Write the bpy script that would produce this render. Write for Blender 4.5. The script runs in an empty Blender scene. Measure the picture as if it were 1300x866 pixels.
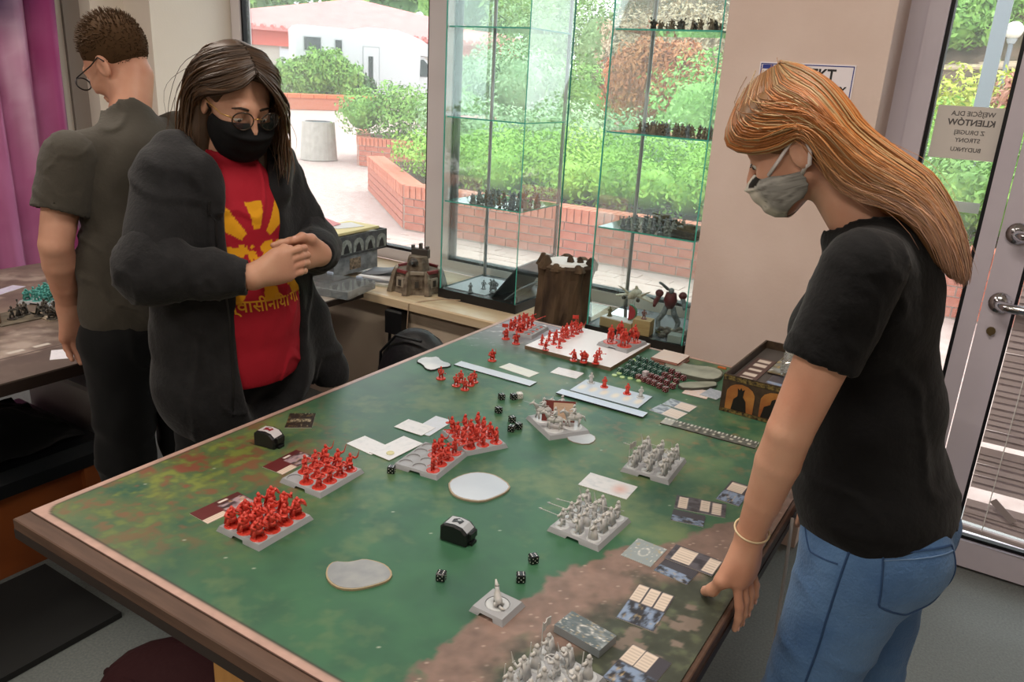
import bpy, bmesh, math, random
import numpy as np
from mathutils import Vector, Matrix
random.seed(7); rng = np.random.default_rng(7)
scene = bpy.context.scene
COL = scene.collection
PI = math.pi

# ------------------------------------------------------------------ camera
CZ = 1.63
YAW, PITCH, ROLL, FPX = -5.48211774e-01, 3.22793108e-01, -5.60704038e-02, 1008.307
def _cam_axes():
    f = np.array([math.sin(YAW)*math.cos(PITCH), math.cos(YAW)*math.cos(PITCH), -math.sin(PITCH)])
    r = np.array([math.cos(YAW), -math.sin(YAW), 0.0]); d = np.cross(f, r)
    r2 = math.cos(ROLL)*r + math.sin(ROLL)*d
    return r2, np.cross(f, r2), f
CR, CD, CF = _cam_axes()
CO = np.array([0, 0, CZ])
cam_data = bpy.data.cameras.new('camera'); cam = bpy.data.objects.new('camera', cam_data); COL.objects.link(cam)
cam_data.sensor_width = 36.0; cam_data.lens = FPX/1300*36.0; cam_data.clip_start = 0.02; cam_data.clip_end = 300
cam.matrix_world = Matrix(((CR[0], -CD[0], -CF[0], 0), (CR[1], -CD[1], -CF[1], 0), (CR[2], -CD[2], -CF[2], CZ), (0, 0, 0, 1)))
scene.camera = cam

# ------------------------------------------------------------------ sky, sun, exposure
world = bpy.data.worlds.new('overcast_sky'); scene.world = world; world.use_nodes = True
bg = world.node_tree.nodes['Background']
bg.inputs['Color'].default_value = (0.90, 0.96, 1.0, 1); bg.inputs['Strength'].default_value = 2.85
sun = bpy.data.lights.new('hazy_sun_offscreen', 'SUN'); sun.energy = 1.4; sun.angle = math.radians(25); sun.color = (1.0, 0.97, 0.9)
so = bpy.data.objects.new('hazy_sun_offscreen', sun); COL.objects.link(so); so.rotation_euler = (math.radians(38), 0, math.radians(150))
scene.view_settings.view_transform = 'Standard'; scene.view_settings.look = 'None'
scene.view_settings.gamma = 1.0; scene.view_settings.use_curve_mapping = False
scene.view_settings.exposure = 0.12
try:
    scene.cycles.use_denoising = True; scene.cycles.max_bounces = 10; scene.cycles.transparent_max_bounces = 24
    scene.cycles.diffuse_bounces = 4; scene.cycles.sample_clamp_indirect = 6.0
    scene.cycles.caustics_reflective = False; scene.cycles.caustics_refractive = False
except Exception: pass

# pixel of the photograph -> a real place
def ray(x, y): return CR*((x-650)/FPX) + CD*((y-433)/FPX) + CF
def onZ(x, y, z): d = ray(x, y); return CO + d*((z-CZ)/d[2])
def onY(x, y, v): d = ray(x, y); return CO + d*(v/d[1])
def onX(x, y, v): d = ray(x, y); return CO + d*(v/d[0])
def onD(x, y, v): return CO + ray(x, y)*v

# ------------------------------------------------------------------ materials
MATS = {}
def srgb(c):
    if isinstance(c, str):
        c = [int(c[i:i+2], 16)/255 for i in (0, 2, 4)]
    return tuple((v/12.92 if v <= 0.04045 else ((v+0.055)/1.055)**2.4) for v in c[:3])
def mat(name, col, rough=0.6, spec=0.4, metal=0.0, col2=None, nscale=8.0, ndetail=4.0, bump=0.0, bscale=60.0, attr=None, emit=None, estr=0.0, sheen=0.0, lo=0.35, hi=0.65, stretch=None, trans=0.0):
    if name in MATS: return MATS[name]
    m = bpy.data.materials.new(name); m.use_nodes = True; nt = m.node_tree; N = nt.nodes; L = nt.links
    b = N['Principled BSDF']
    b.inputs['Roughness'].default_value = rough; b.inputs['Metallic'].default_value = metal
    b.inputs['Specular IOR Level'].default_value = spec
    if sheen: b.inputs['Sheen Weight'].default_value = sheen
    if trans: b.inputs['Transmission Weight'].default_value = trans
    c1 = (*srgb(col), 1); b.inputs['Base Color'].default_value = c1
    tc = N.new('ShaderNodeTexCoord'); src = tc.outputs['Object']
    if stretch:
        mp = N.new('ShaderNodeMapping'); mp.inputs['Scale'].default_value = stretch; L.new(src, mp.inputs['Vector']); src = mp.outputs['Vector']
    if attr:
        a = N.new('ShaderNodeAttribute'); a.attribute_name = attr; base = a.outputs['Color']
        if col2:
            nz = N.new('ShaderNodeTexNoise'); nz.inputs['Scale'].default_value = nscale; nz.inputs['Detail'].default_value = ndetail; L.new(src, nz.inputs['Vector'])
            mr = N.new('ShaderNodeMapRange'); mr.inputs[3].default_value = 0.72; mr.inputs[4].default_value = 1.28; L.new(nz.outputs['Fac'], mr.inputs[0])
            mx = N.new('ShaderNodeMix'); mx.data_type = 'RGBA'; mx.blend_type = 'MULTIPLY'; mx.inputs[0].default_value = 1.0
            L.new(base, mx.inputs[6]); L.new(mr.outputs[0], mx.inputs[7]); base = mx.outputs[2]
        L.new(base, b.inputs['Base Color'])
    elif col2:
        nz = N.new('ShaderNodeTexNoise'); nz.inputs['Scale'].default_value = nscale; nz.inputs['Detail'].default_value = ndetail; L.new(src, nz.inputs['Vector'])
        cr = N.new('ShaderNodeValToRGB'); cr.color_ramp.elements[0].position = lo; cr.color_ramp.elements[1].position = hi
        cr.color_ramp.elements[0].color = c1; cr.color_ramp.elements[1].color = (*srgb(col2), 1)
        L.new(nz.outputs['Fac'], cr.inputs['Fac']); L.new(cr.outputs['Color'], b.inputs['Base Color'])
    if bump:
        nb = N.new('ShaderNodeTexNoise'); nb.inputs['Scale'].default_value = bscale; nb.inputs['Detail'].default_value = 3; L.new(src, nb.inputs['Vector'])
        bp = N.new('ShaderNodeBump'); bp.inputs['Strength'].default_value = bump; bp.inputs['Distance'].default_value = 0.01
        L.new(nb.outputs['Fac'], bp.inputs['Height']); L.new(bp.outputs['Normal'], b.inputs['Normal'])
    if emit:
        b.inputs['Emission Color'].default_value = (*srgb(emit), 1); b.inputs['Emission Strength'].default_value = estr
    MATS[name] = m; return m
def glass(name, tint=(0.93, 0.97, 0.95), refl=0.10, haze=0.0):
    """thin clear pane: mostly see-through, a fresnel share of mirror, a little dust"""
    if name in MATS: return MATS[name]
    m = bpy.data.materials.new(name); m.use_nodes = True; nt = m.node_tree; N = nt.nodes; L = nt.links
    N.remove(N['Principled BSDF']); out = N['Material Output']
    tr = N.new('ShaderNodeBsdfTransparent'); tr.inputs['Color'].default_value = (*tint, 1)
    gl = N.new('ShaderNodeBsdfGlossy'); gl.inputs['Roughness'].default_value = 0.02; gl.inputs['Color'].default_value = (1, 1, 1, 1)
    lw = N.new('ShaderNodeFresnel'); lw.inputs['IOR'].default_value = 1.3
    ml = N.new('ShaderNodeMath'); ml.operation = 'MULTIPLY'; ml.inputs[1].default_value = refl*10; ml.use_clamp = True
    L.new(lw.outputs[0], ml.inputs[0])
    mx = N.new('ShaderNodeMixShader'); L.new(ml.outputs[0], mx.inputs[0]); L.new(tr.outputs[0], mx.inputs[1]); L.new(gl.outputs[0], mx.inputs[2])
    last = mx
    if haze:
        df = N.new('ShaderNodeBsdfTranslucent'); df.inputs['Color'].default_value = (0.95, 0.97, 0.97, 1)
        m2 = N.new('ShaderNodeMixShader'); m2.inputs[0].default_value = haze; L.new(mx.outputs[0], m2.inputs[1]); L.new(df.outputs[0], m2.inputs[2]); last = m2
    L.new(last.outputs[0], out.inputs['Surface']); MATS[name] = m; return m

# ------------------------------------------------------------------ mesh helpers
class MB:
    """collects closed shapes; build() links them as ONE mesh object"""
    def __init__(s): s.v = []; s.f = []; s.m = []; s.mi = 0; s.T = None
    def add(s, vs, fs):
        o = len(s.v)
        if s.T is not None: vs = [tuple(s.T @ Vector(v)) for v in vs]
        s.v += [tuple(float(c) for c in v) for v in vs]; s.f += [[i+o for i in f] for f in fs]; s.m += [s.mi]*len(fs); return s
    def box(s, lo, hi):
        x0, y0, z0 = lo; x1, y1, z1 = hi
        return s.add([(x0,y0,z0),(x1,y0,z0),(x1,y1,z0),(x0,y1,z0),(x0,y0,z1),(x1,y0,z1),(x1,y1,z1),(x0,y1,z1)],
                     [(0,3,2,1),(4,5,6,7),(0,1,5,4),(1,2,6,5),(2,3,7,6),(3,0,4,7)])
    def cbox(s, c, d, rz=0.0, bev=0.0):
        """box of size d standing on c, turned rz, top edge chamfered by bev"""
        ca, sa = math.cos(rz), math.sin(rz); hx, hy = d[0]/2, d[1]/2
        def q(x, y, z): return (c[0]+x*ca-y*sa, c[1]+x*sa+y*ca, c[2]+z)
        if not bev:
            vs = [q(-hx,-hy,0),q(hx,-hy,0),q(hx,hy,0),q(-hx,hy,0),q(-hx,-hy,d[2]),q(hx,-hy,d[2]),q(hx,hy,d[2]),q(-hx,hy,d[2])]
            return s.add(vs, [(0,3,2,1),(4,5,6,7),(0,1,5,4),(1,2,6,5),(2,3,7,6),(3,0,4,7)])
        b = bev; vs = []
        for (a, z) in ((0, 0), (0, d[2]-b), (b, d[2])):
            vs += [q(-hx+a,-hy+a,z),q(hx-a,-hy+a,z),q(hx-a,hy-a,z),q(-hx+a,hy-a,z)]
        fs = [(0,3,2,1),(8,9,10,11)]
        for k in (0, 4):
            for i in range(4): j = (i+1) % 4; fs.append((k+i,k+j,k+4+j,k+4+i))
        return s.add(vs, fs)
    def prism(s, poly, z0, z1, inset=0.0):
        """flat polygon (x, y) pulled up from z0 to z1"""
        n = len(poly); p = [tuple(q) for q in poly]
        ar = sum(p[i][0]*p[(i+1)%n][1]-p[(i+1)%n][0]*p[i][1] for i in range(n))
        if ar < 0: p = p[::-1]
        cx = sum(q[0] for q in p)/n; cy = sum(q[1] for q in p)/n
        top = p
        if inset: top = [(x+(cx-x)*inset/max(1e-6, math.hypot(cx-x, cy-y)), y+(cy-y)*inset/max(1e-6, math.hypot(cx-x, cy-y))) for x, y in p]
        vs = [(x, y, z0) for x, y in p]+[(x, y, z1) for x, y in top]
        return s.add(vs, [tuple(range(n))[::-1], tuple(range(n, 2*n))]+[(i, (i+1)%n, n+(i+1)%n, n+i) for i in range(n)])
    def lathe(s, prof, c=(0, 0, 0), n=16, cap=True):
        vs = []; fs = []
        for r, z in prof:
            for k in range(n): a = 2*PI*k/n; vs.append((c[0]+r*math.cos(a), c[1]+r*math.sin(a), c[2]+z))
        for i in range(len(prof)-1):
            for k in range(n): j = (k+1) % n; fs.append((i*n+k, i*n+j, (i+1)*n+j, (i+1)*n+k))
        if cap: fs += [tuple(range(n))[::-1], tuple(range((len(prof)-1)*n, len(prof)*n))]
        return s.add(vs, fs)
    def tube(s, pts, r, n=8, cap=True, flat=1.0):
        """tube along pts, r a number or one per point"""
        P = [Vector(p) for p in pts]; rr = r if hasattr(r, '__len__') else [r]*len(P)
        vs = []; fs = []; up = None
        for i, p in enumerate(P):
            t = (P[min(i+1, len(P)-1)]-P[max(i-1, 0)])
            t = t.normalized() if t.length > 1e-9 else Vector((0, 0, 1))
            if up is None: up = t.cross(Vector((0, 0, 1)) if abs(t.z) < 0.9 else Vector((1, 0, 0))).normalized()
            else:
                up = up - t*up.dot(t); up = up.normalized() if up.length > 1e-6 else t.orthogonal().normalized()
            w = t.cross(up)
            for k in range(n):
                a = 2*PI*k/n; vs.append(tuple(p+(up*math.cos(a)+w*math.sin(a)*flat)*rr[i]))
        for i in range(len(P)-1):
            for k in range(n): j = (k+1) % n; fs.append((i*n+k, i*n+j, (i+1)*n+j, (i+1)*n+k))
        if cap: fs += [tuple(range(n))[::-1], tuple(range((len(P)-1)*n, len(P)*n))]
        return s.add(vs, fs)
    def ball(s, c, r, n=10, m=7, rot=None):
        if not hasattr(r, '__len__'): r = (r, r, r)
        vs = [(0, 0, -1)]
        for i in range(1, m):
            th = PI*i/m-PI/2
            for k in range(n): a = 2*PI*k/n; vs.append((math.cos(th)*math.cos(a), math.cos(th)*math.sin(a), math.sin(th)))
        vs.append((0, 0, 1)); fs = []
        for k in range(n): fs.append((0, 1+(k+1)%n, 1+k))
        for i in range(m-2):
            for k in range(n): j = (k+1)%n; fs.append((1+i*n+k, 1+i*n+j, 1+(i+1)*n+j, 1+(i+1)*n+k))
        e = len(vs)-1
        for k in range(n): fs.append((e, 1+(m-2)*n+k, 1+(m-2)*n+(k+1)%n))
        R_ = rot if rot is not None else Matrix.Identity(3)
        return s.add([tuple(Vector(c)+R_@Vector((x*r[0], y*r[1], z*r[2]))) for x, y, z in vs], fs)
    def mesh(s, name, mats, smooth=False):
        me = bpy.data.meshes.new(name); me.from_pydata(s.v, [], s.f)
        for m in (mats if isinstance(mats, (list, tuple)) else [mats]): me.materials.append(m)
        me.polygons.foreach_set('material_index', s.m)
        if smooth: me.polygons.foreach_set('use_smooth', [True]*len(s.f))
        me.update(); return me
    def build(s, name, mats, parent=None, loc=(0, 0, 0), smooth=False):
        return link(name, s.mesh(name, mats, smooth), parent, loc)
def link(name, me, parent=None, loc=(0, 0, 0), rz=0.0):
    o = bpy.data.objects.new(name, me); COL.objects.link(o); o.location = loc
    if rz: o.rotation_euler = (0, 0, rz)
    if parent is not None: o.parent = parent
    return o
def empty(name, loc=(0, 0, 0), rz=0.0):
    o = bpy.data.objects.new(name, None); COL.objects.link(o); o.location = loc; o.rotation_euler = (0, 0, rz); o.empty_display_size = 0.05; return o
def tag(o, label=None, cat=None, group=None, kind=None):
    if label: o['label'] = label
    if cat: o['category'] = cat
    if group: o['group'] = group
    if kind: o['kind'] = kind
    return o
def copy_tree(o, parent=None, loc=None, rz=None):
    c = o.copy(); COL.objects.link(c); c.parent = parent
    if loc is not None: c.location = loc
    if rz is not None: c.rotation_euler = (0, 0, rz)
    for ch in list(o.children): copy_tree(ch, c)
    return c
def color_mesh(name, V, F, C, m, parent=None, loc=(0, 0, 0), smooth=False, rz=0.0):
    """mesh with one linear colour for each vertex, read by the material as 'Col'"""
    me = bpy.data.meshes.new(name); me.from_pydata([tuple(v) for v in V], [], [tuple(f) for f in F])
    a = me.color_attributes.new('Col', 'FLOAT_COLOR', 'POINT')
    cc = np.ones((len(V), 4), np.float32); cc[:, :3] = C; a.data.foreach_set('color', cc.ravel())
    me.materials.append(m)
    if smooth: me.polygons.foreach_set('use_smooth', [True]*len(me.polygons))
    me.update(); return link(name, me, parent, loc, rz)
def vnoise(x, y, seed=0, octv=4, z=None):
    """value noise, arrays in, about -1..1"""
    out = np.zeros_like(x, dtype=float); amp = 1.0; tot = 0
    for o in range(octv):
        r = np.random.default_rng(seed+o*17); T = r.random((64, 64))*2-1
        xi = np.floor(x).astype(int); yi = np.floor(y).astype(int); fx = x-xi; fy = y-yi
        fx = fx*fx*(3-2*fx); fy = fy*fy*(3-2*fy)
        a = T[xi % 64, yi % 64]; b = T[(xi+1) % 64, yi % 64]; c = T[xi % 64, (yi+1) % 64]; d = T[(xi+1) % 64, (yi+1) % 64]
        out += amp*((a*(1-fx)+b*fx)*(1-fy)+(c*(1-fx)+d*fx)*fy); tot += amp; amp *= 0.55; x = x*2.03+5.1; y = y*2.03+9.7
    return out/tot*1.6
# ------------------------------------------------------------------ the room
M_wall = mat('wall_paint_rose', 'd6c3ba', 0.75, 0.25, col2='cdb8ae', nscale=3, bump=0.05, bscale=90)
M_cream = mat('wall_paint_cream', 'e0d8cd', 0.75, 0.25, col2='d9d0c4', nscale=2, bump=0.05, bscale=90)
M_under = mat('wall_paint_beige', 'c9b8a4', 0.75, 0.25, col2='b8a692', nscale=2.5, bump=0.05)
M_greytrim = mat('grey_trim_paint', '8c837c', 0.6, 0.3)
M_floor = mat('grey_vinyl_floor', '5d6261', 0.5, 0.4, col2='757a77', nscale=140, ndetail=6, bump=0.04, bscale=200, lo=0.3, hi=0.75)
M_ceil = mat('ceiling_white', 'e8e4de', 0.85, 0.2)
M_frame = mat('window_frame_white', 'd8d2d4', 0.4, 0.4, bump=0.01)
M_doorfr = mat('door_frame_lilac', 'c9c1cb', 0.42, 0.4, col2='c2bac5', nscale=5)
M_gasket = mat('rubber_gasket_black', '15161a', 0.5, 0.3)
M_sill = mat('sill_board_wood', 'd9c6a8', 0.35, 0.45, col2='cdb592', nscale=6, stretch=(0.6, 6, 6))
M_pane = glass('window_glass', (0.97, 0.985, 0.98), 0.06, haze=0.05)
M_chrome = mat('chrome', 'c8c8cc', 0.15, 0.5, metal=1.0)
def struct(name, mb, m, parent=None, **k):
    o = mb.build(name, m, parent, **k)
    if parent is None: o['kind'] = 'structure'
    return o
struct('floor', MB().box((-4.5, -2.7, -0.1), (1.8, 3.2, 0.0)), M_floor)
struct('ceiling', MB().box((-4.5, -2.7, 2.9), (1.8, 3.5, 3.0)), M_ceil)
struct('wall_back', MB().box((-4.5, -2.8, 0), (1.8, -2.7, 2.9)), M_cream)
struct('wall_right', MB().box((1.7, -2.7, 0), (1.8, 3.3, 2.9)), M_cream)
struct('wall_left', MB().box((-4.5, -2.7, 0), (-4.42, 2.61, 2.9)), M_cream)
b = MB().box((-4.5, 2.61, 0), (-4.30, 2.8, 2.9))
struct('wall_left_step', b, M_cream)
struct('wall_left_reveal', MB().box((-4.5, 2.8, 0), (-4.07, 3.45, 2.9)), M_cream)
struct('trim_1', MB().box((-4.42, 2.52, 0), (-4.40, 2.61, 2.9)), M_greytrim)
struct('wall_under_window', MB().box((-4.07, 2.78, 0), (-0.935, 3.44, 0.58)), M_under)
struct('wall_pillar', MB().box((-0.935, 2.8, 0), (-0.416, 3.45, 2.9)), M_wall)
struct('wall_lintel', MB().box((-4.07, 3.25, 2.82), (-0.935, 3.45, 2.9)), M_cream)
struct('wall_door_lintel', MB().box((-0.416, 3.02, 2.45), (1.8, 3.3, 2.9)), M_wall)
struct('wall_door_side', MB().box((0.98, 3.02, 0), (1.8, 3.3, 2.45)), M_wall)
struct('trim_2', MB().cbox((-2.5, 3.03, 0.58), (3.14, 0.60, 0.042), 0, 0.006), M_sill)['label'] = 'pale wooden window sill board'
# windows: frame members, black gaskets and one pane each
WY = 3.36
def window(name, x0, x1, z0, z1, t=0.075):
    r = empty(name, (0, 0, 0)); r['kind'] = 'structure'
    for lo, hi in (((x0-t, WY-0.04, z0-0.06), (x0, WY+0.04, z1)), ((x1, WY-0.04, z0-0.06), (x1+t, WY+0.04, z1)),
                   ((x0, WY-0.04, z0-0.06), (x1, WY+0.04, z0)), ((x0, WY-0.04, z1-0.06), (x1, WY+0.04, z1))):
        MB().box(lo, hi).build('frame', M_frame, r)
    g = 0.014
    b = MB().box((x0, WY-0.03, z0), (x0+g, WY+0.02, z1-0.06)).box((x1-g, WY-0.03, z0), (x1, WY+0.02, z1-0.06)).box((x0, WY-0.03, z0), (x1, WY+0.02, z0+g))
    b.build('gasket', M_gasket, r)
    MB().box((x0+g, WY-0.004, z0+g), (x1-g, WY+0.004, z1-0.06)).build('pane', M_pane, r)
    return r
window('window_1', -3.99, -2.605, 0.685, 2.82)
window('window_2', -2.455, -1.01, 0.685, 2.82)
# ------------------------------------------------------------------ glazed door with sidelight and blind
DY = 3.1
d = empty('door_1', (0, 0, 0)); d['kind'] = 'structure'
MB().box((-0.416, DY-0.05, 0), (-0.36, DY+0.07, 2.45)).build('frame', M_doorfr, d)
MB().box((-0.36, DY-0.065, 0), (-0.30, DY+0.05, 2.45)).build('frame', M_doorfr, d)
MB().box((-0.30, DY-0.05, 2.38), (0.98, DY+0.05, 2.45)).build('frame', M_doorfr, d)
MB().box((-0.30, DY-0.05, 0), (-0.06, DY+0.05, 0.10)).build('frame', M_doorfr, d)
MB().box((-0.30, DY-0.04, 0.1), (-0.288, DY+0.02, 2.38)).box((-0.082, DY-0.04, 0.1), (-0.07, DY+0.02, 2.38)).build('gasket', M_gasket, d)
MB().box((-0.288, DY-0.004, 0.10), (-0.082, DY+0.004, 2.38)).build('pane', M_pane, d)
MB().box((-0.07, DY-0.055, 0), (-0.018, DY+0.05, 2.38)).build('mullion', M_doorfr, d)
leaf = empty('door_leaf', (0, 0, 0)); leaf.parent = d
MB().box((-0.014, DY-0.06, 0.012), (0.075, DY+0.03, 2.37)).build('stile', M_doorfr, leaf)
MB().box((0.86, DY-0.06, 0.012), (0.97, DY+0.03, 2.37)).build('stile', M_doorfr, leaf)
MB().box((0.075, DY-0.06, 0.012), (0.86, DY+0.03, 0.115)).build('bottom_rail', M_doorfr, leaf)
MB().box((0.075, DY-0.06, 2.27), (0.86, DY+0.03, 2.37)).build('top_rail', M_doorfr, leaf)
MB().box((0.075, DY-0.045, 0.115), (0.86, DY-0.02, 0.128)).box((0.075, DY-0.045, 0.115), (0.086, DY-0.02, 2.27)).build('gasket', M_gasket, leaf)
MB().box((0.086, DY-0.012, 0.128), (0.86, DY-0.004, 2.27)).build('pane', M_pane, leaf)
for hz in (1.0, 1.232):
    b = MB(); b.tube([(0.035, DY-0.06, hz), (0.035, DY-0.072, hz)], 0.034, 16)
    b.tube([(0.035, DY-0.07, hz), (0.037, DY-0.115, hz), (0.055, DY-0.135, hz), (0.10, DY-0.14, hz), (0.75, DY-0.14, hz)], 0.016, 10)
    b.tube([(0.75, DY-0.14, hz), (0.80, DY-0.12, hz), (0.805, DY-0.02, hz)], 0.016, 10); b.build('handle', M_chrome, leaf, smooth=True)
MB().tube([(0.03, DY-0.06, 0.90), (0.03, DY-0.07, 0.90)], 0.014, 10).box((0.026, DY-0.075, 0.885), (0.034, DY-0.069, 0.915)).build('keyhole', mat('brass_worn', '7d6a4a', 0.4, 0.5, metal=0.8), leaf)
# venetian blind: every slat its own piece, the lowest ones askew
M_slat = mat('blind_slat_lilac', 'b7a9a9', 0.5, 0.35, col2='a99c9e', nscale=4)
bl = empty('blind', (0, 0, 0)); bl.parent = d
SL = MB().box((-0.385, -0.0125, -0.0008), (0.385, 0.0125, 0.0008)).mesh('slat', M_slat)
zz = 0.205; k = 0
while zz < 2.2:
    if not (0.305 < zz < 0.335 or 0.50 < zz < 0.52):
        s_ = link('slat', SL, bl, (0.472, DY-0.088, zz))
        tilt = 1.08 + random.uniform(-0.12, 0.12); yawr = random.uniform(-0.012, 0.012)
        s_.rotation_euler = (tilt, yawr+(0.05 if k < 2 else 0), 0)
    zz += 0.0215 if zz > 0.36 else 0.025; k += 1
MB().cbox((0.472, DY-0.088, 0.178), (0.79, 0.022, 0.018), 0, 0.004).build('bottom_bar', M_slat, bl).rotation_euler = (0, 0.03, 0)
b = MB()
for cx in (0.155, 0.62): b.tube([(cx, DY-0.104, 0.19), (cx, DY-0.104, 2.2)], 0.0018, 5)
b.build('ladder_cord', mat('white_cord', 'e9e6e4', 0.6), bl)
s_ = MB().box((-0.05, -0.0008, -0.0125), (0.05, 0.0008, 0.0125)).build('slat', M_slat, bl, (0.20, DY-0.108, 0.29)); s_.rotation_euler = (0.2, 0.7, 0.1)
struct('floor_threshold', MB().box((-0.416, 3.2, -0.1), (1.8, 3.6, -0.005)), mat('threshold_grey', '9a9a98', 0.6))
# ------------------------------------------------------------------ writing
def text_mesh(txt, size, align='CENTER', bold=0.0, extr=0.0):
    cu = bpy.data.curves.new('lettering', 'FONT'); cu.body = txt; cu.size = size; cu.align_x = align; cu.align_y = 'CENTER'
    cu.offset = bold; cu.extrude = extr; cu.resolution_u = 3
    o = bpy.data.objects.new('tmp', cu); COL.objects.link(o)
    me = bpy.data.meshes.new_from_object(o.evaluated_get(bpy.context.evaluated_depsgraph_get()))
    bpy.data.objects.remove(o); bpy.data.curves.remove(cu); return me
def lettering(txt, size, loc, m, parent, rot=(PI/2, 0, 0), bold=0.0, scale=(1, 1, 1), align='CENTER'):
    me = text_mesh(txt, size, align, bold); me.materials.append(m)
    o = link('lettering', me, parent, loc); o.rotation_euler = rot; o.scale = scale; return o
M_ink = mat('print_black', '1d1b1e', 0.6); M_blue = mat('print_blue', '2c3a86', 0.5)
s1 = MB().box((-0.805, 2.7975, 1.608), (-0.503, 2.8005, 1.716)).build('notice_sign', mat('paper_lilac_white', 'e3dbe0', 0.5))
tag(s1, 'white monitoring notice with blue border on rose pillar', 'sign')
x0, x1, z0, z1, yb = -0.801, -0.507, 1.612, 1.712, 2.7968
MB().box((x0, yb, z0), (x1, 2.7978, z0+.003)).box((x0, yb, z1-.003), (x1, 2.7978, z1)).box((x0, yb, z0), (x0+.003, 2.7978, z1)).box((x1-.003, yb, z0), (x1, 2.7978, z1)).build('border', M_blue, s1)
MB().box((-0.795, yb, 1.695), (-0.76, 2.7978, 1.708)).build('camera_icon', M_blue, s1)
lettering('OBIEKT', 0.044, (-0.635, yb, 1.683), M_ink, s1, bold=0.0012)
lettering('MONITOROWANY', 0.0305, (-0.654, yb, 1.637), M_ink, s1, bold=0.0010)
s2 = MB().box((-0.277, DY-0.0075, 1.443), (-0.072, DY-0.0055, 1.612)).build('paper_notice', mat('paper_notice_white', 'd9d2cc', 0.7, trans=0.0))
tag(s2, 'paper notice taped to door sidelight, mirrored lettering', 'sign')
M_grey_ink = mat('print_grey', '5a5656', 0.6)
for t_, sz, zc, bd in (('WEJŚCIE DLA', 0.021, 1.588, 0.0003), ('KLIENTÓW', 0.027, 1.560, 0.0008), ('Z DRUGIEJ', 0.019, 1.529, 0.0003), ('STRONY', 0.019, 1.504, 0.0003), ('BUDYNKU', 0.019, 1.474, 0.0003)):
    lettering(t_, sz, (-0.170, DY-0.0082, zc), M_grey_ink, s2, bold=bd, scale=(-1, 1, 1))
s3 = MB().box((-0.185, DY+0.005, 1.27), (-0.09, DY+0.006, 1.305)).build('glass_sticker', mat('sticker_pale', 'dfe6e6', 0.5)); tag(s3, 'small pale sticker on door sidelight glass', 'sticker')
# ------------------------------------------------------------------ ceiling lamps of the room
M_lampbody = mat('lamp_housing', 'e6e6e6', 0.4)
# one regular grid of four alike, warm white lamps on the ceiling, all above the picture
for lname, lx, ly in (('ceiling_lamp_window_left', -2.9, 1.3), ('ceiling_lamp_window_right', -0.4, 1.3), ('ceiling_lamp_rear_left', -2.9, -0.9), ('ceiling_lamp_rear_right', -0.4, -0.9)):
    r = empty('ceiling_lamp', (lx, ly, 2.9)); tag(r, 'long white ceiling lamp overhead', 'lamp', 'ceiling lamps of the room')
    MB().box((-0.65, -0.12, -0.06), (0.65, 0.12, 0)).build('housing', M_lampbody, r)
    MB().box((-0.62, -0.10, -0.068), (0.62, 0.10, -0.06)).build('diffuser', mat('lamp_diffuser', 'fff1e0', 0.5, emit='fff0de', estr=2.0), r)
    ld = bpy.data.lights.new(lname+'_offscreen', 'AREA'); ld.shape = 'RECTANGLE'; ld.size = 1.2; ld.size_y = 0.2; ld.energy = 26; ld.color = (1.0, 0.90, 0.80)
    lo = bpy.data.objects.new(lname+'_offscreen', ld); COL.objects.link(lo); lo.parent = r; lo.location = (0, 0, -0.075)
# ------------------------------------------------------------------ curtain on the left wall
ny, nz = 90, 70
ys = np.linspace(0.2, 2.43, ny); zs = np.linspace(0.06, 2.62, nz); YY, ZZ = np.meshgrid(ys, zs, indexing='ij')
ph = YY*2*PI/0.155
XX = -4.27+0.055*np.sin(ph+0.35*np.sin(ZZ*1.7))*(0.75+0.25*np.sin(YY*9))+0.012*np.sin(ph*2.3+ZZ*3)
V = np.stack([XX, YY, ZZ], -1).reshape(-1, 3)
F = [(i*nz+j, (i+1)*nz+j, (i+1)*nz+j+1, i*nz+j+1) for i in range(ny-1) for j in range(nz-1)]
n1 = vnoise(YY*7, ZZ*3.2, 3); n2 = vnoise(YY*14+3, ZZ*6, 8)
def lerp(a, b, t): return a+(b-a)*np.clip(t, 0, 1)[..., None]
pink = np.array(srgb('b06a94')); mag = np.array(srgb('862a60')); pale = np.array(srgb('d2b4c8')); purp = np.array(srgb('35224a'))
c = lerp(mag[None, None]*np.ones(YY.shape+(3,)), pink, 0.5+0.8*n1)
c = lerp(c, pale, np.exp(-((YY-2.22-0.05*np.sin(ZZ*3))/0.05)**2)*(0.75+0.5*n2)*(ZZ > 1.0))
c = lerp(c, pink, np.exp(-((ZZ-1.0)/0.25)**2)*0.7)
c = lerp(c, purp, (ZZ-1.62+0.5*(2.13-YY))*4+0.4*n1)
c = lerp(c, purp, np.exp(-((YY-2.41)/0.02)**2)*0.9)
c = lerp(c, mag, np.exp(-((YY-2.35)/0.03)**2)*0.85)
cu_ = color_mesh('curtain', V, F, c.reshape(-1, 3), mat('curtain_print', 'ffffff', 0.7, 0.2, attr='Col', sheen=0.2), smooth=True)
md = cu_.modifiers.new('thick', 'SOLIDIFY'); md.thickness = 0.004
tag(cu_, 'pink and purple printed curtain hanging at left wall', 'curtain')
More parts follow.
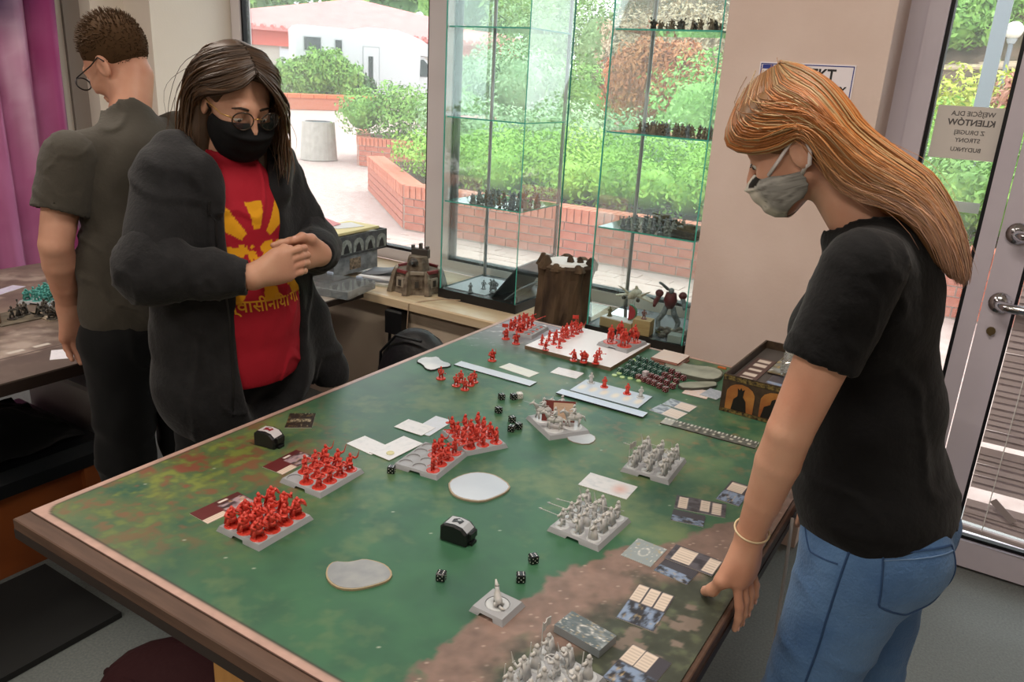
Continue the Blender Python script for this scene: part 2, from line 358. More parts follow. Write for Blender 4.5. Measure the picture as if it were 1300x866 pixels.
# ------------------------------------------------------------------ outdoors
M_pave = mat('pavement_pink', 'bda9a2', 0.85, 0.2, col2='ad958d', nscale=9)
M_pave2 = mat('paver_pink', 'c0a9a1', 0.85, 0.2, col2='b0978e', nscale=3)
M_brick = mat('brick_red', 'a8604e', 0.85, 0.2, col2='b97764', nscale=14, bump=0.3, bscale=60)
M_brick2 = mat('brick_orange', 'b86a52', 0.85, 0.2, col2='c98770', nscale=14, bump=0.3, bscale=60)
M_mortar = mat('mortar_grey', 'c4b3a8', 0.9, 0.15, col2='b3a196', nscale=30)
M_soil = mat('soil', '4d3d2e', 0.95, 0.1)
pv = struct('ground_pavement', MB().box((-40, 3.45, -0.15), (14, 46, -0.012)), M_pave)
PA = MB().cbox((0, 0, -0.03), (0.292, 0.142, 0.03), 0, 0.004).mesh('paver', M_pave2)
cnt = 0
for j in range(20):
    for i in range(22):
        x = -5.2+i*0.3+(0.15 if j % 2 else 0); y = 3.75+j*0.15
        px = CO*0+np.array([x, y, 0])-CO; cz = px@CF; u = 650+FPX*(px@CR)/cz; v = 433+FPX*(px@CD)/cz
        if 400 < u < 900 and 215 < v < 420 and cnt < 300 and y < 6.55:
            link('paver', PA, pv, (x, y, random.uniform(-0.003, 0.003))); cnt += 1
def planter(label, pts, h, top=0.135, courses=4, depth=0.24, closed_back=2.4, bricks=True):
    """brick planter: every brick of the outer wall along pts is a piece of its own"""
    r = empty('brick_planter', (pts[0][0], pts[0][1], 0)); tag(r, label, 'planter')
    ox, oy = pts[0]; ch = (h-top)/courses; BL = 0.25
    core = MB()
    bm_ = MB().box((-BL/2+.006, -0.05, 0.006), (BL/2-.006, 0.05, ch-.006)).mesh('brick', M_brick)
    sm_ = MB().box((-0.036+.004, -0.06, 0.006), (0.036-.004, depth-0.06, top)).mesh('brick', M_brick2)
    for a, b in zip(pts[:-1], pts[1:]):
        L_ = math.hypot(b[0]-a[0], b[1]-a[1]); ang = math.atan2(b[1]-a[1], b[0]-a[0])
        T = Matrix.Translation((a[0]-ox, a[1]-oy, 0)) @ Matrix.Rotation(ang, 4, 'Z')
        core.T = T; core.box((-0.0, -0.037, -0.05), (L_, depth-0.07, h-0.012)); core.T = None
        if not bricks: continue
        n = max(1, round(L_/BL)); bl_ = L_/n
        for cidx in range(courses):
            xs_ = [(bl_*(k+0.5), 1.0) for k in range(n)] if cidx % 2 == 0 else [(bl_*0.25, 0.5)]+[(bl_*(k+1), 1.0) for k in range(n-1)]+[(L_-bl_*0.25, 0.5)]
            for xc, wf in xs_:
                p = T @ Vector((xc, 0, cidx*ch)); o_ = link('brick', bm_, r, p, ang); o_.scale = (bl_/BL*wf, 1, 1)
        n = int(L_/0.076)
        for k in range(n):
            p = T @ Vector((0.038+k*L_/n, random.uniform(-.003, .003), h-top)); link('brick', sm_, r, p, ang)
    core.build('mortar_core', M_mortar, r)
    return r
p1 = planter('long low brick planter with clipped hedge outside the window', [(-7.6, 8.45), (-5.45, 6.62), (-1.15, 6.80)], 0.47)
p2 = planter('small brick planter beside the concrete bin', [(-11.0, 11.9), (-9.7, 10.5), (-7.7, 10.9)], 0.48)
p4 = planter('brick planter with shrubs outside the glazed door', [(-0.75, 7.0), (1.6, 7.1)], 0.55, courses=5)
def soil(parent, poly, z):
    MB().prism([(x-parent.location.x, y-parent.location.y) for x, y in poly], z-0.05, z).build('soil', M_soil, parent)
soil(p1, [(-7.5, 8.55), (-5.4, 6.72), (-1.2, 6.9), (-1.2, 9.6), (-6.5, 9.9)], 0.40)
soil(p2, [(-10.9, 12.0), (-9.65, 10.6), (-7.7, 11.0), (-7.7, 12.6), (-10.8, 12.9)], 0.40)
soil(p4, [(-0.75, 7.1), (1.6, 7.2), (1.6, 10.5), (-0.75, 10.5)], 0.45)
def leaf_mat(name, c1, c2): return mat(name, c1, 0.55, 0.3, col2=c2, nscale=3.5, ndetail=6, trans=0.0)
M_hedge = leaf_mat('leaf_bright', '7fae3a', '9cc653'); M_leafd = leaf_mat('leaf_green', '5f8f3c', '8fb85a'); M_leafp = leaf_mat('leaf_pale', '86a777', 'b4cda0')
M_leafr = leaf_mat('leaf_russet', 'b0603a', 'cf8a5a'); M_leafk = leaf_mat('leaf_dark', '35592f', '547a44'); M_leafy = leaf_mat('leaf_yellow', 'b9c94a', 'd8dc6a'); M_wood = mat('bark', '5c4a3a', 0.9)
def leaves(blobs, n, size, seed, spiky=0.0):
    """n leaf quads on the lumpy outside of the blobs (centre, radii)"""
    r = np.random.default_rng(seed); w = np.array([b_[1][0]*b_[1][1]+b_[1][0]*b_[1][2]+b_[1][1]*b_[1][2] for b_ in blobs]); w = w/w.sum()
    idx = r.choice(len(blobs), n, p=w); d_ = r.normal(size=(n, 3)); d_ /= np.linalg.norm(d_, axis=1)[:, None]
    d_[:, 2] = np.abs(d_[:, 2])*np.where(r.random(n) < 0.75, 1, -1)
    c_ = np.array([b_[0] for b_ in blobs])[idx]; rad = np.array([b_[1] for b_ in blobs])[idx]
    lump = 1+0.13*np.sin(d_[:, 0]*6+idx)*np.cos(d_[:, 1]*5+idx*2)+0.10*np.sin(d_[:, 2]*9+d_[:, 0]*4); rr = (1-0.45*r.random(n)**1.5)*lump*np.where(r.random(n) < 0.10, 1.12, 1.0); p = c_+d_*rad*rr[:, None]
    nrm = d_+r.normal(size=(n, 3))*0.55; nrm /= np.linalg.norm(nrm, axis=1)[:, None]
    t = r.normal(size=(n, 3)); t[:, 2] += spiky*3; t -= nrm*(t*nrm).sum(1)[:, None]; t /= np.linalg.norm(t, axis=1)[:, None]; q = np.cross(nrm, t)
    s_ = size*(0.6+0.8*r.random(n))[:, None]
    V = np.stack([p-t*s_*1.1, p+q*s_*0.5-t*s_*0.1, p+t*s_*1.2, p-q*s_*0.5-t*s_*0.1], 1).reshape(-1, 3)
    return V
def shrub(name, label, cat, blobs, n, size, m, seed, group=None, spiky=0.0, trunk=None):
    bx, by = blobs[0][0][0], blobs[0][0][1]; zb = min(b_[0][2]-b_[1][2] for b_ in blobs)
    r = empty(name, (bx, by, max(0.0, zb))); tag(r, label, cat, group)
    V = leaves(blobs, n, size, seed, spiky)-np.array([bx, by, max(0.0, zb)])
    me = bpy.data.meshes.new('foliage'); me.from_pydata(V.tolist(), [], np.arange(len(V)).reshape(-1, 4).tolist()); me.materials.append(m)
    link('foliage', me, r)
    b = MB()
    for c_, rd in blobs:
        if random.random() < 0.7 or len(blobs) < 4: b.ball(np.array(c_)-np.array([bx, by, max(0.0, zb)]), [v*0.62 for v in rd], 10, 7)
    b.build('inner_foliage', m, r, smooth=True)
    if trunk: MB().tube([(0, 0, -zb if zb > 0 else 0.0), (0.1, 0, zb*0.2), (0, 0.1, trunk-zb)], [0.22, 0.18, 0.12], 8).build('trunk', M_wood, r)
    return r
def row(x0, y0, x1, y1, n, z, rx, ry, rz, j=0.15, seed=1):
    r = np.random.default_rng(seed); out = []
    for k in range(n):
        t = (k+0.5)/n; out.append(((x0+(x1-x0)*t+r.normal()*j*0.4, y0+(y1-y0)*t+r.normal()*j, z+r.normal()*j*0.3), (rx*(0.85+0.3*r.random()), ry, rz*(0.85+0.3*r.random()))))
    return out
shrub('clipped_hedge', 'bright green clipped hedge filling the long planter', 'hedge', row(-6.3, 7.9, -4.8, 7.5, 4, 0.62, 0.55, 0.5, 0.33, 0.1, 1)+row(-4.9, 7.45, -1.3, 7.55, 9, 0.62, 0.42, 0.5, 0.34, 0.06, 2)+row(-5.6, 8.3, -1.3, 8.4, 9, 0.70, 0.45, 0.6, 0.40, 0.1, 3), 30000, 0.024, M_hedge, 11)
shrub('low_shrub', 'pale variegated shrubs behind the clipped hedge', 'shrub', row(-7.5, 9.7, -1.0, 9.8, 9, 0.75, 0.6, 0.55, 0.5, 0.2, 4), 14000, 0.03, M_leafp, 12)
shrub('leafy_bush', 'loose green bush growing in the small planter', 'bush', row(-10.2, 11.2, -8.0, 11.4, 5, 0.85, 0.5, 0.5, 0.5, 0.2, 5), 8000, 0.032, M_leafd, 13)
shrub('leafy_bush', 'taller pale bush rising behind the small planter', 'bush', row(-9.4, 12.6, -7.4, 12.4, 4, 1.35, 0.7, 0.6, 0.7, 0.25, 6), 8000, 0.036, M_leafp, 14)
shrub('russet_shrub', 'orange russet shrub behind the green hedge', 'shrub', row(-6.1, 13.0, -4.9, 13.2, 3, 1.45, 0.55, 0.6, 0.85, 0.2, 7), 11000, 0.036, M_leafr, 15, spiky=0.6)
shrub('feathery_shrub', 'tall light green shrub behind the right display cabinet', 'shrub', row(-4.3, 12.0, -1.6, 12.2, 5, 1.12, 0.8, 0.8, 0.95, 0.2, 8), 12000, 0.036, leaf_mat('leaf_light', '7fae52', 'a8cf7c'), 16)
shrub('leafy_bush', 'broad green bush between the motorhome and russet shrub', 'bush', row(-10.5, 15.2, -7.6, 15.0, 5, 1.1, 0.9, 0.8, 0.9, 0.2, 9), 11000, 0.038, M_leafd, 17)
shrub('blossoming_bush', 'pinkish cream bush above the russet shrub', 'bush', row(-8.0, 17.5, -5.0, 17.5, 5, 2.3, 0.9, 0.9, 0.9, 0.3, 10), 9000, 0.045, leaf_mat('leaf_blossom', 'b49a7c', 'd2bda2'), 18)
shrub('leafy_bush', 'tall soft green bush behind the blossoming one', 'bush', row(-13.5, 20.5, -8.0, 20.8, 6, 2.3, 1.1, 1.0, 1.5, 0.3, 31), 9000, 0.055, leaf_mat('leaf_soft', '7a9a5e', 'a3bd86'), 81)
shrub('leafy_bush', 'tall dull green bush left of the columned building', 'bush', row(-9.0, 25.0, -4.0, 25.0, 5, 3.2, 1.4, 1.2, 1.7, 0.3, 32), 7000, 0.07, leaf_mat('leaf_dull', '86966a', 'aab78e'), 82)
# concrete bin
c_ = onZ(405, 203, 0)
bn = empty('concrete_bin', (c_[0]-0.1, c_[1]+0.1, 0)); tag(bn, 'round concrete litter bin on the pavement', 'bin')
M_conc = mat('concrete', 'b7b0a8', 0.9, 0.2, col2='a49d95', nscale=12, bump=0.2)
MB().lathe([(0.33, 0), (0.325, 0.03), (0.285, 0.66), (0.24, 0.66), (0.235, 0.2)], n=24).build('body', M_conc, bn, smooth=False)
MB().lathe([(0.245, 0.45), (0.243, 0.665), (0.235, 0.665), (0.235, 0.45)], n=20).build('liner', mat('grey_steel', '8d8f92', 0.5, metal=0.6), bn)
# far orange wall with bushes, motorhome, building with the red roof
fw = empty('low_orange_wall', (-23.2, 23.5, 0)); tag(fw, 'low orange brick wall before the motorhome', 'wall')
a0 = onZ(330, 138, 0); a1 = onZ(497, 142, 0); dv = (a1-a0); Lw = math.hypot(dv[0], dv[1]); an = math.atan2(dv[1], dv[0])
fw.location = (a0[0], a0[1], 0); fw.rotation_euler = (0, 0, an)
MB().box((0, 0, 0), (Lw, 0.4, 0.42)).build('wall_body', M_brick2, fw)
for k in range(int(Lw/0.5)): MB().cbox((0.25+k*0.5, 0.2, 0.42), (0.48, 0.5, 0.14), 0, 0.01).build('coping_stone', mat('coping_orange', 'd4714a', 0.8), fw)
shrub('leafy_bush', 'light green bush in front of the motorhome rear', 'bush', [(tuple(onD(px_, 100, 31.45)*np.array([1, 1, 0])+np.array([0, 0, z_])), (0.75, 0.7, r_)) for px_, z_, r_ in ((382, 0.95, 0.9), (402, 1.25, 0.95), (422, 1.3, 0.9), (440, 0.95, 0.8), (365, 0.9, 0.8))], 9000, 0.075, M_leafd, 19, spiky=0.6)
shrub('leafy_bush', 'dark spiky plant beside the motorhome door', 'bush', [(tuple(onD(462, 112, 31.9)*np.array([1, 1, 0])+np.array([0, 0, 0.75])), (0.5, 0.5, 0.5))], 500, 0.12, M_leafk, 20, spiky=1.0)
# motorhome: own frame, x along the vehicle (nose at +x), y to the far side
base = onD(375, 60, 32.0); nose = onD(592, 60, 34.5); dv = nose-base; an = math.atan2(dv[1], dv[0])
mh = empty('motorhome', (base[0], base[1], 0.1), an); tag(mh, 'white coachbuilt motorhome with over-cab bed parked outside', 'motorhome')
M_mh = mat('motorhome_white', 'c9c9cb', 0.35, 0.5); M_mhw = mat('motorhome_window', '3c4648', 0.2, 0.6); M_tyre = mat('tyre', '1c1c1e', 0.8); M_mhg = mat('motorhome_grey', 'a9acae', 0.5)
prof = [(0.0, 0.45), (0.0, 2.85), (0.15, 3.0), (2.3, 2.95), (2.9, 3.08), (4.2, 3.05), (5.2, 2.75), (6.15, 2.2), (6.2, 2.05), (5.2, 2.1), (5.15, 0.45)]
def extrude_side(b, pr, y0, y1):
    n = len(pr); vs = [(x, y0, z) for x, z in pr]+[(x, y1, z) for x, z in pr]
    return b.add(vs, [tuple(range(n)), tuple(range(n, 2*n))[::-1]]+[(i, n+i, n+(i+1) % n, (i+1) % n) for i in range(n)])
bd = extrude_side(MB(), prof, 0, 2.2).build('body', M_mh, mh)
extrude_side(MB(), [(4.9, 0.4), (4.9, 2.08), (5.35, 2.08), (6.15, 1.35), (6.95, 1.15), (7.05, 0.4)], 0.1, 2.1).build('cab', M_mh, mh)
wn = extrude_side(MB(), [(5.0, 1.25), (5.0, 1.9), (5.35, 1.95), (5.95, 1.38), (5.9, 1.25)], 0.07, 0.12).build('cab_window', M_mhw, mh)
MB().cbox((6.0, 0.02, 1.25), (0.12, 0.12, 0.24), 0, 0.02).build('mirror', M_tyre, mh)
for (wx0, wx1, wz0, wz1) in ((0.35, 1.0, 2.05, 2.55), (1.6, 1.85, 1.95, 2.5)):
    f_ = MB().box((wx0-0.04, -0.03, wz0-0.04), (wx1+0.04, 0.01, wz1+0.04)).build('window', M_mhg, mh)
    MB().box((wx0, -0.045, wz0), (wx1, -0.02, wz1)).build('pane', M_mhw, f_)
dr = MB().box((2.75, -0.02, 0.5), (3.4, 0.01, 2.3)).build('door', M_mh, mh)
MB().box((2.95, -0.035, 1.0), (3.15, -0.01, 1.95)).build('pane', M_mhw, dr); MB().box((2.8, -0.04, 1.05), (2.86, -0.01, 1.3)).build('handle', M_mhg, dr)
MB().box((2.72, -0.024, 0.5), (2.76, -0.005, 2.32)).box((3.39, -0.024, 0.5), (3.43, -0.005, 2.32)).box((2.72, -0.024, 2.3), (3.43, -0.005, 2.34)).build('door_trim', M_mhg, dr)
MB().box((0.0, -0.02, 0.72), (4.85, 0.0, 0.76)).build('side_stripe', M_mhg, mh)
MB().box((2.25, -0.02, 0.8), (2.55, 0.01, 1.1)).build('service_hatch', M_mhg, mh)
extrude_side(MB(), [(5.25, 2.735), (6.0, 2.33), (6.02, 2.37), (5.27, 2.775)], 0.5, 1.7).build('skylight', M_mhw, mh)
for wx in (1.2, 6.05):
    b = MB(); b.tube([(wx, 0.05, 0.3), (wx, 0.3, 0.3)], 0.36, 18); b.build('wheel', M_tyre, mh)
# red-roofed building
rb = onD(300, 75, 40); rr_ = onD(600, 75, 47); dv = rr_-rb; an = math.atan2(dv[1], dv[0])
bo = empty('red_roof_building', (rb[0], rb[1], 0), an); tag(bo, 'low building with red corrugated roof behind the motorhome', 'building')
MB().box((-3, 0, 0), (19, 9, 2.4)).build('wall', mat('render_grey', 'b9b4aa', 0.8), bo)
MB().box((-3.2, -0.25, 2.4), (19.2, 0.0, 3.2)).build('fascia', mat('fascia_red', 'd4675c', 0.7), bo)
M_roof = mat('roof_red', 'cf7f7c', 0.6, 0.3, col2='d78d89', nscale=2)
roof = MB().add([(-4, -0.9, 3.25), (20, -0.9, 3.25), (20, 9.9, 3.25), (-4, 9.9, 3.25), (8.0, 4.5, 5.35), (8.6, 4.5, 5.35), (-4, -0.9, 3.1), (20, -0.9, 3.1)], [(0, 1, 5, 4), (1, 2, 5), (2, 3, 4, 5), (3, 0, 4), (0, 6, 7, 1)]).build('roof', M_roof, bo)
for k in range(48): MB().tube([(-3.9+k*0.5, -0.92, 3.27), (-3.9+k*0.5+(8.3-(-3.9+k*0.5))*0.02, -0.75, 3.34)], 0.12, 6).build('roof_rib', M_roof, roof)
MB().box((2.2, -0.04, 0), (2.3, 0.02, 2.4)).box((2.3, -0.03, 0.3), (3.6, 0.02, 2.3)).build('window', mat('pale_shutter', 'cfd6dc', 0.6), bo)
# columned building seen over the shrubs
cb = onD(800, 60, 33); an2 = math.radians(2)
cbo = empty('columned_building', (cb[0], cb[1], 0), an2); tag(cbo, 'cream building with columns behind the shrubs', 'building')
MB().box((-0.5, 1.2, 0), (12, 6, 4.5)).build('wall', mat('cream_render', 'e2d9c4', 0.8), cbo)
MB().box((-0.7, -0.1, 3.35), (12, 1.6, 5.2)).build('fascia', mat('cream_render', 'e2d9c4', 0.8), cbo)
for k in range(2, 7): MB().box((-6.6+0.8+k*2.6, 0, 0), (-6.1+0.8+k*2.6, 0.5, 3.4)).build('column', mat('cream_render', 'e2d9c4', 0.8), cbo)
for k in range(2, 6): MB().box((-5.6+0.8+k*2.6, 1.15, 0.9), (-3.5+k*2.6, 1.25, 2.9)).build('window', M_mhw, cbo)
# trees
def tree(label, px, dist, z, r_, n, m, seed, trunk=True, cnt=5):
    p = onD(px, 60, dist); rg = np.random.default_rng(seed)
    bl_ = [((p[0]+rg.normal()*r_*0.6, p[1]+rg.normal()*r_*0.4, z+rg.normal()*r_*0.35), (r_*(0.6+0.4*rg.random()),)*3) for _ in range(cnt)]
    return shrub('tree', label, 'tree', bl_, n, 0.16*dist/40, m, seed)
for i, (px, dd, z, r_) in enumerate(((300, 58, 6.0, 2.6), (370, 60, 7.0, 2.6), (440, 60, 6.6, 2.6), (500, 62, 7.2, 2.4), (560, 60, 6.2, 2.6), (620, 58, 6.0, 2.8), (690, 56, 5.8, 2.6), (330, 70, 8.5, 3.5), (480, 74, 9.5, 4.0), (640, 70, 9, 4.0))):
    tree('dark evergreen tree rising behind the red roof', px, dd, z, r_, 1500, M_leafk if i % 2 else M_leafd, 40+i)['group'] = 'trees behind the red roof'
for i, (px, dd, z, r_) in enumerate(((720, 42, 5.0, 2.2), (860, 44, 5.6, 2.3), (930, 40, 5.0, 2.3))):
    tree('light green tree above the columned building', px, dd, z, r_, 1300, M_leafd, 60+i)['group'] = 'trees above the columned building'
shrub('leafy_bush', 'yellow green bush at the left edge of the red-roofed building', 'bush', [(tuple(onD(308, 60, 27)*np.array([1, 1, 0])+np.array([0, 0, 1.2])), (0.45, 0.4, 1.2))], 900, 0.1, M_leafy, 70)
# behind the glazed door: shrubs, lamp posts, embankment
def P2(px, dist, z): q = onD(px, 110, dist); return (q[0], q[1], z)
shrub('low_shrub', 'green shrubs filling the planter outside the door', 'shrub', row(-0.6, 7.6, 1.4, 7.7, 4, 0.85, 0.45, 0.45, 0.42, 0.08, 21)+row(-0.6, 8.6, 1.4, 8.6, 4, 0.95, 0.5, 0.5, 0.45, 0.1, 22), 10000, 0.028, M_leafd, 71)
shrub('clipped_hedge', 'bright hedge strip behind the door planter', 'hedge', row(-1.2, 11.2, 1.5, 11.2, 5, 0.95, 0.5, 0.45, 0.66, 0.08, 23), 6000, 0.034, M_hedge, 72)
shrub('russet_shrub', 'rust red shrub near the white globe lamp', 'shrub', row(-0.55, 13.4, 1.1, 13.4, 3, 1.15, 0.5, 0.45, 0.95, 0.1, 24), 3500, 0.05, leaf_mat('leaf_rust', 'a25a44', 'c08a72'), 73, spiky=0.5)
shrub('low_shrub', 'yellow green low shrub by the embankment foot', 'shrub', row(-1.9, 14.4, 0.2, 14.4, 4, 1.15, 0.6, 0.45, 1.05, 0.1, 25), 3500, 0.05, M_leafy, 74)
q = onY(1247, 130, 10.72); lp = empty('lamp_post', (q[0], q[1], 0.0)); tag(lp, 'grey square lamp post outside the glazed door', 'lamp post')
MB().box((-0.075, -0.075, 0), (0.075, 0.075, 5)).box((-0.12, -0.12, 0), (0.12, 0.12, 0.03)).build('pole', mat('galvanised_blue_grey', '7d838a', 0.5), lp)
q = onD(1287, 40, 14.0); gl_ = empty('globe_lamp', (q[0], q[1], 0)); tag(gl_, 'white globe lamp on thin post near embankment', 'lamp')
MB().tube([(0, 0, 0), (0, 0, q[2]-0.1)], 0.04, 8).build('post', mat('galvanised_blue_grey', '8fa0ae', 0.5), gl_)
MB().lathe([(0.06, q[2]-0.2), (0.09, q[2]-0.12)], n=12).build('collar', M_mhg, gl_)
MB().ball((0, 0, q[2]+0.02), 0.15, 18, 12).build('globe', mat('opal_globe', 'f6f1e6', 0.3), gl_, smooth=True)
nx_, ny_ = 40, 24; gx = np.linspace(-9, 6, nx_); gy = np.linspace(0, 1, ny_); GX, GY = np.meshgrid(gx, gy, indexing='ij')
HZ = 0.9+GY*6.5+0.35*vnoise(GX*0.9, GY*6, 5); V = np.stack([GX, 17+GY*5+0.2*vnoise(GX, GY*5, 9), HZ], -1).reshape(-1, 3)
em = bpy.data.meshes.new('ground_embankment'); em.from_pydata(V.tolist(), [], [(i*ny_+j, (i+1)*ny_+j, (i+1)*ny_+j+1, i*ny_+j+1) for i in range(nx_-1) for j in range(ny_-1)])
em.materials.append(mat('bare_earth', '7d6a5b', 0.95, 0.1, col2='4f4a38', nscale=2.5, ndetail=8, bump=0.5, bscale=3)); link('ground_embankment', em)['kind'] = 'structure'
for k in range(4):
    a = onY(1165, 86-3.6*k, 17.75+0.16*k); b_ = onY(1330, 84-3.6*k+random.uniform(-1, 1), 17.75+0.16*k)
    tag(MB().tube([tuple(a), tuple(b_)], [0.05, 0.06], 8).build('log', mat('pale_log', 'c9b49a', 0.8)), 'pale felled log lying at the embankment foot', 'log', 'logs at the embankment foot')
shrub('creeper', 'green creeper hanging down the embankment', 'plant', [(tuple(onY(px_, py_, yy_)), (r_, 0.35, r_*0.75)) for px_, py_, yy_, r_ in ((1215, 35, 17.6, 0.55), (1232, 18, 18.1, 0.7), (1205, 10, 18.4, 0.6), (1250, 40, 17.7, 0.35), (1285, 8, 18.4, 0.5))], 4200, 0.06, M_leafd, 75)
# ------------------------------------------------------------------ main gaming table and its mat
M_board = mat('table_board_brown', '5d4639', 0.55, 0.35, col2='4f3b30', nscale=9, stretch=(1, 8, 8))
M_edge = mat('table_edge_dark', '2b211d', 0.5, 0.35)
M_legw = mat('table_leg_pine', 'b98a4e', 0.5, 0.35, col2='a97a42', nscale=6, stretch=(8, 8, 0.7))
TX0, TX1, TY0, TY1, TZ = -1.531, -0.277, 0.692, 2.512, 0.75
gt = empty('gaming_table', (0, 0, 0)); tag(gt, 'large brown gaming table in the middle of the room', 'table')
MB().cbox(((TX0+TX1)/2+0.002, (TY0+TY1)/2-0.013, 0.722), (TX1-TX0+0.014, TY1-TY0+0.040, 0.0235), 0, 0.002).build('tabletop', M_board, gt)
MB().box((TX0-0.008, TY0-0.033, 0.700), (TX1+0.011, TY1+0.002, 0.7215)).build('edge_band', M_edge, gt)
for lx, ly in ((-1.02, 0.78), (-1.02, 2.3), (-0.72, 0.78), (-0.72, 2.3)):
    MB().box((lx-0.045, ly-0.03, 0), (lx+0.045, ly+0.03, 0.70)).build('leg', M_legw, gt)
MB().box((-1.06, 0.78, 0.6), (-1.0, 2.3, 0.69)).build('rail', M_legw, gt)
# printed neoprene mat: colour for every 4 mm of print
nx_, ny_ = 300, 432
xs = np.linspace(TX0, TX1, nx_); ys = np.linspace(TY0, TY1, ny_); X_, Y_ = np.meshgrid(xs, ys, indexing='ij')
def H(h): return np.array(srgb(h))
big = vnoise(X_*4, Y_*4, 21, 4); mid = vnoise(X_*13, Y_*13, 22, 4); fine = vnoise(X_*48, Y_*48, 23, 3); vf = rng.random(X_.shape)
C_ = lerp(H('2f5742')*np.ones(X_.shape+(3,)), H('3a684a'), 0.5+0.6*mid)
C_ = lerp(C_, H('667a52'), (big-0.15)*1.1+0.35*fine)
C_ = lerp(C_, H('284c39'), (-big-0.35)*1.2+0.3*mid)
dA = np.hypot(X_-TX0-0.05, (Y_-TY0-0.30)*0.9)
wA = np.clip(1.15-dA/0.42, 0, 1)
C_ = lerp(C_, H('6a6a3a'), wA*(0.55+0.6*mid)); C_ = lerp(C_, H('7c4a38'), wA*np.clip(fine*1.6+mid*0.9-0.25, 0, 1)); C_ = lerp(C_, H('7f8a3c'), wA*np.clip(-fine*1.4-0.2+0.3*mid, 0, 1)*0.7)
for (ex, ey) in ((-0.95, 1.95), (-0.62, 1.75), (-0.50, 2.0)):
    wE = np.clip(1-np.hypot(X_-ex, Y_-ey)/0.3, 0, 1); C_ = lerp(C_, H('75835a'), wE*(0.3+0.6*mid)); C_ = lerp(C_, H('8a6548'), wE*np.clip(fine*1.3-0.3, 0, 1)*0.6)
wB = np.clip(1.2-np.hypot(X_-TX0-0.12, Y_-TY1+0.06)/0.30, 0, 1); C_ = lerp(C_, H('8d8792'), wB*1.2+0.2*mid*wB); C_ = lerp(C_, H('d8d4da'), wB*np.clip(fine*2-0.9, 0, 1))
yb_ = np.array([0.5, 0.77, 0.874, 1.124, 1.287, 1.43, 1.726, 2.0]); xb_ = np.array([-0.66, -0.611, -0.638, -0.572, -0.504, -0.409, -0.319, -0.25])
xb = np.interp(Y_, yb_, xb_)+0.022*vnoise(X_*14, Y_*14, 31)+0.010*fine
dd_ = X_-xb
C_ = lerp(C_, H('7c665c')*(1+0.22*fine)[..., None]*(1+0.15*mid)[..., None], dd_/0.012)
sp = (vf > 0.985) & (dd_ > 0.0); C_[sp] = H('ab978a')
wD = np.clip((dd_-0.115+0.05*mid)/0.05, 0, 1); C_ = lerp(C_, H('3d4237')*(1+0.25*fine)[..., None], wD); C_ = lerp(C_, H('5a614a'), wD*np.clip(fine*1.5-0.35, 0, 1))
# printed field stones along the track
cs = rng.random((26, 2)); 
for k in range(26):
    t = cs[k, 0]; p0 = onZ(790, 838, TZ); p1_ = onZ(872, 775, TZ); cx = p0[0]+(p1_[0]-p0[0])*t+(cs[k, 1]-0.5)*0.07; cy = p0[1]+(p1_[1]-p0[1])*t+(rng.random()-0.5)*0.07
    e = np.maximum(np.abs((X_-cx)+(Y_-cy)*0.3)/0.012, np.abs((Y_-cy)-(X_-cx)*0.2)/0.009)+0.25*fine; C_ = lerp(C_, H('776a60')*(0.9+0.2*rng.random()), (1-e)*4)
sp = (vf < 0.00015) & (dd_ < 0); C_[sp] = H('a8b0a0')
# pinkish printed border on three sides with its thin dark line, rounded corner
def sd(bw, r):
    ax = X_-TX0-bw; ay = Y_-TY0-bw; q = np.minimum(ax, ay)
    cc = np.hypot(np.minimum(ax-r, 0), np.minimum(ay-r, 0)); q2 = np.where((ax < r) & (ay < r), r-cc, q)
    return np.minimum(q2, TY1-bw-Y_)
s0 = sd(0.016, 0.035); C_ = lerp(C_, H('3a2a26'), 1-np.abs(s0)/0.004); C_ = lerp(C_, H('b7968a')*(1+0.12*fine)[..., None], -s0/0.004)
V = np.stack([X_, Y_, np.full(X_.shape, TZ)], -1).reshape(-1, 3)
I_ = np.arange(nx_*ny_).reshape(nx_, ny_); F = np.stack([I_[:-1, :-1], I_[1:, :-1], I_[1:, 1:], I_[:-1, 1:]], -1).reshape(-1, 4)
ring = np.concatenate([I_[:, 0], I_[-1, 1:], I_[::-1, -1][1:], I_[0, ::-1][1:-1]])
nb = len(V); low = V[ring]-np.array([0, 0, 0.0045]); V2 = np.concatenate([V, low]); C2 = np.concatenate([C_.reshape(-1, 3), np.tile(H('2a2320'), (len(ring), 1))])
Fl = F.tolist(); n_ = len(ring)
for k in range(n_): j = (k+1) % n_; Fl.append([int(ring[k]), nb+k, nb+j, int(ring[j])])
gm = color_mesh('gaming_mat', V2, Fl, C2, mat('mat_print', 'ffffff', 0.42, 0.45, attr='Col', bump=0.03, bscale=700))
tag(gm, 'green grassland printed gaming mat with pink border on main table', 'gaming mat')
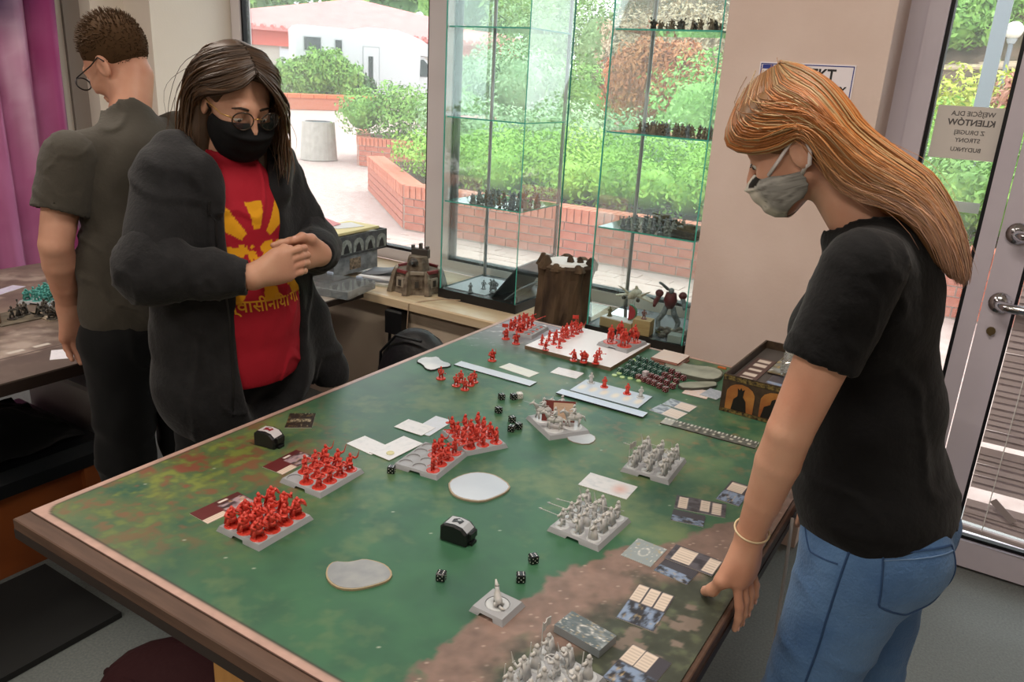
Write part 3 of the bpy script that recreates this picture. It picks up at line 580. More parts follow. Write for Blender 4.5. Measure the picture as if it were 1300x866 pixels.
# ------------------------------------------------------------------ second gaming table on the left
t2 = empty('gaming_table', (0, 0, 0)); tag(t2, 'dark gaming table under the grey battlefield mat by curtain', 'table')
MB().box((-3.5, 0.25, 0.712), (-2.238, 2.12, 0.746)).build('tabletop', M_edge, t2)
for lx, ly in ((-3.4, 0.35), (-2.9, 0.35), (-3.4, 2.0), (-2.9, 2.0)): MB().box((lx-.03, ly-.03, 0), (lx+.03, ly+.03, 0.712)).build('leg', M_edge, t2)
MB().box((-3.45, 0.3, 0.60), (-2.75, 2.05, 0.712)).build('under_panel', mat('dark_panel', '2a2822', 0.7), t2)
nx_, ny_ = 210, 310; xs = np.linspace(-3.495, -2.24, nx_); ys = np.linspace(0.255, 2.115, ny_); X_, Y_ = np.meshgrid(xs, ys, indexing='ij')
big = vnoise(X_*4, Y_*4, 51); mid = vnoise(X_*15, Y_*15, 52); fine = vnoise(X_*50, Y_*50, 53, 3)
C_ = lerp(H('5d5048')*np.ones(X_.shape+(3,)), H('7a6a5e'), 0.4+0.8*mid); C_ = lerp(C_, H('a89a8e'), (big+0.3*mid-0.35)*1.2+0.5*np.clip(fine-0.2, 0, 1)); C_ = lerp(C_, H('3f362f'), (-big-0.3))
C_ = lerp(C_, H('5a5049'), (X_ > -2.42)*0.8)
ln = np.abs(X_+2.47) < 0.008; C_[ln & ((Y_*100) % 8 < 4.6)] = H('c9c2b8')
C_[(np.abs(X_+2.435) < 0.003)] = H('37302b')
V = np.stack([X_, Y_, np.full(X_.shape, 0.75)], -1).reshape(-1, 3); I_ = np.arange(nx_*ny_).reshape(nx_, ny_); F = np.stack([I_[:-1, :-1], I_[1:, :-1], I_[1:, 1:], I_[:-1, 1:]], -1).reshape(-1, 4).tolist()
g2 = color_mesh('gaming_mat', V, F, C_.reshape(-1, 3), mat('mat_print', '')); md = g2.modifiers.new('thick', 'SOLIDIFY'); md.thickness = 0.0038; md.offset = -1
tag(g2, 'brown grey city ruins printed gaming mat on left table', 'gaming mat')
# ------------------------------------------------------------------ small dark side table against the sill
st = empty('side_table', (0, 0, 0)); tag(st, 'low dark edged side table beside the window sill', 'table')
MB().box((-3.40, 2.19, 0.615), (-2.447, 2.665, 0.640)).build('tabletop', M_edge, st); MB().box((-3.395, 2.195, 0.640), (-2.455, 2.66, 0.6435)).build('top_sheet', mat('grey_sheet', 'a39a90', 0.6), st)
for lx, ly in ((-3.35, 2.25), (-2.9, 2.25), (-3.35, 2.6), (-2.9, 2.6)): MB().box((lx-.02, ly-.02, 0), (lx+.02, ly+.02, 0.615)).build('leg', M_edge, st)
# ------------------------------------------------------------------ display cabinets
M_cab = glass('cabinet_glass', (0.955, 0.985, 0.975), 0.022, haze=0.015)
M_gedge = mat('glass_edge_teal', '4fb3a2', 0.15, 0.6, emit=None)
M_shelf = glass('shelf_glass', (0.90, 0.97, 0.96), 0.12, haze=0.05)
M_pole = mat('pole_steel', 'd4d7dc', 0.3, 0.5); M_black = mat('black_base', '17181a', 0.4, 0.4)
def pane(b_lo, b_hi, name, parent, m=None):
    """glass sheet whose rims are teal, as cut glass looks"""
    b = MB().box(b_lo, b_hi); d_ = [b_hi[i]-b_lo[i] for i in range(3)]; thin = d_.index(min(d_)); nf = {0: (3, 5), 1: (2, 4), 2: (0, 1)}[thin]
    b.m = [0 if i in nf else 1 for i in range(6)]
    return b.build(name, [m or M_cab, M_gedge], parent)
def cabinet(label, x0, x1, y0, y1, z0, shelves, ztop=2.14):
    r = empty('display_cabinet', (0, 0, 0)); tag(r, label, 'cabinet')
    MB().box((x0-0.005, y0-0.005, z0), (x1+0.005, y1+0.005, z0+0.042)).build('base', M_black, r)
    MB().box((x0-0.005, y0-0.005, ztop), (x1+0.005, y1+0.005, ztop+0.04)).build('top', M_black, r)
    zb = z0+0.042; g = 0.005
    pane((x0, y0, zb), (x0+g, y1, ztop), 'side_pane', r); pane((x1-g, y0, zb), (x1, y1, ztop), 'side_pane', r)
    pane((x0+g, y1-g, zb), (x1-g, y1, ztop), 'back_pane', r); pane((x0+g, y0, zb), (x1-g, y0+g, ztop), 'glass_door', r)
    for px_ in (x0+0.014, x1-0.014): MB().tube([(px_, y1-0.016, zb), (px_, y1-0.016, ztop)], 0.008, 10).build('pole', M_pole, r, smooth=True)
    for s_ in shelves: pane((x0+0.008, y0+0.012, s_-0.006), (x1-0.008, y1-0.008, s_), 'shelf', r, M_shelf)
    return r
SILL = 0.622
cabinet('tall glass display cabinet nearer the mullion, with leaning black board', -2.185, -1.765, 2.90, 3.27, SILL, (1.075, 1.445, 1.815))
cabinet('tall glass display cabinet beside the rose pillar', -1.388, -0.968, 2.86, 3.23, SILL, (1.075, 1.445, 1.815))
CB = SILL+0.042
# stump-like rock pillar between the cabinets
def rough_lathe(prof, n, seed, amp, c=(0, 0, 0), ridges=0.0):
    r = np.random.default_rng(seed); vs = []; fs = []; ph_ = r.random(3)*6
    for i, (rad, z) in enumerate(prof):
        for k in range(n):
            a = 2*PI*k/n; q = 1+ridges*(math.sin(7*a+ph_[0])*0.6+math.sin(13*a+ph_[1]+z*6)*0.4)+amp*r.normal(); vs.append((c[0]+rad*q*math.cos(a), c[1]+rad*q*math.sin(a), c[2]+z))
    for i in range(len(prof)-1):
        for k in range(n): j = (k+1) % n; fs.append((i*n+k, i*n+j, (i+1)*n+j, (i+1)*n+k))
    fs += [tuple(range(n))[::-1], tuple(range((len(prof)-1)*n, len(prof)*n))]
    return vs, fs
M_rock = mat('rock_brown', '3d3128', 0.9, 0.2, col2='62503e', nscale=16, stretch=(1, 1, 0.35), bump=0.5, bscale=50); M_snow = mat('snow_paint', 'dedbd6', 0.7)
sp_ = empty('rock_pillar', (-1.565, 2.985, SILL)); tag(sp_, 'brown rock pillar terrain with snowy top between the cabinets', 'terrain')
b = MB(); b.add(*rough_lathe([(0.125, 0), (0.118, 0.06), (0.112, 0.14), (0.112, 0.2), (0.118, 0.245), (0.104, 0.255)], 40, 3, 0.022, ridges=0.09)); b.build('rock', M_rock, sp_)
b = MB(); b.add(*rough_lathe([(0.10, 0.253), (0.085, 0.262)], 24, 4, 0.02)); b.build('snow_cap', M_snow, sp_)
for k, (ax, ay, rr, hh) in enumerate(((-0.105, -0.03, 0.03, 0.05), (-0.06, -0.08, 0.034, 0.055), (0.0, -0.098, 0.028, 0.03), (0.03, 0.075, 0.05, 0.035), (-0.05, 0.085, 0.045, 0.035), (0.02, -0.01, 0.018, 0.03), (0.055, 0.01, 0.016, 0.026), (0.10, 0.03, 0.035, 0.05), (0.085, -0.06, 0.03, 0.03))):
    b = MB(); b.add(*rough_lathe([(rr, 0), (rr*0.75, hh*0.5), (rr*0.3, hh)], 9, 10+k, 0.1, (ax, ay, 0.235 if rr > 0.02 else 0.26))); b.build('rock_tip', M_rock, sp_)
tag(MB().box((-1.72, 2.75, SILL), (-1.40, 2.855, SILL+0.012)).build('dark_mat', mat('dark_cloth', '35302d', 0.9)), 'dark folded cloth on the sill before the rock pillar', 'cloth')
# gothic bunker terrain on the sill
M_stone = mat('bunker_stone', '5b4f45', 0.85, 0.25, col2='857a6a', nscale=30, bump=0.4, bscale=90); M_redp = mat('bunker_red', '7d3434', 0.7); M_dkm = mat('gunmetal', '4a4642', 0.5, 0.4, metal=0.4)
M_snowstone = mat('bunker_light', '9c9284', 0.85)
bk = empty('bunker_terrain', (-2.345, 2.935, SILL), 0.25); tag(bk, 'weathered octagonal fortress terrain with turret on the sill', 'terrain')
MB().lathe([(0.128, 0), (0.122, 0.012), (0.108, 0.085), (0.112, 0.09), (0.108, 0.098), (0.07, 0.10)], n=8).build('walls', M_stone, bk)
for k in range(8):
    a = 2*PI*k/8; ca, sa = math.cos(a), math.sin(a)
    MB().tube([(0.138*ca, 0.138*sa, 0), (0.122*ca, 0.122*sa, 0.075), (0.11*ca, 0.11*sa, 0.105)], [0.02, 0.014, 0.008], 5).build('buttress', M_stone, bk)
    a2 = a+PI/8; MB().cbox((0.101*math.cos(a2), 0.101*math.sin(a2), 0.096), (0.012, 0.062, 0.014), a2).build('parapet', M_redp if k % 2 else M_snowstone, bk)
    pn = MB().cbox((0.1085*math.cos(a2), 0.1085*math.sin(a2), 0.03), (0.012, 0.05, 0.045), a2).build('wall_panel', M_snowstone if k % 2 else M_stone, bk)
    MB().cbox((0.114*math.cos(a2), 0.114*math.sin(a2), 0.036), (0.008, 0.018, 0.03), a2).build('bunker_door', M_dkm, pn)
MB().lathe([(0.06, 0.098), (0.052, 0.15), (0.046, 0.165)], n=8).build('turret', M_stone, bk)
b = MB(); b.cbox((0, 0.03, 0.15), (0.085, 0.03, 0.045), 0, 0.004); b.build('turret_crown', M_dkm, bk); MB().ball((0.0, -0.045, 0.14), 0.022, 10, 8).tube([(0, -0.05, 0.14), (0.0, -0.09, 0.142)], 0.009, 8).build('gun', M_dkm, bk)
for q in (-0.04, 0.0, 0.035): MB().cbox((q, 0.03, 0.19), (0.012, 0.02, 0.018 if q else 0.03)).build('crown_tooth', M_dkm, bk)
# ------------------------------------------------------------------ boxes and papers at the window
def oriented_box(name, label, cat, pl, pr, z0, depth, h, m_list, lidless=False):
    """box whose near bottom edge runs pl->pr"""
    a = onZ(*pl, z0); b_ = onZ(*pr, z0); L_ = math.hypot(b_[0]-a[0], b_[1]-a[1]); an = math.atan2(b_[1]-a[1], b_[0]-a[0])
    r = empty(name, (a[0], a[1], z0), an); tag(r, label, cat); return r, L_
M_gbox = mat('box_grey_art', '5f6468', 0.5, 0.35, col2='8d9296', nscale=22, ndetail=6); M_dbox = mat('box_dark_art', '3a3c3f', 0.5, 0.35, col2='55595c', nscale=25)
lb, L_ = oriented_box('game_box', 'grey illustrated game box under the arcaded box', 'box', (424, 349), (479, 335), 0.66, 0.2, 0.1, None)
lb.location.z = 0.645
MB().box((0, 0, 0), (L_, 0.22, 0.095)).build('carton', M_gbox, lb); MB().box((L_*0.35, -0.0015, 0.02), (L_*0.6, 0.002, 0.075)).build('emblem', mat('print_tan', 'a08a72', 0.6, col2='4a4238', nscale=60), lb)
ub, L_ = oriented_box('game_box', 'dark game box with printed arcade, filled with papers', 'box', (416, 330), (491, 313), 0.745, 0.2, 0.1, None)
UBZ = 0.741; ub.location.z = UBZ
b = MB().box((0, 0, 0), (L_, 0.27, 0.006)); b.box((0, 0, 0), (L_, 0.006, 0.10)); b.box((0, 0.264, 0), (L_, 0.27, 0.10)); b.box((0, 0, 0), (0.006, 0.27, 0.10)); b.box((L_-0.006, 0, 0), (L_, 0.27, 0.10)); b.build('carton', M_dbox, ub)
M_arch = mat('print_arch_grey', '9aa09c', 0.6, col2='70766f', nscale=40); M_figp = mat('print_dark_figure', '1a1a1c', 0.6)
for k in range(5):
    xc = L_*(k+0.5)/5; w_ = L_*0.085
    b = MB(); pts_ = [(xc-w_, 0.012), (xc+w_, 0.012), (xc+w_, 0.05)]+[(xc+w_*math.cos(t), 0.05+0.032*math.sin(t)) for t in np.linspace(0.3, PI-0.3, 6)]+[(xc-w_, 0.05)]
    b.add([(x, -0.0012, z) for x, z in pts_]+[(x, 0.001, z) for x, z in pts_], [tuple(range(len(pts_))), tuple(range(len(pts_), 2*len(pts_)))[::-1]]); arch = b.build('printed_arch', M_arch, ub)
    MB().add([(xc-w_*0.6, -0.002, 0.013), (xc+w_*0.6, -0.002, 0.013), (xc+w_*0.35, -0.002, 0.045), (xc+w_*0.1, -0.002, 0.062), (xc-w_*0.4, -0.002, 0.042)], [(0, 1, 2, 3, 4)]).build('printed_figure', M_figp, arch)
MB().box((0.01, 0.01, 0.006), (L_-0.01, 0.26, 0.085)).build('contents', mat('paper_stack', 'd6d2c8', 0.7), ub)
def sheet(name, label, cat, c, size, rz, m, z, th=0.0015, tilt=(0, 0), group=None):
    o = MB().cbox((0, 0, 0), (size[0], size[1], th)).build(name, m, None, (c[0], c[1], z)); o.rotation_euler = (tilt[0], tilt[1], rz); return tag(o, label, cat, group)
M_paper = mat('paper_white', 'e6e6e6', 0.65, 0.3); M_yel = mat('folder_yellow', 'e2d49a', 0.6); M_pinkp = mat('paper_pink', 'e29a9c', 0.65); M_greyp = mat('card_grey', '767a80', 0.6)
uc = ub.matrix_world if False else Matrix.Translation(ub.location) @ Matrix.Rotation(ub.rotation_euler.z, 4, 'Z')
q = uc @ Vector((L_*0.45, 0.12, 0)); an = ub.rotation_euler.z
sheet('paper_folder', 'yellow folder lying on the arcaded game box', 'folder', q, (L_*0.95, 0.2, 0), an+0.03, M_yel, UBZ+0.102, 0.012)
q = uc @ Vector((L_*0.62, 0.14, 0)); sheet('paper_sheet', 'white sheet lying on the yellow folder', 'paper', q, (0.16, 0.12), an-0.25, M_paper, UBZ+0.1145, 0.002)
q = uc @ Vector((L_*0.42, 0.20, 0)); sheet('paper_sheet', 'pink sheet tucked behind the yellow folder', 'paper', q, (0.16, 0.10), an+0.15, M_pinkp, UBZ+0.130, 0.002, (0.22, 0))
q = uc @ Vector((L_*0.12, 0.17, 0)); sheet('paper_sheet', 'dark grey card leaning on the arcaded game box', 'paper', q, (0.15, 0.14), an+0.8, M_greyp, UBZ+0.133, 0.002, (0.25, 0.1))
# papers on the sill
M_mag = mat('magazine_edges', 'cfcac0', 0.6, col2='8f9a86', nscale=40, stretch=(1, 1, 30))
c_ = onZ(478, 352, 0.66)
for k, (dx, dy, rz, w_, h_) in enumerate(((0, 0, 0.35, 0.26, 0.19), (0.01, 0.01, 0.28, 0.25, 0.18), (-0.01, 0, 0.42, 0.25, 0.18), (0.0, 0.015, 0.2, 0.24, 0.17))):
    tag(sheet('magazine', 'x', 'magazine', (c_[0]+dx, c_[1]+dy+0.07), (w_, h_), rz, (M_mag, M_paper, M_greyp, M_paper)[k], SILL+0.001+k*0.009, 0.008), ('magazine at the bottom of the sill pile', 'thin white booklet second in the sill pile', 'grey booklet third in the sill pile', 'white booklet on top of the sill pile')[k], 'magazine', 'magazines piled on the sill')
b = MB(); u_ = np.linspace(0, 1, 9)
for side in (0, 1): pass
vs = []; 
for t in u_:
    for s_ in (0, 1): vs.append((0.20*t, 0.16*s_, 0.002+0.045*t**2.2))
fs = [(2*i, 2*i+2, 2*i+3, 2*i+1) for i in range(8)]
cp = MB().add(vs, fs).build('curled_booklet', M_greyp, None, (c_[0]-0.10, c_[1]+0.0, SILL+0.037), smooth=True); cp.rotation_euler = (0, 0, 0.30); md = cp.modifiers.new('t', 'SOLIDIFY'); md.thickness = 0.002
tag(cp, 'grey booklet with curled up end beside the fortress', 'magazine')
# clear compartment case with red figures
M_clear = glass('clear_plastic', (0.96, 0.97, 0.98), 0.25, haze=0.15)
cc_ = onZ(415, 362, 0.66); pc = empty('compartment_case', (cc_[0]+0.02, cc_[1]+0.0, 0.645), 0.2); tag(pc, 'clear plastic compartment case lying on the side table', 'case')
b = MB().box((-0.17, -0.12, 0), (0.17, 0.12, 0.003))
for xx in (-0.17, -0.085, 0, 0.085, 0.167): b.box((xx, -0.12, 0.003), (xx+0.003, 0.12, 0.035))
for yy in (-0.12, -0.04, 0.04, 0.117): b.box((-0.17, yy, 0.003), (0.17, yy+0.003, 0.035))
b.build('tray', M_clear, pc)
MB().box((-0.172, -0.122, 0.036), (0.172, 0.122, 0.039)).build('lid', M_clear, pc)
for xx in (-0.08, 0.08): MB().box((xx-0.015, 0.12, 0.015), (xx+0.015, 0.13, 0.045)).build('clasp', mat('clasp_blue', 'b9c7dc', 0.4), pc)
# charger, cables, rucksack under the sill
M_plast = mat('black_plastic', '0f1012', 0.45, 0.4)
ch = empty('power_adapter', (-2.315, 2.775, 0.45)); tag(ch, 'black power adapter hanging on the wall under the sill', 'adapter')
MB().cbox((0, -0.03, 0), (0.10, 0.05, 0.115), 0, 0.008).build('housing', M_plast, ch)
MB().tube([(-0.04, -0.03, 0.01), (-0.045, -0.03, -0.1), (-0.05, -0.03, -0.44)], 0.008, 8).build('mains_lead', M_plast, ch)
b = MB()
for k in range(3): b.tube([(0.0+0.015*k, -0.03, 0.005), (0.01*k, -0.02, -0.12), (0.03-0.02*k, -0.025, -0.25), (0.01+0.02*k, -0.02, -0.40)], 0.0022, 5)
b.build('thin_leads', mat('lead_brown', '4a3328', 0.5), ch)
tag(MB().tube([(-2.05, 2.88, SILL+0.012), (-2.10, 2.82, SILL+0.02), (-2.18, 2.76, SILL+0.006), (-2.23, 2.728, SILL-0.01), (-2.235, 2.724, 0.5), (-2.225, 2.74, 0.42)], 0.0028, 6).build('cable', mat('lead_tan', 'a8927c', 0.5), None), 'thin tan cable running over the sill edge', 'cable')
bag = empty('rucksack', (-2.02, 2.54, 0)); tag(bag, 'black rucksack behind the gaming table below the sill', 'bag')
b = MB(); b.ball((0, 0, 0.30), (0.21, 0.13, 0.285), 18, 12); b.build('main_pocket', mat('black_nylon', '121316', 0.5, 0.4, bump=0.4, bscale=25), bag, smooth=True)
MB().tube([(-0.195, -0.03, 0.30), (-0.16, -0.06, 0.46), (-0.05, -0.09, 0.565), (0.08, -0.08, 0.565)], 0.006, 8).build('piping', mat('black_nylon', ''), bag, smooth=True)
tag(MB().cbox((-1.70, 2.745, 0.42), (0.10, 0.05, 0.14), 0, 0.01).build('wall_socket_box', M_plast), 'black socket box on the wall behind the table corner', 'socket')
# ------------------------------------------------------------------ under the tables on the left
M_orange = mat('crate_orange', '8c4a22', 0.5, 0.35, col2='7a3f1e', nscale=4); M_lid = mat('crate_lid_black', '14171a', 0.38, 0.45)
cr = empty('tool_crate', (-2.76, 0.95, 0)); tag(cr, 'orange tool crate with black lid under the left table', 'crate')
MB().cbox((0, 0, 0), (0.54, 0.88, 0.30), 0, 0.01).build('body', M_orange, cr)
MB().cbox((0.0, 0, 0.29), (0.60, 0.94, 0.075), 0, 0.03).build('lid', M_lid, cr); MB().cbox((0.28, -0.1, 0.19), (0.03, 0.16, 0.09), 0, 0.005).build('latch', M_lid, cr)
MB().cbox((0.275, 0.40, 0.0), (0.04, 0.10, 0.29), 0, 0.004).build('corner_post', M_orange, cr)
# crumpled dark coat on the crate
nn = 34; g = np.linspace(-1, 1, nn); GX, GY = np.meshgrid(g, g, indexing='ij'); hz = 0.02+0.10*np.clip(1-(np.abs(GX)**3+np.abs(GY)**3), 0, 1)*(0.8+0.5*vnoise(GX*2, GY*2, 61))+0.012*vnoise(GX*6, GY*6, 62)
V = np.stack([GX*0.24, GY*0.40, np.maximum(hz, 0.001)], -1).reshape(-1, 3); I_ = np.arange(nn*nn).reshape(nn, nn); F = np.stack([I_[:-1, :-1], I_[1:, :-1], I_[1:, 1:], I_[:-1, 1:]], -1).reshape(-1, 4).tolist()
me = bpy.data.meshes.new('dark_coat'); me.from_pydata(V.tolist(), [], F); me.materials.append(mat('black_cloth', '0d0e10', 0.85, 0.2, sheen=0.1)); co = link('dark_coat', me, None, (-2.76, 0.95, 0.366)); me.polygons.foreach_set('use_smooth', [True]*len(F))
tag(co, 'crumpled black coat on the tool crate', 'coat')
gb = empty('storage_box', (-2.82, 1.70, 0)); tag(gb, 'light grey storage box behind the tool crate', 'box'); MB().cbox((0, 0, 0), (0.5, 0.5, 0.44), 0, 0.01).build('body', mat('plastic_light_grey', 'c4c6c9', 0.5), gb); MB().cbox((0, 0, 0.44), (0.53, 0.53, 0.05), 0, 0.01).build('lid', mat('plastic_light_grey', ''), gb)
tag(MB().box((-2.44, 0.1, 0.0), (-2.02, 1.12, 0.02)).build('floor_mat', mat('rubber_black', '1a1b1b', 0.8)), 'black rubber mat on the floor beside the crate', 'mat')
rbg = empty('maroon_bag', (-1.50, 0.98, 0)); tag(rbg, 'dark maroon bag on the floor under the table', 'bag'); b = MB(); b.ball((0, 0, 0.075), (0.27, 0.2, 0.085), 20, 10); b.build('body', mat('maroon_fabric', '2e1114', 0.8, 0.2, bump=0.6, bscale=18), rbg, smooth=True)
MB().tube([(-0.24, -0.07, 0.09), (-0.05, -0.10, 0.155), (0.2, -0.08, 0.115)], 0.012, 8).build('seam_fold', mat('maroon_fabric', ''), rbg, smooth=True)
# clear strip and cord hanging at the right table edge
tag(MB().box((-0.266, 1.03, 0.56), (-0.264, 1.052, 0.70)).build('plastic_strip', M_clear), 'clear plastic strip hanging below the table edge', 'strip')
tag(MB().tube([(-0.262, 1.66, 0.735), (-0.25, 1.62, 0.62), (-0.235, 1.56, 0.46), (-0.22, 1.5, 0.30)], 0.004, 6).build('cord', mat('cord_white', 'cfc8c0', 0.6)), 'white cord hanging down beside the table edge', 'cord')
# ------------------------------------------------------------------ plastic miniatures
M_red = mat('plastic_red', 'cc4235', 0.42, 0.45); M_redb = mat('plastic_red_base', 'cc4235', 0.25, 0.6); M_flag = mat('plastic_red_flag', 'cc4235', 0.45)
M_gry = mat('plastic_grey', 'bcbfc1', 0.45, 0.4, col2='c6c3be', nscale=90); M_gryb = mat('plastic_grey_base', 'bcbfc1', 0.25, 0.6)
M_teal = mat('plastic_teal', '4f9a92', 0.45, 0.4); M_tealb = mat('plastic_teal_base', '4f9a92', 0.3, 0.5); M_dark = mat('paint_dark', '2c2c2c', 0.6, col2='5a5348', nscale=80); M_tray = mat('tray_grey', '9c9ea2', 0.5, 0.4); M_hole = mat('tray_hole', '9c9ea2', 0.35, 0.5)
MINI = {}
def soldier_parts(kind, s=1.0):
    """figure and weapon of a standing soldier about 38 mm tall on a z=0 base"""
    b = MB(); w = MB(); z = 0.003
    st_ = {'sword': 0.006, 'spear': 0.005, 'bow': 0.006, 'flag': 0.004, 'robed': 0.004, 'brute': 0.008}[kind]
    bulk = 1.35 if kind == 'brute' else 1.0
    for sx in (-1, 1): b.tube([(sx*st_, -0.001*sx, z), (sx*st_*0.85, 0.002, 0.010), (sx*0.0028, 0, 0.0185)], [0.0022*bulk, 0.0026*bulk, 0.0032*bulk], 6)
    for sx in (-1, 1): b.ball((sx*st_, -0.0022-0.001*sx, z+0.0008), (0.0021, 0.0036, 0.0016), 6, 4)
    if kind == 'robed': b.lathe([(0.0085, z), (0.007, 0.012), (0.0045, 0.022)], n=9)
    b.tube([(0, 0, 0.017), (0, 0, 0.022), (0, -0.0005, 0.029), (0, 0, 0.0325)], [0.0042*bulk, 0.0046*bulk, 0.0060*bulk, 0.0028], 8, flat=0.75)
    b.lathe([(0.0062*bulk, 0.0135), (0.005*bulk, 0.0195)], n=8)
    b.ball((0, -0.0008, 0.0355), (0.0031, 0.0034, 0.0037), 8, 6); b.lathe([(0.0036, 0.0355), (0.0034, 0.0375), (0.0014, 0.0405)], n=8)
    if kind in ('sword', 'brute', 'flag'):   # cloak
        b.add([(-0.006*bulk, 0.004, 0.031), (0.006*bulk, 0.004, 0.031), (0.0085*bulk, 0.009, 0.006), (-0.0085*bulk, 0.009, 0.006), (-0.006*bulk, 0.0025, 0.031), (0.006*bulk, 0.0025, 0.031), (0.0085*bulk, 0.007, 0.006), (-0.0085*bulk, 0.007, 0.006)], [(0, 1, 2, 3), (7, 6, 5, 4), (0, 3, 7, 4), (1, 5, 6, 2), (0, 4, 5, 1), (3, 2, 6, 7)])
    def arm(pts): b.tube(pts, [0.0026*bulk, 0.0022*bulk, 0.0019*bulk], 6)
    if kind == 'spear':
        arm([(0.006, 0, 0.030), (0.009, -0.004, 0.024), (0.004, -0.009, 0.022)]); arm([(-0.006, 0, 0.030), (-0.009, 0.001, 0.024), (-0.004, -0.005, 0.020)])
        w.tube([(-0.010, 0.010, 0.015), (0.004, -0.010, 0.0225), (0.020, -0.032, 0.031)], 0.0008, 5); w.tube([(0.020, -0.032, 0.031), (0.0225, -0.0355, 0.0325), (0.025, -0.039, 0.034)], [0.0006, 0.002, 0.0002], 5)
    elif kind == 'sword':
        arm([(0.006, 0, 0.030), (0.0105, -0.003, 0.026), (0.0115, -0.008, 0.030)]); arm([(-0.006, 0, 0.030), (-0.010, -0.002, 0.024), (-0.006, -0.007, 0.022)])
        w.tube([(0.0115, -0.008, 0.028), (0.012, -0.0095, 0.033), (0.013, -0.013, 0.047)], [0.0009, 0.0012, 0.0004], 5); w.tube([(0.0095, -0.009, 0.032), (0.0145, -0.009, 0.032)], 0.0008, 5)
        b.lathe([(0.0002, 0), (0.006, 0.0005), (0.0055, 0.0018)], (-0.007, -0.0085, 0.021), 9)
    elif kind == 'bow':
        arm([(0.006, 0, 0.030), (0.010, -0.005, 0.029), (0.006, -0.011, 0.0295)]); arm([(-0.006, 0, 0.030), (-0.011, -0.002, 0.027), (-0.003, -0.008, 0.0295)])
        w.tube([(0.0, -0.003, 0.0295), (0.003, -0.017, 0.0295)], 0.001, 5); w.tube([(-0.007, -0.011, 0.0295), (-0.003, -0.0155, 0.0297), (0.003, -0.017, 0.0297), (0.009, -0.0155, 0.0297), (0.013, -0.011, 0.0295)], 0.0008, 5)
    elif kind == 'flag':
        arm([(0.006, 0, 0.030), (0.009, -0.004, 0.026), (0.007, -0.008, 0.026)]); arm([(-0.006, 0, 0.030), (-0.010, 0, 0.024), (-0.009, -0.003, 0.018)])
        w.tube([(0.007, -0.008, 0.004), (0.007, -0.008, 0.06)], 0.0008, 5)
        n = 7; vs = [(0.007-0.0035*i, -0.008+0.0012*math.sin(i*1.3), zz_) for i in range(n) for zz_ in (0.058, 0.045)]+[(0.007-0.0035*i, -0.0068+0.0012*math.sin(i*1.3), zz_) for i in range(n) for zz_ in (0.058, 0.045)]
        m_ = 2*n; w.add(vs, [(2*i, 2*i+1, 2*i+3, 2*i+2) for i in range(n-1)]+[(m_+2*i, m_+2*i+2, m_+2*i+3, m_+2*i+1) for i in range(n-1)]+[(2*i, 2*i+2, m_+2*i+2, m_+2*i) for i in range(n-1)]+[(2*i+1, m_+2*i+1, m_+2*i+3, 2*i+3) for i in range(n-1)]+[(2*n-2, 2*n-1, m_+2*n-1, m_+2*n-2)])
    elif kind == 'brute':
        arm([(0.008, 0, 0.030), (0.013, -0.003, 0.026), (0.012, -0.008, 0.022)]); arm([(-0.008, 0, 0.030), (-0.013, -0.002, 0.027), (-0.009, -0.009, 0.024)])
        w.tube([(0.013, -0.009, 0.020), (0.008, -0.012, 0.026), (-0.010, -0.018, 0.040)], [0.0012, 0.0012, 0.0010], 5); w.tube([(-0.008, -0.0175, 0.0385), (-0.010, -0.018, 0.044), (-0.014, -0.019, 0.043)], [0.002, 0.0028, 0.0006], 5)
        b.ball((0.0, 0.002, 0.031), (0.0085, 0.006, 0.0045), 8, 5)
    else:
        arm([(0.005, 0, 0.030), (0.008, -0.004, 0.024), (0.003, -0.007, 0.023)]); arm([(-0.005, 0, 0.030), (-0.008, -0.004, 0.024), (-0.003, -0.007, 0.023)])
        w.tube([(0.006, -0.009, 0.003), (0.004, -0.008, 0.023), (0.003, -0.008, 0.042)], 0.0009, 5)
    return b, w
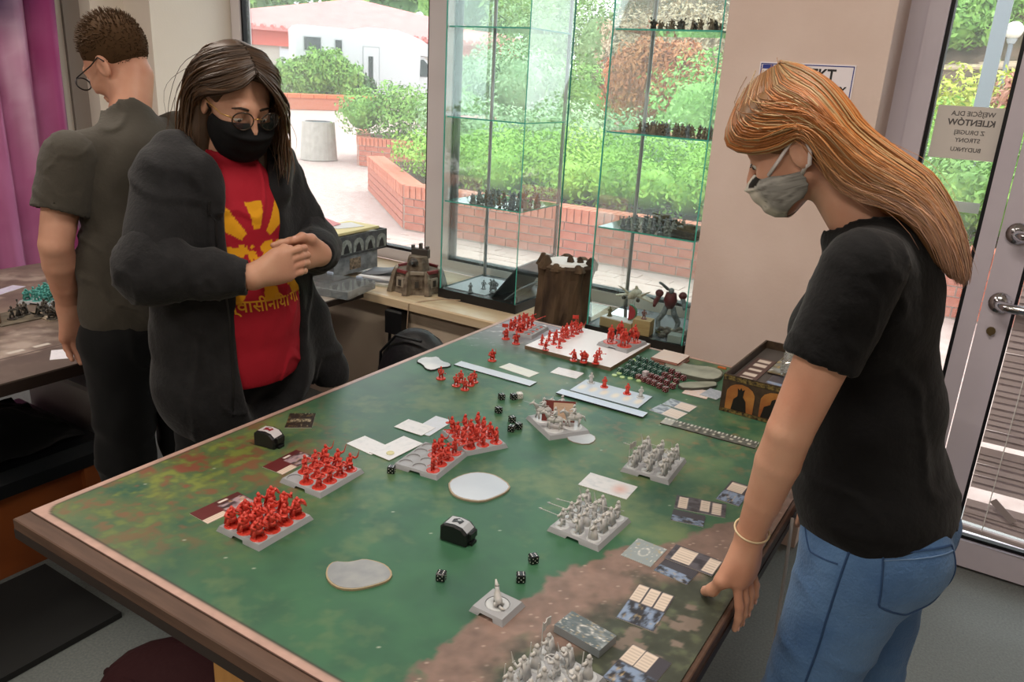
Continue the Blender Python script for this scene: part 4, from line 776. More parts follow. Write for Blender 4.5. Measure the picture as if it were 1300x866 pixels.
def horse_parts():
    b = MB(); w = MB()
    b.tube([(0, 0.020, 0.026), (0, 0.012, 0.0275), (0, 0.0, 0.0265), (0, -0.012, 0.0275), (0, -0.017, 0.030)], [0.005, 0.0085, 0.0078, 0.0085, 0.006], 10)
    b.tube([(0, -0.014, 0.031), (0, -0.021, 0.040), (0, -0.026, 0.045)], [0.006, 0.0042, 0.0035], 8); b.tube([(0, -0.024, 0.0465), (0, -0.031, 0.0425), (0, -0.035, 0.039)], [0.0036, 0.003, 0.0022], 8)
    for sx in (-1, 1): b.tube([(sx*0.0015, -0.0245, 0.048), (sx*0.002, -0.024, 0.0525)], [0.0013, 0.0003], 5)
    b.tube([(0, 0.019, 0.030), (0, 0.026, 0.026), (0, 0.030, 0.015)], [0.002, 0.003, 0.001], 6)
    for sx, y, dy in ((-1, 0.014, 0.004), (1, 0.014, -0.003), (-1, -0.013, -0.005), (1, -0.013, 0.003)):
        b.tube([(sx*0.005, y, 0.024), (sx*0.0055, y+dy*0.5, 0.014), (sx*0.0055, y+dy, 0.0045)], [0.0042, 0.0022, 0.0017], 6)
    b.tube([(0, 0.002, 0.033), (0, 0.001, 0.041), (0, 0.0, 0.048), (0, 0, 0.051)], [0.0045, 0.0046, 0.0058, 0.0025], 8)
    for sx in (-1, 1):
        b.tube([(sx*0.003, 0.001, 0.034), (sx*0.009, -0.004, 0.031), (sx*0.009, -0.002, 0.021)], [0.003, 0.0026, 0.002], 6); b.tube([(sx*0.005, 0, 0.048), (sx*0.009, -0.004, 0.043), (sx*0.005, -0.010, 0.042)], [0.0023, 0.002, 0.0017], 6)
    b.ball((0, -0.001, 0.0545), (0.003, 0.0033, 0.0036), 8, 6); b.lathe([(0.0035, 0.0545), (0.0033, 0.0565), (0.001, 0.060)], n=8)
    w.tube([(0.007, 0.012, 0.040), (0.006, -0.010, 0.042), (0.004, -0.05, 0.050)], [0.0008, 0.001, 0.0003], 5)
    return b, w
def mini(kind, fac, br=0.0145):
    """root empty > base, figure, weapon; built once for each kind and colour, then copied"""
    key = (kind, fac, br)
    if key not in MINI:
        mm, mbase = {'red': (M_red, M_redb), 'grey': (M_gry, M_gryb), 'teal': (M_teal, M_tealb), 'dark': (M_dark, M_dark)}[fac]
        bb = MB().lathe([(br, 0), (br, 0.0022), (br*0.93, 0.0034)], n=18)
        bs = bb.mesh('base', mbase, False)
        f, w = horse_parts() if kind == 'horse' else soldier_parts(kind)
        MINI[key] = (bs, f.mesh('figure', mm, True), w.mesh('weapon', M_flag if (kind == 'flag' and fac == 'red') else mm, False))
    return MINI[key]
def place_mini(kind, fac, loc, rz, label, group, cat='miniature', s=1.0, br=0.0145):
    bs, f, w = mini(kind, fac, br)
    nm = {'horse': 'cavalry_miniature', 'flag': 'standard_bearer_miniature'}.get(kind, 'soldier_miniature')
    r = empty(nm, loc, rz); r.scale = (s, s, s); tag(r, label, cat, group)
    link('base', bs, r); link('figure', f, r); link('standard' if kind == 'flag' else 'weapon', w, r); return r
def tray_mesh(w, d, h, cols, rows, br):
    """movement tray: sloped sides, finger notch, a sunk round seat for every base"""
    key = ('tray', w, d, h, cols, rows, br)
    if key in MINI: return MINI[key]
    b = MB(); s = 0.006; hx, hy = w/2, d/2; ix, iy = hx-s*0.8, hy-s*0.8
    nw = 0.016   # notch on the near (-y) side
    b.add([(-hx, -hy, 0), (-nw, -hy, 0), (-nw*0.8, -hy+0.002, h*0.55), (nw*0.8, -hy+0.002, h*0.55), (nw, -hy, 0), (hx, -hy, 0), (ix, -iy, h), (-ix, -iy, h)], [(0, 1, 2, 7), (2, 3, 6, 7), (3, 4, 5, 6)])
    b.add([(hx, -hy, 0), (hx, hy, 0), (ix, iy, h), (ix, -iy, h), (-hx, hy, 0), (-ix, iy, h), (-hx, -hy, 0), (-ix, -iy, h)], [(0, 1, 2, 3), (1, 4, 5, 2), (4, 6, 7, 5)])
    b.add([(-nw, -hy+0.0005, 0), (nw, -hy+0.0005, 0), (nw, -hy+0.015, 0), (-nw, -hy+0.015, 0), (nw*0.8, -hy+0.003, h*0.55), (nw*0.8, -hy+0.015, h*0.55), (-nw*0.8, -hy+0.015, h*0.55), (-nw*0.8, -hy+0.003, h*0.55)], [(4, 5, 6, 7), (2, 3, 6, 5)])
    cw, cd = 2*ix/cols, 2*iy/rows; n = 20; dep = 0.0025
    for i in range(cols):
        for j in range(rows):
            cx, cy = -ix+cw*(i+0.5), -iy+cd*(j+0.5); vs = []
            for k in range(n):
                a = 2*PI*k/n; ca, sa = math.cos(a), math.sin(a); t = min(cw/2/max(abs(ca), 1e-6), cd/2/max(abs(sa), 1e-6))
                vs.append((cx+ca*t, cy+sa*t, h))
            for rr, zz_ in ((br+0.0012, h), (br+0.0012, h-dep)):
                for k in range(n): a = 2*PI*k/n; vs.append((cx+rr*math.cos(a), cy+rr*math.sin(a), zz_))
            # square corners
            fs = [(k, (k+1) % n, n+(k+1) % n, n+k) for k in range(n)]+[(n+k, n+(k+1) % n, 2*n+(k+1) % n, 2*n+k) for k in range(n)]
            b.mi = 0; b.add(vs, fs)
            for sx in (-1, 1):
                for sy in (-1, 1):
                    corner = (cx+sx*cw/2, cy+sy*cd/2, h); k0 = [k for k in range(n) if (math.cos(2*PI*k/n)*sx > 1e-6 and math.sin(2*PI*k/n)*sy > 1e-6)]
                    pts_ = [vs[k] for k in k0]; ks = sorted(k0); 
                    for a_, c_ in zip(ks[:-1], ks[1:]):
                        va, vc = vs[a_], vs[c_]
                        if abs(va[0]-vc[0]) > 1e-6 and abs(va[1]-vc[1]) > 1e-6: b.add([va, corner, vc], [(0, 1, 2)])
                    for k in ks:
                        pass
            b.mi = 1; b.add([(cx+(br+0.0012)*math.cos(2*PI*k/n), cy+(br+0.0012)*math.sin(2*PI*k/n), h-dep) for k in range(n)], [tuple(range(n))])
            b.mi = 0
    me = b.mesh('tray_body', [M_tray, M_hole]); MINI[key] = me
    return me
def frame3(L, B, R, z):
    l, b, r = onZ(*L, z), onZ(*B, z), onZ(*R, z); c = (l+r)/2; u = b-l; v = r-b
    au = math.atan2(u[1], u[0]); av = math.atan2(v[1], v[0])-PI/2
    lu, lv = math.hypot(u[0], u[1]), math.hypot(v[0], v[1]); da = (av-au+PI) % (2*PI)-PI
    return c, au+da*lv/(lu+lv), lu, lv
def tray(label, L, B, R, fill, fac, kinds, mlabel, group, z=TZ, cols=3, rows=4, br=0.0145, size=None, face=PI, jitter=0.25, swap=False, s=1.1):
    c, an, lu, lv = frame3(L, B, R, z); w, d_ = size or (0.121, 0.143); h = 0.0105
    if swap: an -= PI/2
    r = empty('movement_tray', (c[0], c[1], z), an); tag(r, label, 'tray', None); link('tray_body', tray_mesh(w, d_, h, cols, rows, br), r)
    ix, iy = w/2-0.0048, d_/2-0.0048; cw, cd = 2*ix/cols, 2*iy/rows; out = []
    for i in range(cols):
        for j in range(rows):
            if not fill(i, j): continue
            x, y = -ix+cw*(i+0.5), -iy+cd*(j+0.5); ca, sa = math.cos(an), math.sin(an)
            k = kinds[(i*rows+j) % len(kinds)]; lab = mlabel
            if k == 'flag': lab = mlabel.replace('soldier', 'standard bearer').replace('spearman', 'standard bearer').replace('swordsman', 'standard bearer').replace('crossbowman', 'standard bearer')
            out.append(place_mini(k, fac, (c[0]+x*ca-y*sa, c[1]+x*sa+y*ca, z+h-0.0025), an+face+random.uniform(-jitter, jitter), lab, group, s=s, br=br))
    return r, c, an, out
allc = lambda i, j: True
tray('grey movement tray carrying cloaked red brutes by maroon cards', (273.6, 673.6), (329.7, 701), (399, 660), allc, 'red', ['brute', 'brute', 'sword', 'brute'], 'stocky red soldier miniature in the tray of brutes', 'red brutes in one tray', face=PI/2, jitter=0.5, s=1.14)
tray('grey movement tray of red crossbowmen with one empty seat', (355, 612), (408, 633), (462.5, 601), lambda i, j: not (i == 0 and j == 0), 'red', ['bow', 'bow', 'bow', 'sword'], 'red crossbowman miniature in the tray with one empty seat', 'red crossbowmen in one tray', face=PI/2)
tray('grey movement tray with several empty round seats', (501, 595), (552, 612.6), (590, 578), lambda i, j: i == 2 or (i == 1 and j > 1), 'red', ['spear', 'sword', 'spear'], 'red soldier miniature in the half empty tray', 'red soldiers in the half empty tray', face=PI/2)
tray('grey movement tray of red spearmen touching the half empty tray', (561, 549), (594.5, 579), (643, 570), allc, 'red', ['spear', 'spear', 'sword'], 'red spearman miniature in the full tray beside the half empty one', 'red spearmen in the full tray', swap=True, face=PI/2, size=(0.121, 0.143))
tray('grey movement tray of red soldiers at the far mat corner', (637, 424), (672, 432), (697, 417), lambda i, j: i < 2, 'red', ['spear', 'sword', 'spear', 'spear', 'sword', 'flag', 'spear', 'spear'], 'red soldier miniature in the far corner tray', 'red soldiers in the far corner tray', face=PI/2)
tray('grey movement tray of grey banner infantry near the woman', (787, 598), (849, 615), (872, 587), allc, 'grey', ['flag', 'sword', 'spear', 'sword', 'sword', 'bow', 'sword', 'spear', 'sword', 'sword', 'bow', 'sword'], 'grey soldier miniature in the tray with a swallowtail banner', 'grey banner infantry', face=-PI/2, s=1.08)
tray('grey movement tray of grey spear infantry beside the long white card', (695, 674), (760, 702), (800, 663), allc, 'grey', ['spear', 'spear', 'spear', 'sword', 'sword', 'robed', 'bow', 'sword', 'robed', 'sword', 'sword', 'spear'], 'grey soldier miniature in the tray beside the long white card', 'grey spear infantry', face=-PI/2, s=1.1)
r_, c_, an, ms = tray('grey movement tray on the brown dirt print near the table end', (640, 878), (705, 910), (752, 872), allc, 'grey', ['robed', 'sword', 'robed', 'flag', 'sword', 'robed', 'bow', 'sword', 'robed', 'sword', 'sword', 'robed'], 'grey soldier miniature in the tray on the dirt print', 'grey infantry on the dirt print', face=-PI/2)
# single square tray with a wolf
c_, an, _, _ = frame3((595, 775), (639, 797), (667, 771), TZ)
r_ = empty('movement_tray', (c_[0], c_[1], TZ), an); tag(r_, 'small square movement tray holding the grey wolf', 'tray'); link('tray_body', tray_mesh(0.071, 0.071, 0.0105, 1, 1, 0.021), r_)
wf = empty('wolf_miniature', (c_[0], c_[1], TZ+0.008), an-0.7); tag(wf, 'grey howling wolf miniature on the small square tray', 'miniature')
MB().lathe([(0.021, 0), (0.021, 0.002), (0.0195, 0.003)], n=22).build('base', M_gryb, wf)
b = MB(); b.tube([(0.010, 0, 0.008), (0.004, 0, 0.014), (-0.003, 0, 0.021), (-0.006, 0, 0.027), (-0.008, 0, 0.032)], [0.0065, 0.0068, 0.0058, 0.0042, 0.0038], 9)
b.tube([(-0.008, 0, 0.032), (-0.013, 0, 0.035), (-0.018, 0, 0.040)], [0.0042, 0.0030, 0.0014], 8)
for sx in (-1, 1): b.tube([(-0.004, sx*0.0035, 0.019), (-0.006, sx*0.004, 0.010), (-0.0065, sx*0.004, 0.003)], [0.003, 0.0021, 0.0022], 6); b.tube([(0.010, sx*0.005, 0.009), (0.004, sx*0.006, 0.006), (0.0, sx*0.006, 0.0042)], [0.0045, 0.003, 0.002], 6); b.tube([(-0.0075, sx*0.0025, 0.034), (-0.0045, sx*0.003, 0.038)], [0.0014, 0.0003], 5)
b.tube([(0.013, 0, 0.007), (0.019, 0.003, 0.005), (0.022, 0.007, 0.0045)], [0.0025, 0.0028, 0.001], 6); b.build('figure', M_gry, wf, smooth=True)
# cavalry on the centre tray with a framed card
r_, c_, an, ms = tray('grey cavalry tray holding a red framed card', (667, 532), (696, 559), (750, 551), allc, 'grey', ['horse'], 'grey horseman miniature in the tray with the framed card', 'grey cavalry in the card tray', cols=2, rows=2, br=0.0235, swap=True, face=1.13, size=(0.121, 0.143))
fr = empty('leaning_card', (c_[0]-0.002, c_[1]+0.004, TZ+0.009), 0.52); tag(fr, 'red framed text card leaning among the grey horsemen', 'card')
M_cfr = mat('card_frame_maroon', '6b2c26', 0.5); M_ctx = mat('card_text_tan', 'c7ab94', 0.6, col2='b59880', nscale=150, stretch=(0.3, 1, 4))
b = MB().box((-0.044, -0.001, 0), (0.044, 0.001, 0.058)); o_ = b.build('card', M_cfr, fr); o_.rotation_euler = (-0.35, 0, 0)
t_ = MB().box((-0.014, -0.0022, 0.006), (0.039, -0.0005, 0.053)).build('text_panel', M_ctx, o_)
# box lid with soldiers and the cavalry tray on it
def slab(name, label, cat, L, B, R, z, h, mats, group=None):
    c, an, lu, lv = frame3(L, B, R, z); r = empty(name, (c[0], c[1], z), an); tag(r, label, cat, group)
    b = MB().cbox((0, 0, 0), (lu, lv, h), 0, 0.0008); b.m = [1]*len(b.m); b.m[1] = 0; b.build('panel', mats, r); return r, c, an, lu, lv
M_white = mat('lid_white', 'f0f0f4', 0.4, 0.4); M_card_edge = mat('carton_edge_brown', '7a6450', 0.7)
slab('box_lid', 'white upturned box lid carrying red figures', 'lid', (670, 443), (776, 473), (822, 441), TZ, 0.013, [M_white, M_card_edge])
LZ = TZ+0.013
tray('grey cavalry tray standing on the white box lid', (757, 437), (801, 451), (822, 438), allc, 'red', ['horse'], 'red horseman miniature in the tray on the box lid', 'red cavalry on the box lid', z=LZ, cols=2, rows=2, br=0.0235, face=0.2, size=(0.121, 0.143))
kk = ['spear', 'sword', 'spear', 'bow', 'sword']
for i, (px, py) in enumerate(((687.7, 437.5), (692.8, 444.5), (703, 437), (709.7, 441.5), (706, 431), (714.5, 433.5), (720, 429.5), (726, 427), (731.5, 424), (737, 421.5), (713.5, 426.5), (719, 422.5), (725, 419.5), (697, 432))):
    p = onZ(px, py, LZ); place_mini(kk[i % 5], 'red', (p[0], p[1], LZ), random.uniform(0.8, 2.2), 'red soldier miniature in the crowd along the box lid edge', 'red soldiers crowded on the box lid', s=0.92, br=0.0125)
p = onZ(730.5, 419, LZ); place_mini('flag', 'red', (p[0], p[1], LZ), 0.5, 'red standard bearer miniature among the crowd on the box lid', None, br=0.0125)
for px, py, k in ((728, 458, 'sword'), (741, 460, 'brute'), (756, 461.5, 'robed'), (760, 456, 'flag')):
    p = onZ(px, py, LZ); place_mini(k if k != 'flag' else 'spear', 'red', (p[0], p[1], LZ), random.uniform(-0.6, 0.6), 'red character miniature standing at the open front of the box lid', 'red characters on the box lid front', br=0.0125)
for px, py, k, lab in ((642, 430.5, 'flag', 'red standard bearer standing loose before the far corner tray'), (655, 436.5, 'sword', 'red soldier standing loose before the far corner tray'), (624.7, 458, 'sword', 'lone red soldier standing on open green mat'), (559.7, 481, 'spear', 'lone red spearman beside the jagged grey tile')):
    p = onZ(px, py, TZ); place_mini(k, 'red', (p[0], p[1], TZ), 0.4, lab, None)
for px, py in ((579, 490), (590, 495), (585, 485), (597, 489.5), (602, 485.5)):
    p = onZ(px, py, TZ); place_mini('spear', 'red', (p[0], p[1], TZ), 0.3+random.uniform(-.2, .2), 'red spearman miniature in the loose huddle on green mat', 'loose huddle of red spearmen', s=0.95, br=0.0135)
for k in range(4):   # shields left in the third row of the far corner tray
    c_, an, _, _ = frame3((637, 424), (672, 432), (697, 417), TZ); x, y = 0.037, -0.050+0.0335*k; ca, sa = math.cos(an), math.sin(an)
    o_ = MB().lathe([(0.002, 0), (0.006, 0.001), (0.004, 0.003)], n=9).build('shield_piece', M_red, None, (c_[0]+x*ca-y*sa, c_[1]+x*sa+y*ca, TZ+0.008)); tag(o_, 'tiny red shield piece in the far corner tray', 'shield', 'red shield pieces in the far tray')
# ------------------------------------------------------------------ printed cards
M_print = mat('card_print', 'ffffff', 0.42, 0.45, attr='Col')
def printed(name, label, cat, c, an, w, h, th, painter, z=TZ, edge='c9c4bc', res=(40, 28), group=None):
    nx, ny = res; U, V_ = np.meshgrid(np.linspace(0, 1, nx), np.linspace(0, 1, ny), indexing='ij'); C = painter(U, V_)
    P = np.stack([(U-0.5)*w, (V_-0.5)*h, np.full(U.shape, th)], -1).reshape(-1, 3); I = np.arange(nx*ny).reshape(nx, ny)
    F = np.stack([I[:-1, :-1], I[1:, :-1], I[1:, 1:], I[:-1, 1:]], -1).reshape(-1, 4).tolist()
    ring = np.concatenate([I[:, 0], I[-1, 1:], I[::-1, -1][1:], I[0, ::-1][1:-1]]); nb = len(P); low = P[ring].copy(); low[:, 2] = 0; e = P[ring].copy()
    PP = np.concatenate([P, e, low]); n = len(ring); CC = np.concatenate([C.reshape(-1, 3), np.tile(H(edge), (2*n, 1))])
    for k in range(n): j = (k+1) % n; F.append([nb+k, nb+n+k, nb+n+j, nb+j])
    F.append([nb+n+k for k in range(n)][::-1])
    return tag(color_mesh(name, PP, F, CC, M_print, None, (c[0], c[1], z), rz=an), label, cat, group)
def base_(U, c): return np.ones(U.shape+(3,))*H(c)
def rect(C, U, V_, u0, v0, u1, v1, c): m = (U >= u0) & (U <= u1) & (V_ >= v0) & (V_ <= v1); C[m] = H(c); return C
def textlines(C, U, V_, u0, v0, u1, v1, bgc='d8c9ba', ink='8a7c70', n=6, vert=False):
    rect(C, U, V_, u0, v0, u1, v1, bgc); t = (U if vert else V_); a0, a1 = (u0, u1) if vert else (v0, v1)
    m = (U >= u0+.02) & (U <= u1-.02) & (V_ >= v0+.02) & (V_ <= v1-.02) & ((((t-a0)/(a1-a0)*n) % 1) > 0.55); C[m] = C[m]*0.55+H(ink)*0.45; return C
def art(C, U, V_, u0, v0, u1, v1, seed, sky='8b9cb5', dark='33343c', acc='b59a6a'):
    m = (U >= u0) & (U <= u1) & (V_ >= v0) & (V_ <= v1); n = vnoise(U*7, V_*7, seed); q = lerp(lerp(H(sky)*np.ones(U.shape+(3,)), H(dark), 0.5+1.5*n), H(acc), vnoise(U*13, V_*13, seed+5)*1.5-0.7); C[m] = q[m]; return C
def p_white(seed, tone='e4e6ea'):
    def f(U, V_): C = base_(U, tone); n = vnoise(U*9, V_*9, seed, 3); return lerp(C, H('cdd3da'), n*0.6)
    return f
def p_half(seed, left='8d9aa8', right='d9cdc4'):
    def f(U, V_): C = base_(U, left); art(C, U, V_, 0, 0, 0.42, 1, seed, 'aab6c2', '6d7988', '98a3ae'); textlines(C, U, V_, 0.43, 0.06, 0.98, 0.94, right, 'a89c92', 7); return C
    return f
def p_dark(seed, panels):
    def f(U, V_):
        C = base_(U, '3f3d45'); art(C, U, V_, 0.02, 0.03, 0.98, 0.5, seed, '8194b0', '2c2c33', 'c0a878')
        for (u0, v0, u1, v1) in panels: textlines(C, U, V_, u0, v0, u1, v1)
        return C
    return f
def p_strip(panels, seed=3, bgc='45434b'):
    def f(U, V_):
        C = base_(U, bgc); art(C, U, V_, 0.0, 0.0, 1, 1, seed, '55525a', '35333a', '6a6770')
        for (u0, v0, u1, v1) in panels: textlines(C, U, V_, u0, v0, u1, v1)
        return C
    return f
def p_maroon(seed):
    def f(U, V_):
        C = base_(U, '5c1f20'); art(C, U, V_, 0.02, 0.45, 0.98, 0.98, seed, 'a08a90', '3a2a2c', 'c9a06a'); rect(C, U, V_, 0.02, 0.45, 0.28, 0.98, '4f1c1c'); textlines(C, U, V_, 0.70, 0.0, 1.0, 0.44, 'd8c4b4', 'a08c80', 3, True); rect(C, U, V_, 0.10, 0.52, 0.18, 0.72, 'd9cfc6'); rect(C, U, V_, 0.62, 0.8, 0.72, 0.95, 'c9c0b6'); return C
    return f
def p_back(seed, bgc='6e777c', acc='a89a78'):
    def f(U, V_):
        C = base_(U, bgc); n = vnoise(U*6, V_*6, seed); C = lerp(C, H('8f979a'), n); d = np.hypot((U-0.5)*1.4, V_-0.5)
        C = lerp(C, H('d8d6d0'), (1-np.abs(d-0.2)/0.05)*(0.6+vnoise(U*16, V_*16, seed+2))); C = lerp(C, H(acc), (vnoise(U*12, V_*12, seed+3)-0.45)*2*(d > 0.28)); return C
    return f
def card(label, L, B, R, painter, th=0.0012, z=TZ, name='card', edge='c9c4bc', group=None, cat='card', grow=1.0):
    c, an, lu, lv = frame3(L, B, R, z+th); return printed(name, label, cat, c, an, lu*grow, lv*grow, th, painter, z, edge, group=group)
card('white card lying in front under the empty seats tray, corner overlapped', (439, 563), (471, 577), (495, 567), p_white(1))
card('white card carrying the pale ring token', (468, 574), (494, 584), (538, 563), p_white(2), z=TZ+0.0012)
card('white card behind, its corner over the grey blue card', (500, 541.7), (535, 553), (553, 543), p_white(3), z=TZ+0.0012)
card('pale grey blue card beside the red spearmen tray', (522.6, 546.5), (545, 554), (575, 534.5), p_white(4, 'd3dae6'))
card('long pale blue range strip near the spearmen huddle', (576, 462.7), (672.6, 490), (681.4, 485), p_white(5, 'c9d6e4'), 0.003, name='range_strip', edge='2a2c2e', cat='strip')
card('pale card behind the long blue range strip', (633.7, 466), (671.8, 479), (684.5, 473.5), p_white(6, 'dfe2dc'))
card('small white card in front of the box lid', (699, 472.7), (731.7, 481), (741, 473.8), p_white(7, 'e2e2e6'))
card('pale blue plate with printed discs under four upright figures', (722.6, 495), (809.4, 518), (829, 503.4), lambda U, V_: lerp(base_(U, 'bccbdc'), H('ddd9d0'), np.maximum(0, 1-np.abs(((U*6) % 1)-0.5)*2.6)*np.maximum(0, 1-np.abs(V_-0.42)*4)*2), 0.003, name='rank_plate', edge='6d7680', cat='plate')
card('long pale blue strip along the front of the plate', (704.8, 498.5), (815.5, 529), (823.5, 524), p_white(9, 'bfd0e6'), 0.0032, z=TZ+0.003, name='range_strip', edge='2a2c2e', cat='strip')
for px, py, fac, lab in ((750, 486, 'grey', 'grey upright figure at the free end of the plate'), (767, 491.5, 'red', 'red upright figure next to the plate end'), (796, 500, 'red', 'red upright figure in the middle of the plate'), (813, 504.5, 'grey', 'grey upright figure at the plate end near text cards')):
    p = onZ(px, py, TZ+0.003); place_mini('robed', fac, (p[0], p[1], TZ+0.003), 0.5, lab, None, s=0.85, br=0.0145)
card('blue and cream half card behind its twin', (841.4, 512.8), (875, 523.5), (884.7, 516), p_half(11))
card('blue and cream half card nearer the dark ruler', (825, 520.6), (859.6, 533), (872.6, 524.7), p_half(12))
def p_ruler(U, V_):
    C = base_(U, '5a5d58'); C = lerp(C, H('3a3d38'), vnoise(U*30, V_*4, 15)*1.5); C = lerp(C, H('a9aca8'), (U < 0.12)*0.8); C[((U*24) % 1 < 0.35) & (V_ > 0.72)] = H('c9c9c2'); C[((U*11) % 1 < 0.3) & (V_ < 0.55) & (V_ > 0.3)] = H('b4b2a6'); return C
c_, an, lu, lv = frame3((838.8, 538), (959, 571), (963, 563), TZ); printed('ruler', 'dark grey printed measuring ruler beside the game box', 'ruler', c_, an, lu, max(lv, 0.024), 0.003, p_ruler, TZ, '3a3530', (90, 10))
card('long white card between the grey trays', (734.5, 615), (795.5, 634.5), (809, 618), lambda U, V_: lerp(lerp(base_(U, 'd9dadd'), H('c2c8ce'), vnoise(U*9, V_*9, 4)), H('d8aea6'), 1-np.hypot((U-0.75)*2.2, V_-0.5)*2.2))
card('dark illustrated card strip with three text panels', (855, 645), (920, 657), (923, 640), p_strip(((0.06, 0.08, 0.24, 0.92), (0.5, 0.15, 0.68, 0.95), (0.72, 0.1, 0.92, 0.9))))
card('dark art card tucked below the three panel strip', (851, 660), (893, 669), (896, 655), p_dark(21, ()), z=TZ)
card('dark art card with one text panel near her wrist', (913, 633), (940, 645), (953, 619), p_dark(22, ((0.1, 0.55, 0.75, 0.95),)))
card('pale grey card back between tray and dirt print', (788, 704.6), (826, 720), (847, 697.6), p_back(23, '8c9698'))
card('dark card strip with two text panels beside her thumb', (846, 708), (905, 733), (915, 713), p_strip(((0.12, 0.1, 0.5, 0.95), (0.76, 0.1, 0.98, 0.95))), z=TZ+0.0013)
card('dark art card partly under the two panel strip', (829, 724), (872, 742), (888, 726), p_dark(24, ()))
card('dark unit card with three cream text panels', (781, 784), (829, 801.5), (857.5, 757), p_dark(25, ((0.02, 0.54, 0.30, 0.98), (0.35, 0.54, 0.62, 0.98), (0.68, 0.54, 0.97, 0.98))))
card('dark unit card with two cream text panels at mat end', (760, 860), (814, 884), (857, 842), p_dark(26, ((0.02, 0.54, 0.34, 0.98), (0.38, 0.54, 0.68, 0.98))))
card('thick deck of grey backed cards on the dirt print', (703.6, 793), (761, 826), (783, 807), p_back(27, '59656a'), 0.015, name='card_deck', edge='8f979c', cat='deck')
card('maroon unit card with portrait beside the brutes tray', (239, 652), (264, 664), (326, 636), p_maroon(31))
card('maroon unit card beside the crossbowmen tray', (332, 592.6), (358.6, 602), (402, 580), p_maroon(32))
card('small dark gold patterned card near the upright tape measure', (362.5, 542.6), (396.7, 543.5), (400, 525), lambda U, V_: lerp(lerp(base_(U, '2a241f'), H('6a5a38'), (vnoise(U*14, V_*14, 34)-0.25)*1.6), H('b5a88a'), (1-np.abs(V_-0.5)*7)*(np.abs(U-0.5) < 0.38)*(0.5+vnoise(U*20, V_*9, 35))))
# card stack, terrain tiles and game box at the far right of the mat
c_, an, lu, lv = frame3((830.8, 461), (861.5, 471), (870, 459), TZ)
for k in range(6): printed('card', ('pale worn card on top of the stack by the pillar' if k == 5 else 'reddish edged card within the stack by the pillar'), 'card', (c_[0]+random.uniform(-.002, .002), c_[1]+random.uniform(-.002, .002)), an+random.uniform(-.05, .05), lu, lv, 0.0034, p_white(40+k, 'd8c6bc' if k == 5 else '9a6f60'), TZ+k*0.0035, '9a6a5c', (8, 6), 'cards in the stack by the pillar')
def blob(name, label, cat, pts, z, th, ctop, cedge, seed, zoff=0.0):
    P = [onZ(px, py, z) for px, py in pts]; cx = sum(p[0] for p in P)/len(P); cy = sum(p[1] for p in P)/len(P)
    # smooth the outline once and fan it
    Q = []
    for i in range(len(P)): a, b_ = P[i], P[(i+1) % len(P)]; Q += [a*0.75+b_*0.25, a*0.25+b_*0.75]
    poly = [(p[0]-cx, p[1]-cy) for p in Q]
    r = empty(name, (cx, cy, z+zoff)); tag(r, label, cat); MB().prism(poly, 0, th).build('rim', mat('tile_edge_'+name+str(seed), cedge, 0.7), r)
    MB().prism([(x*0.955, y*0.94) for x, y in poly], th-0.0003, th+0.0006).build('face', mat('tile_face_'+name+str(seed), ctop[0], 0.4, 0.5, col2=ctop[1], nscale=ctop[2], ndetail=8), r); return r
blob('terrain_tile', 'pale blue pond shaped terrain tile beside the trays', 'terrain tile', [(569, 613), (585, 605), (602, 601), (618, 602), (632, 606), (649, 618), (644, 626), (630, 633), (612, 639), (592, 637), (577, 632), (570, 624)], TZ, 0.004, ('b6c2cf', 'c3cdd8', 6), 'a99a86', 1)
blob('terrain_tile', 'grey rocky terrain tile near the table front', 'terrain tile', [(413, 732), (415.6, 721), (424, 714.6), (440, 716), (452, 714), (462, 711.5), (478, 714.6), (491, 719.6), (499, 730), (494, 739), (478, 745), (452, 751), (431, 749.6), (418, 742)], TZ, 0.004, ('858a8e', '96999a', 30), 'a8977a', 2)
blob('terrain_tile', 'round pale terrain tile peeping from under the cavalry tray', 'terrain tile', [(722, 561), (745, 566), (757, 560), (755, 553), (738, 549), (718, 553)], TZ, 0.002, ('b9c0c6', 'aab2ba', 9), '8a8074', 3, zoff=-0.0005)
blob('terrain_tile', 'jagged pale grey terrain tile at the mat edge', 'terrain tile', [(527, 460), (537, 454.5), (547, 455), (556, 453.5), (561, 460), (573, 463), (572, 467), (559, 468), (549, 472), (540, 470), (536, 464)], TZ, 0.004, ('aeb8c0', 'dfe3e6', 8), '2e3030', 4)
blob('terrain_tile', 'paddle shaped grey green terrain tile beside the game box', 'terrain tile', [(841, 468), (846, 463), (858, 463), (880, 468), (905, 470), (919, 476), (915, 484), (903, 487), (880, 483), (858, 477)], TZ, 0.012, ('7c8478', 'a3a99a', 14), '55554a', 5)
blob('terrain_tile', 'narrow grey terrain tile before the paddle shaped one', 'terrain tile', [(858, 491), (868, 488), (905, 487), (911, 489), (908, 494), (868, 497)], TZ, 0.008, ('7a7f72', '9a9f90', 16), '4a4a42', 6)
card('red bordered white card before the narrow terrain tile', (866, 499), (897, 507), (905, 498), p_white(51, 'd6c3ba'), edge='8a4a40'); card('grey blue card against the game box side', (893, 501), (911, 509), (918, 499), p_white(52, '9aa4b0'), z=TZ+0.0013)
tag(MB().cbox((0, 0, 0), (0.028, 0.008, 0.006), 0, 0.002).build('orange_marker', mat('marker_orange', 'b8622c', 0.5), None, tuple(onZ(915, 469, TZ)-np.array([0, -0.012, 0])), ), 'small orange marker lying behind the paddle tile', 'marker')
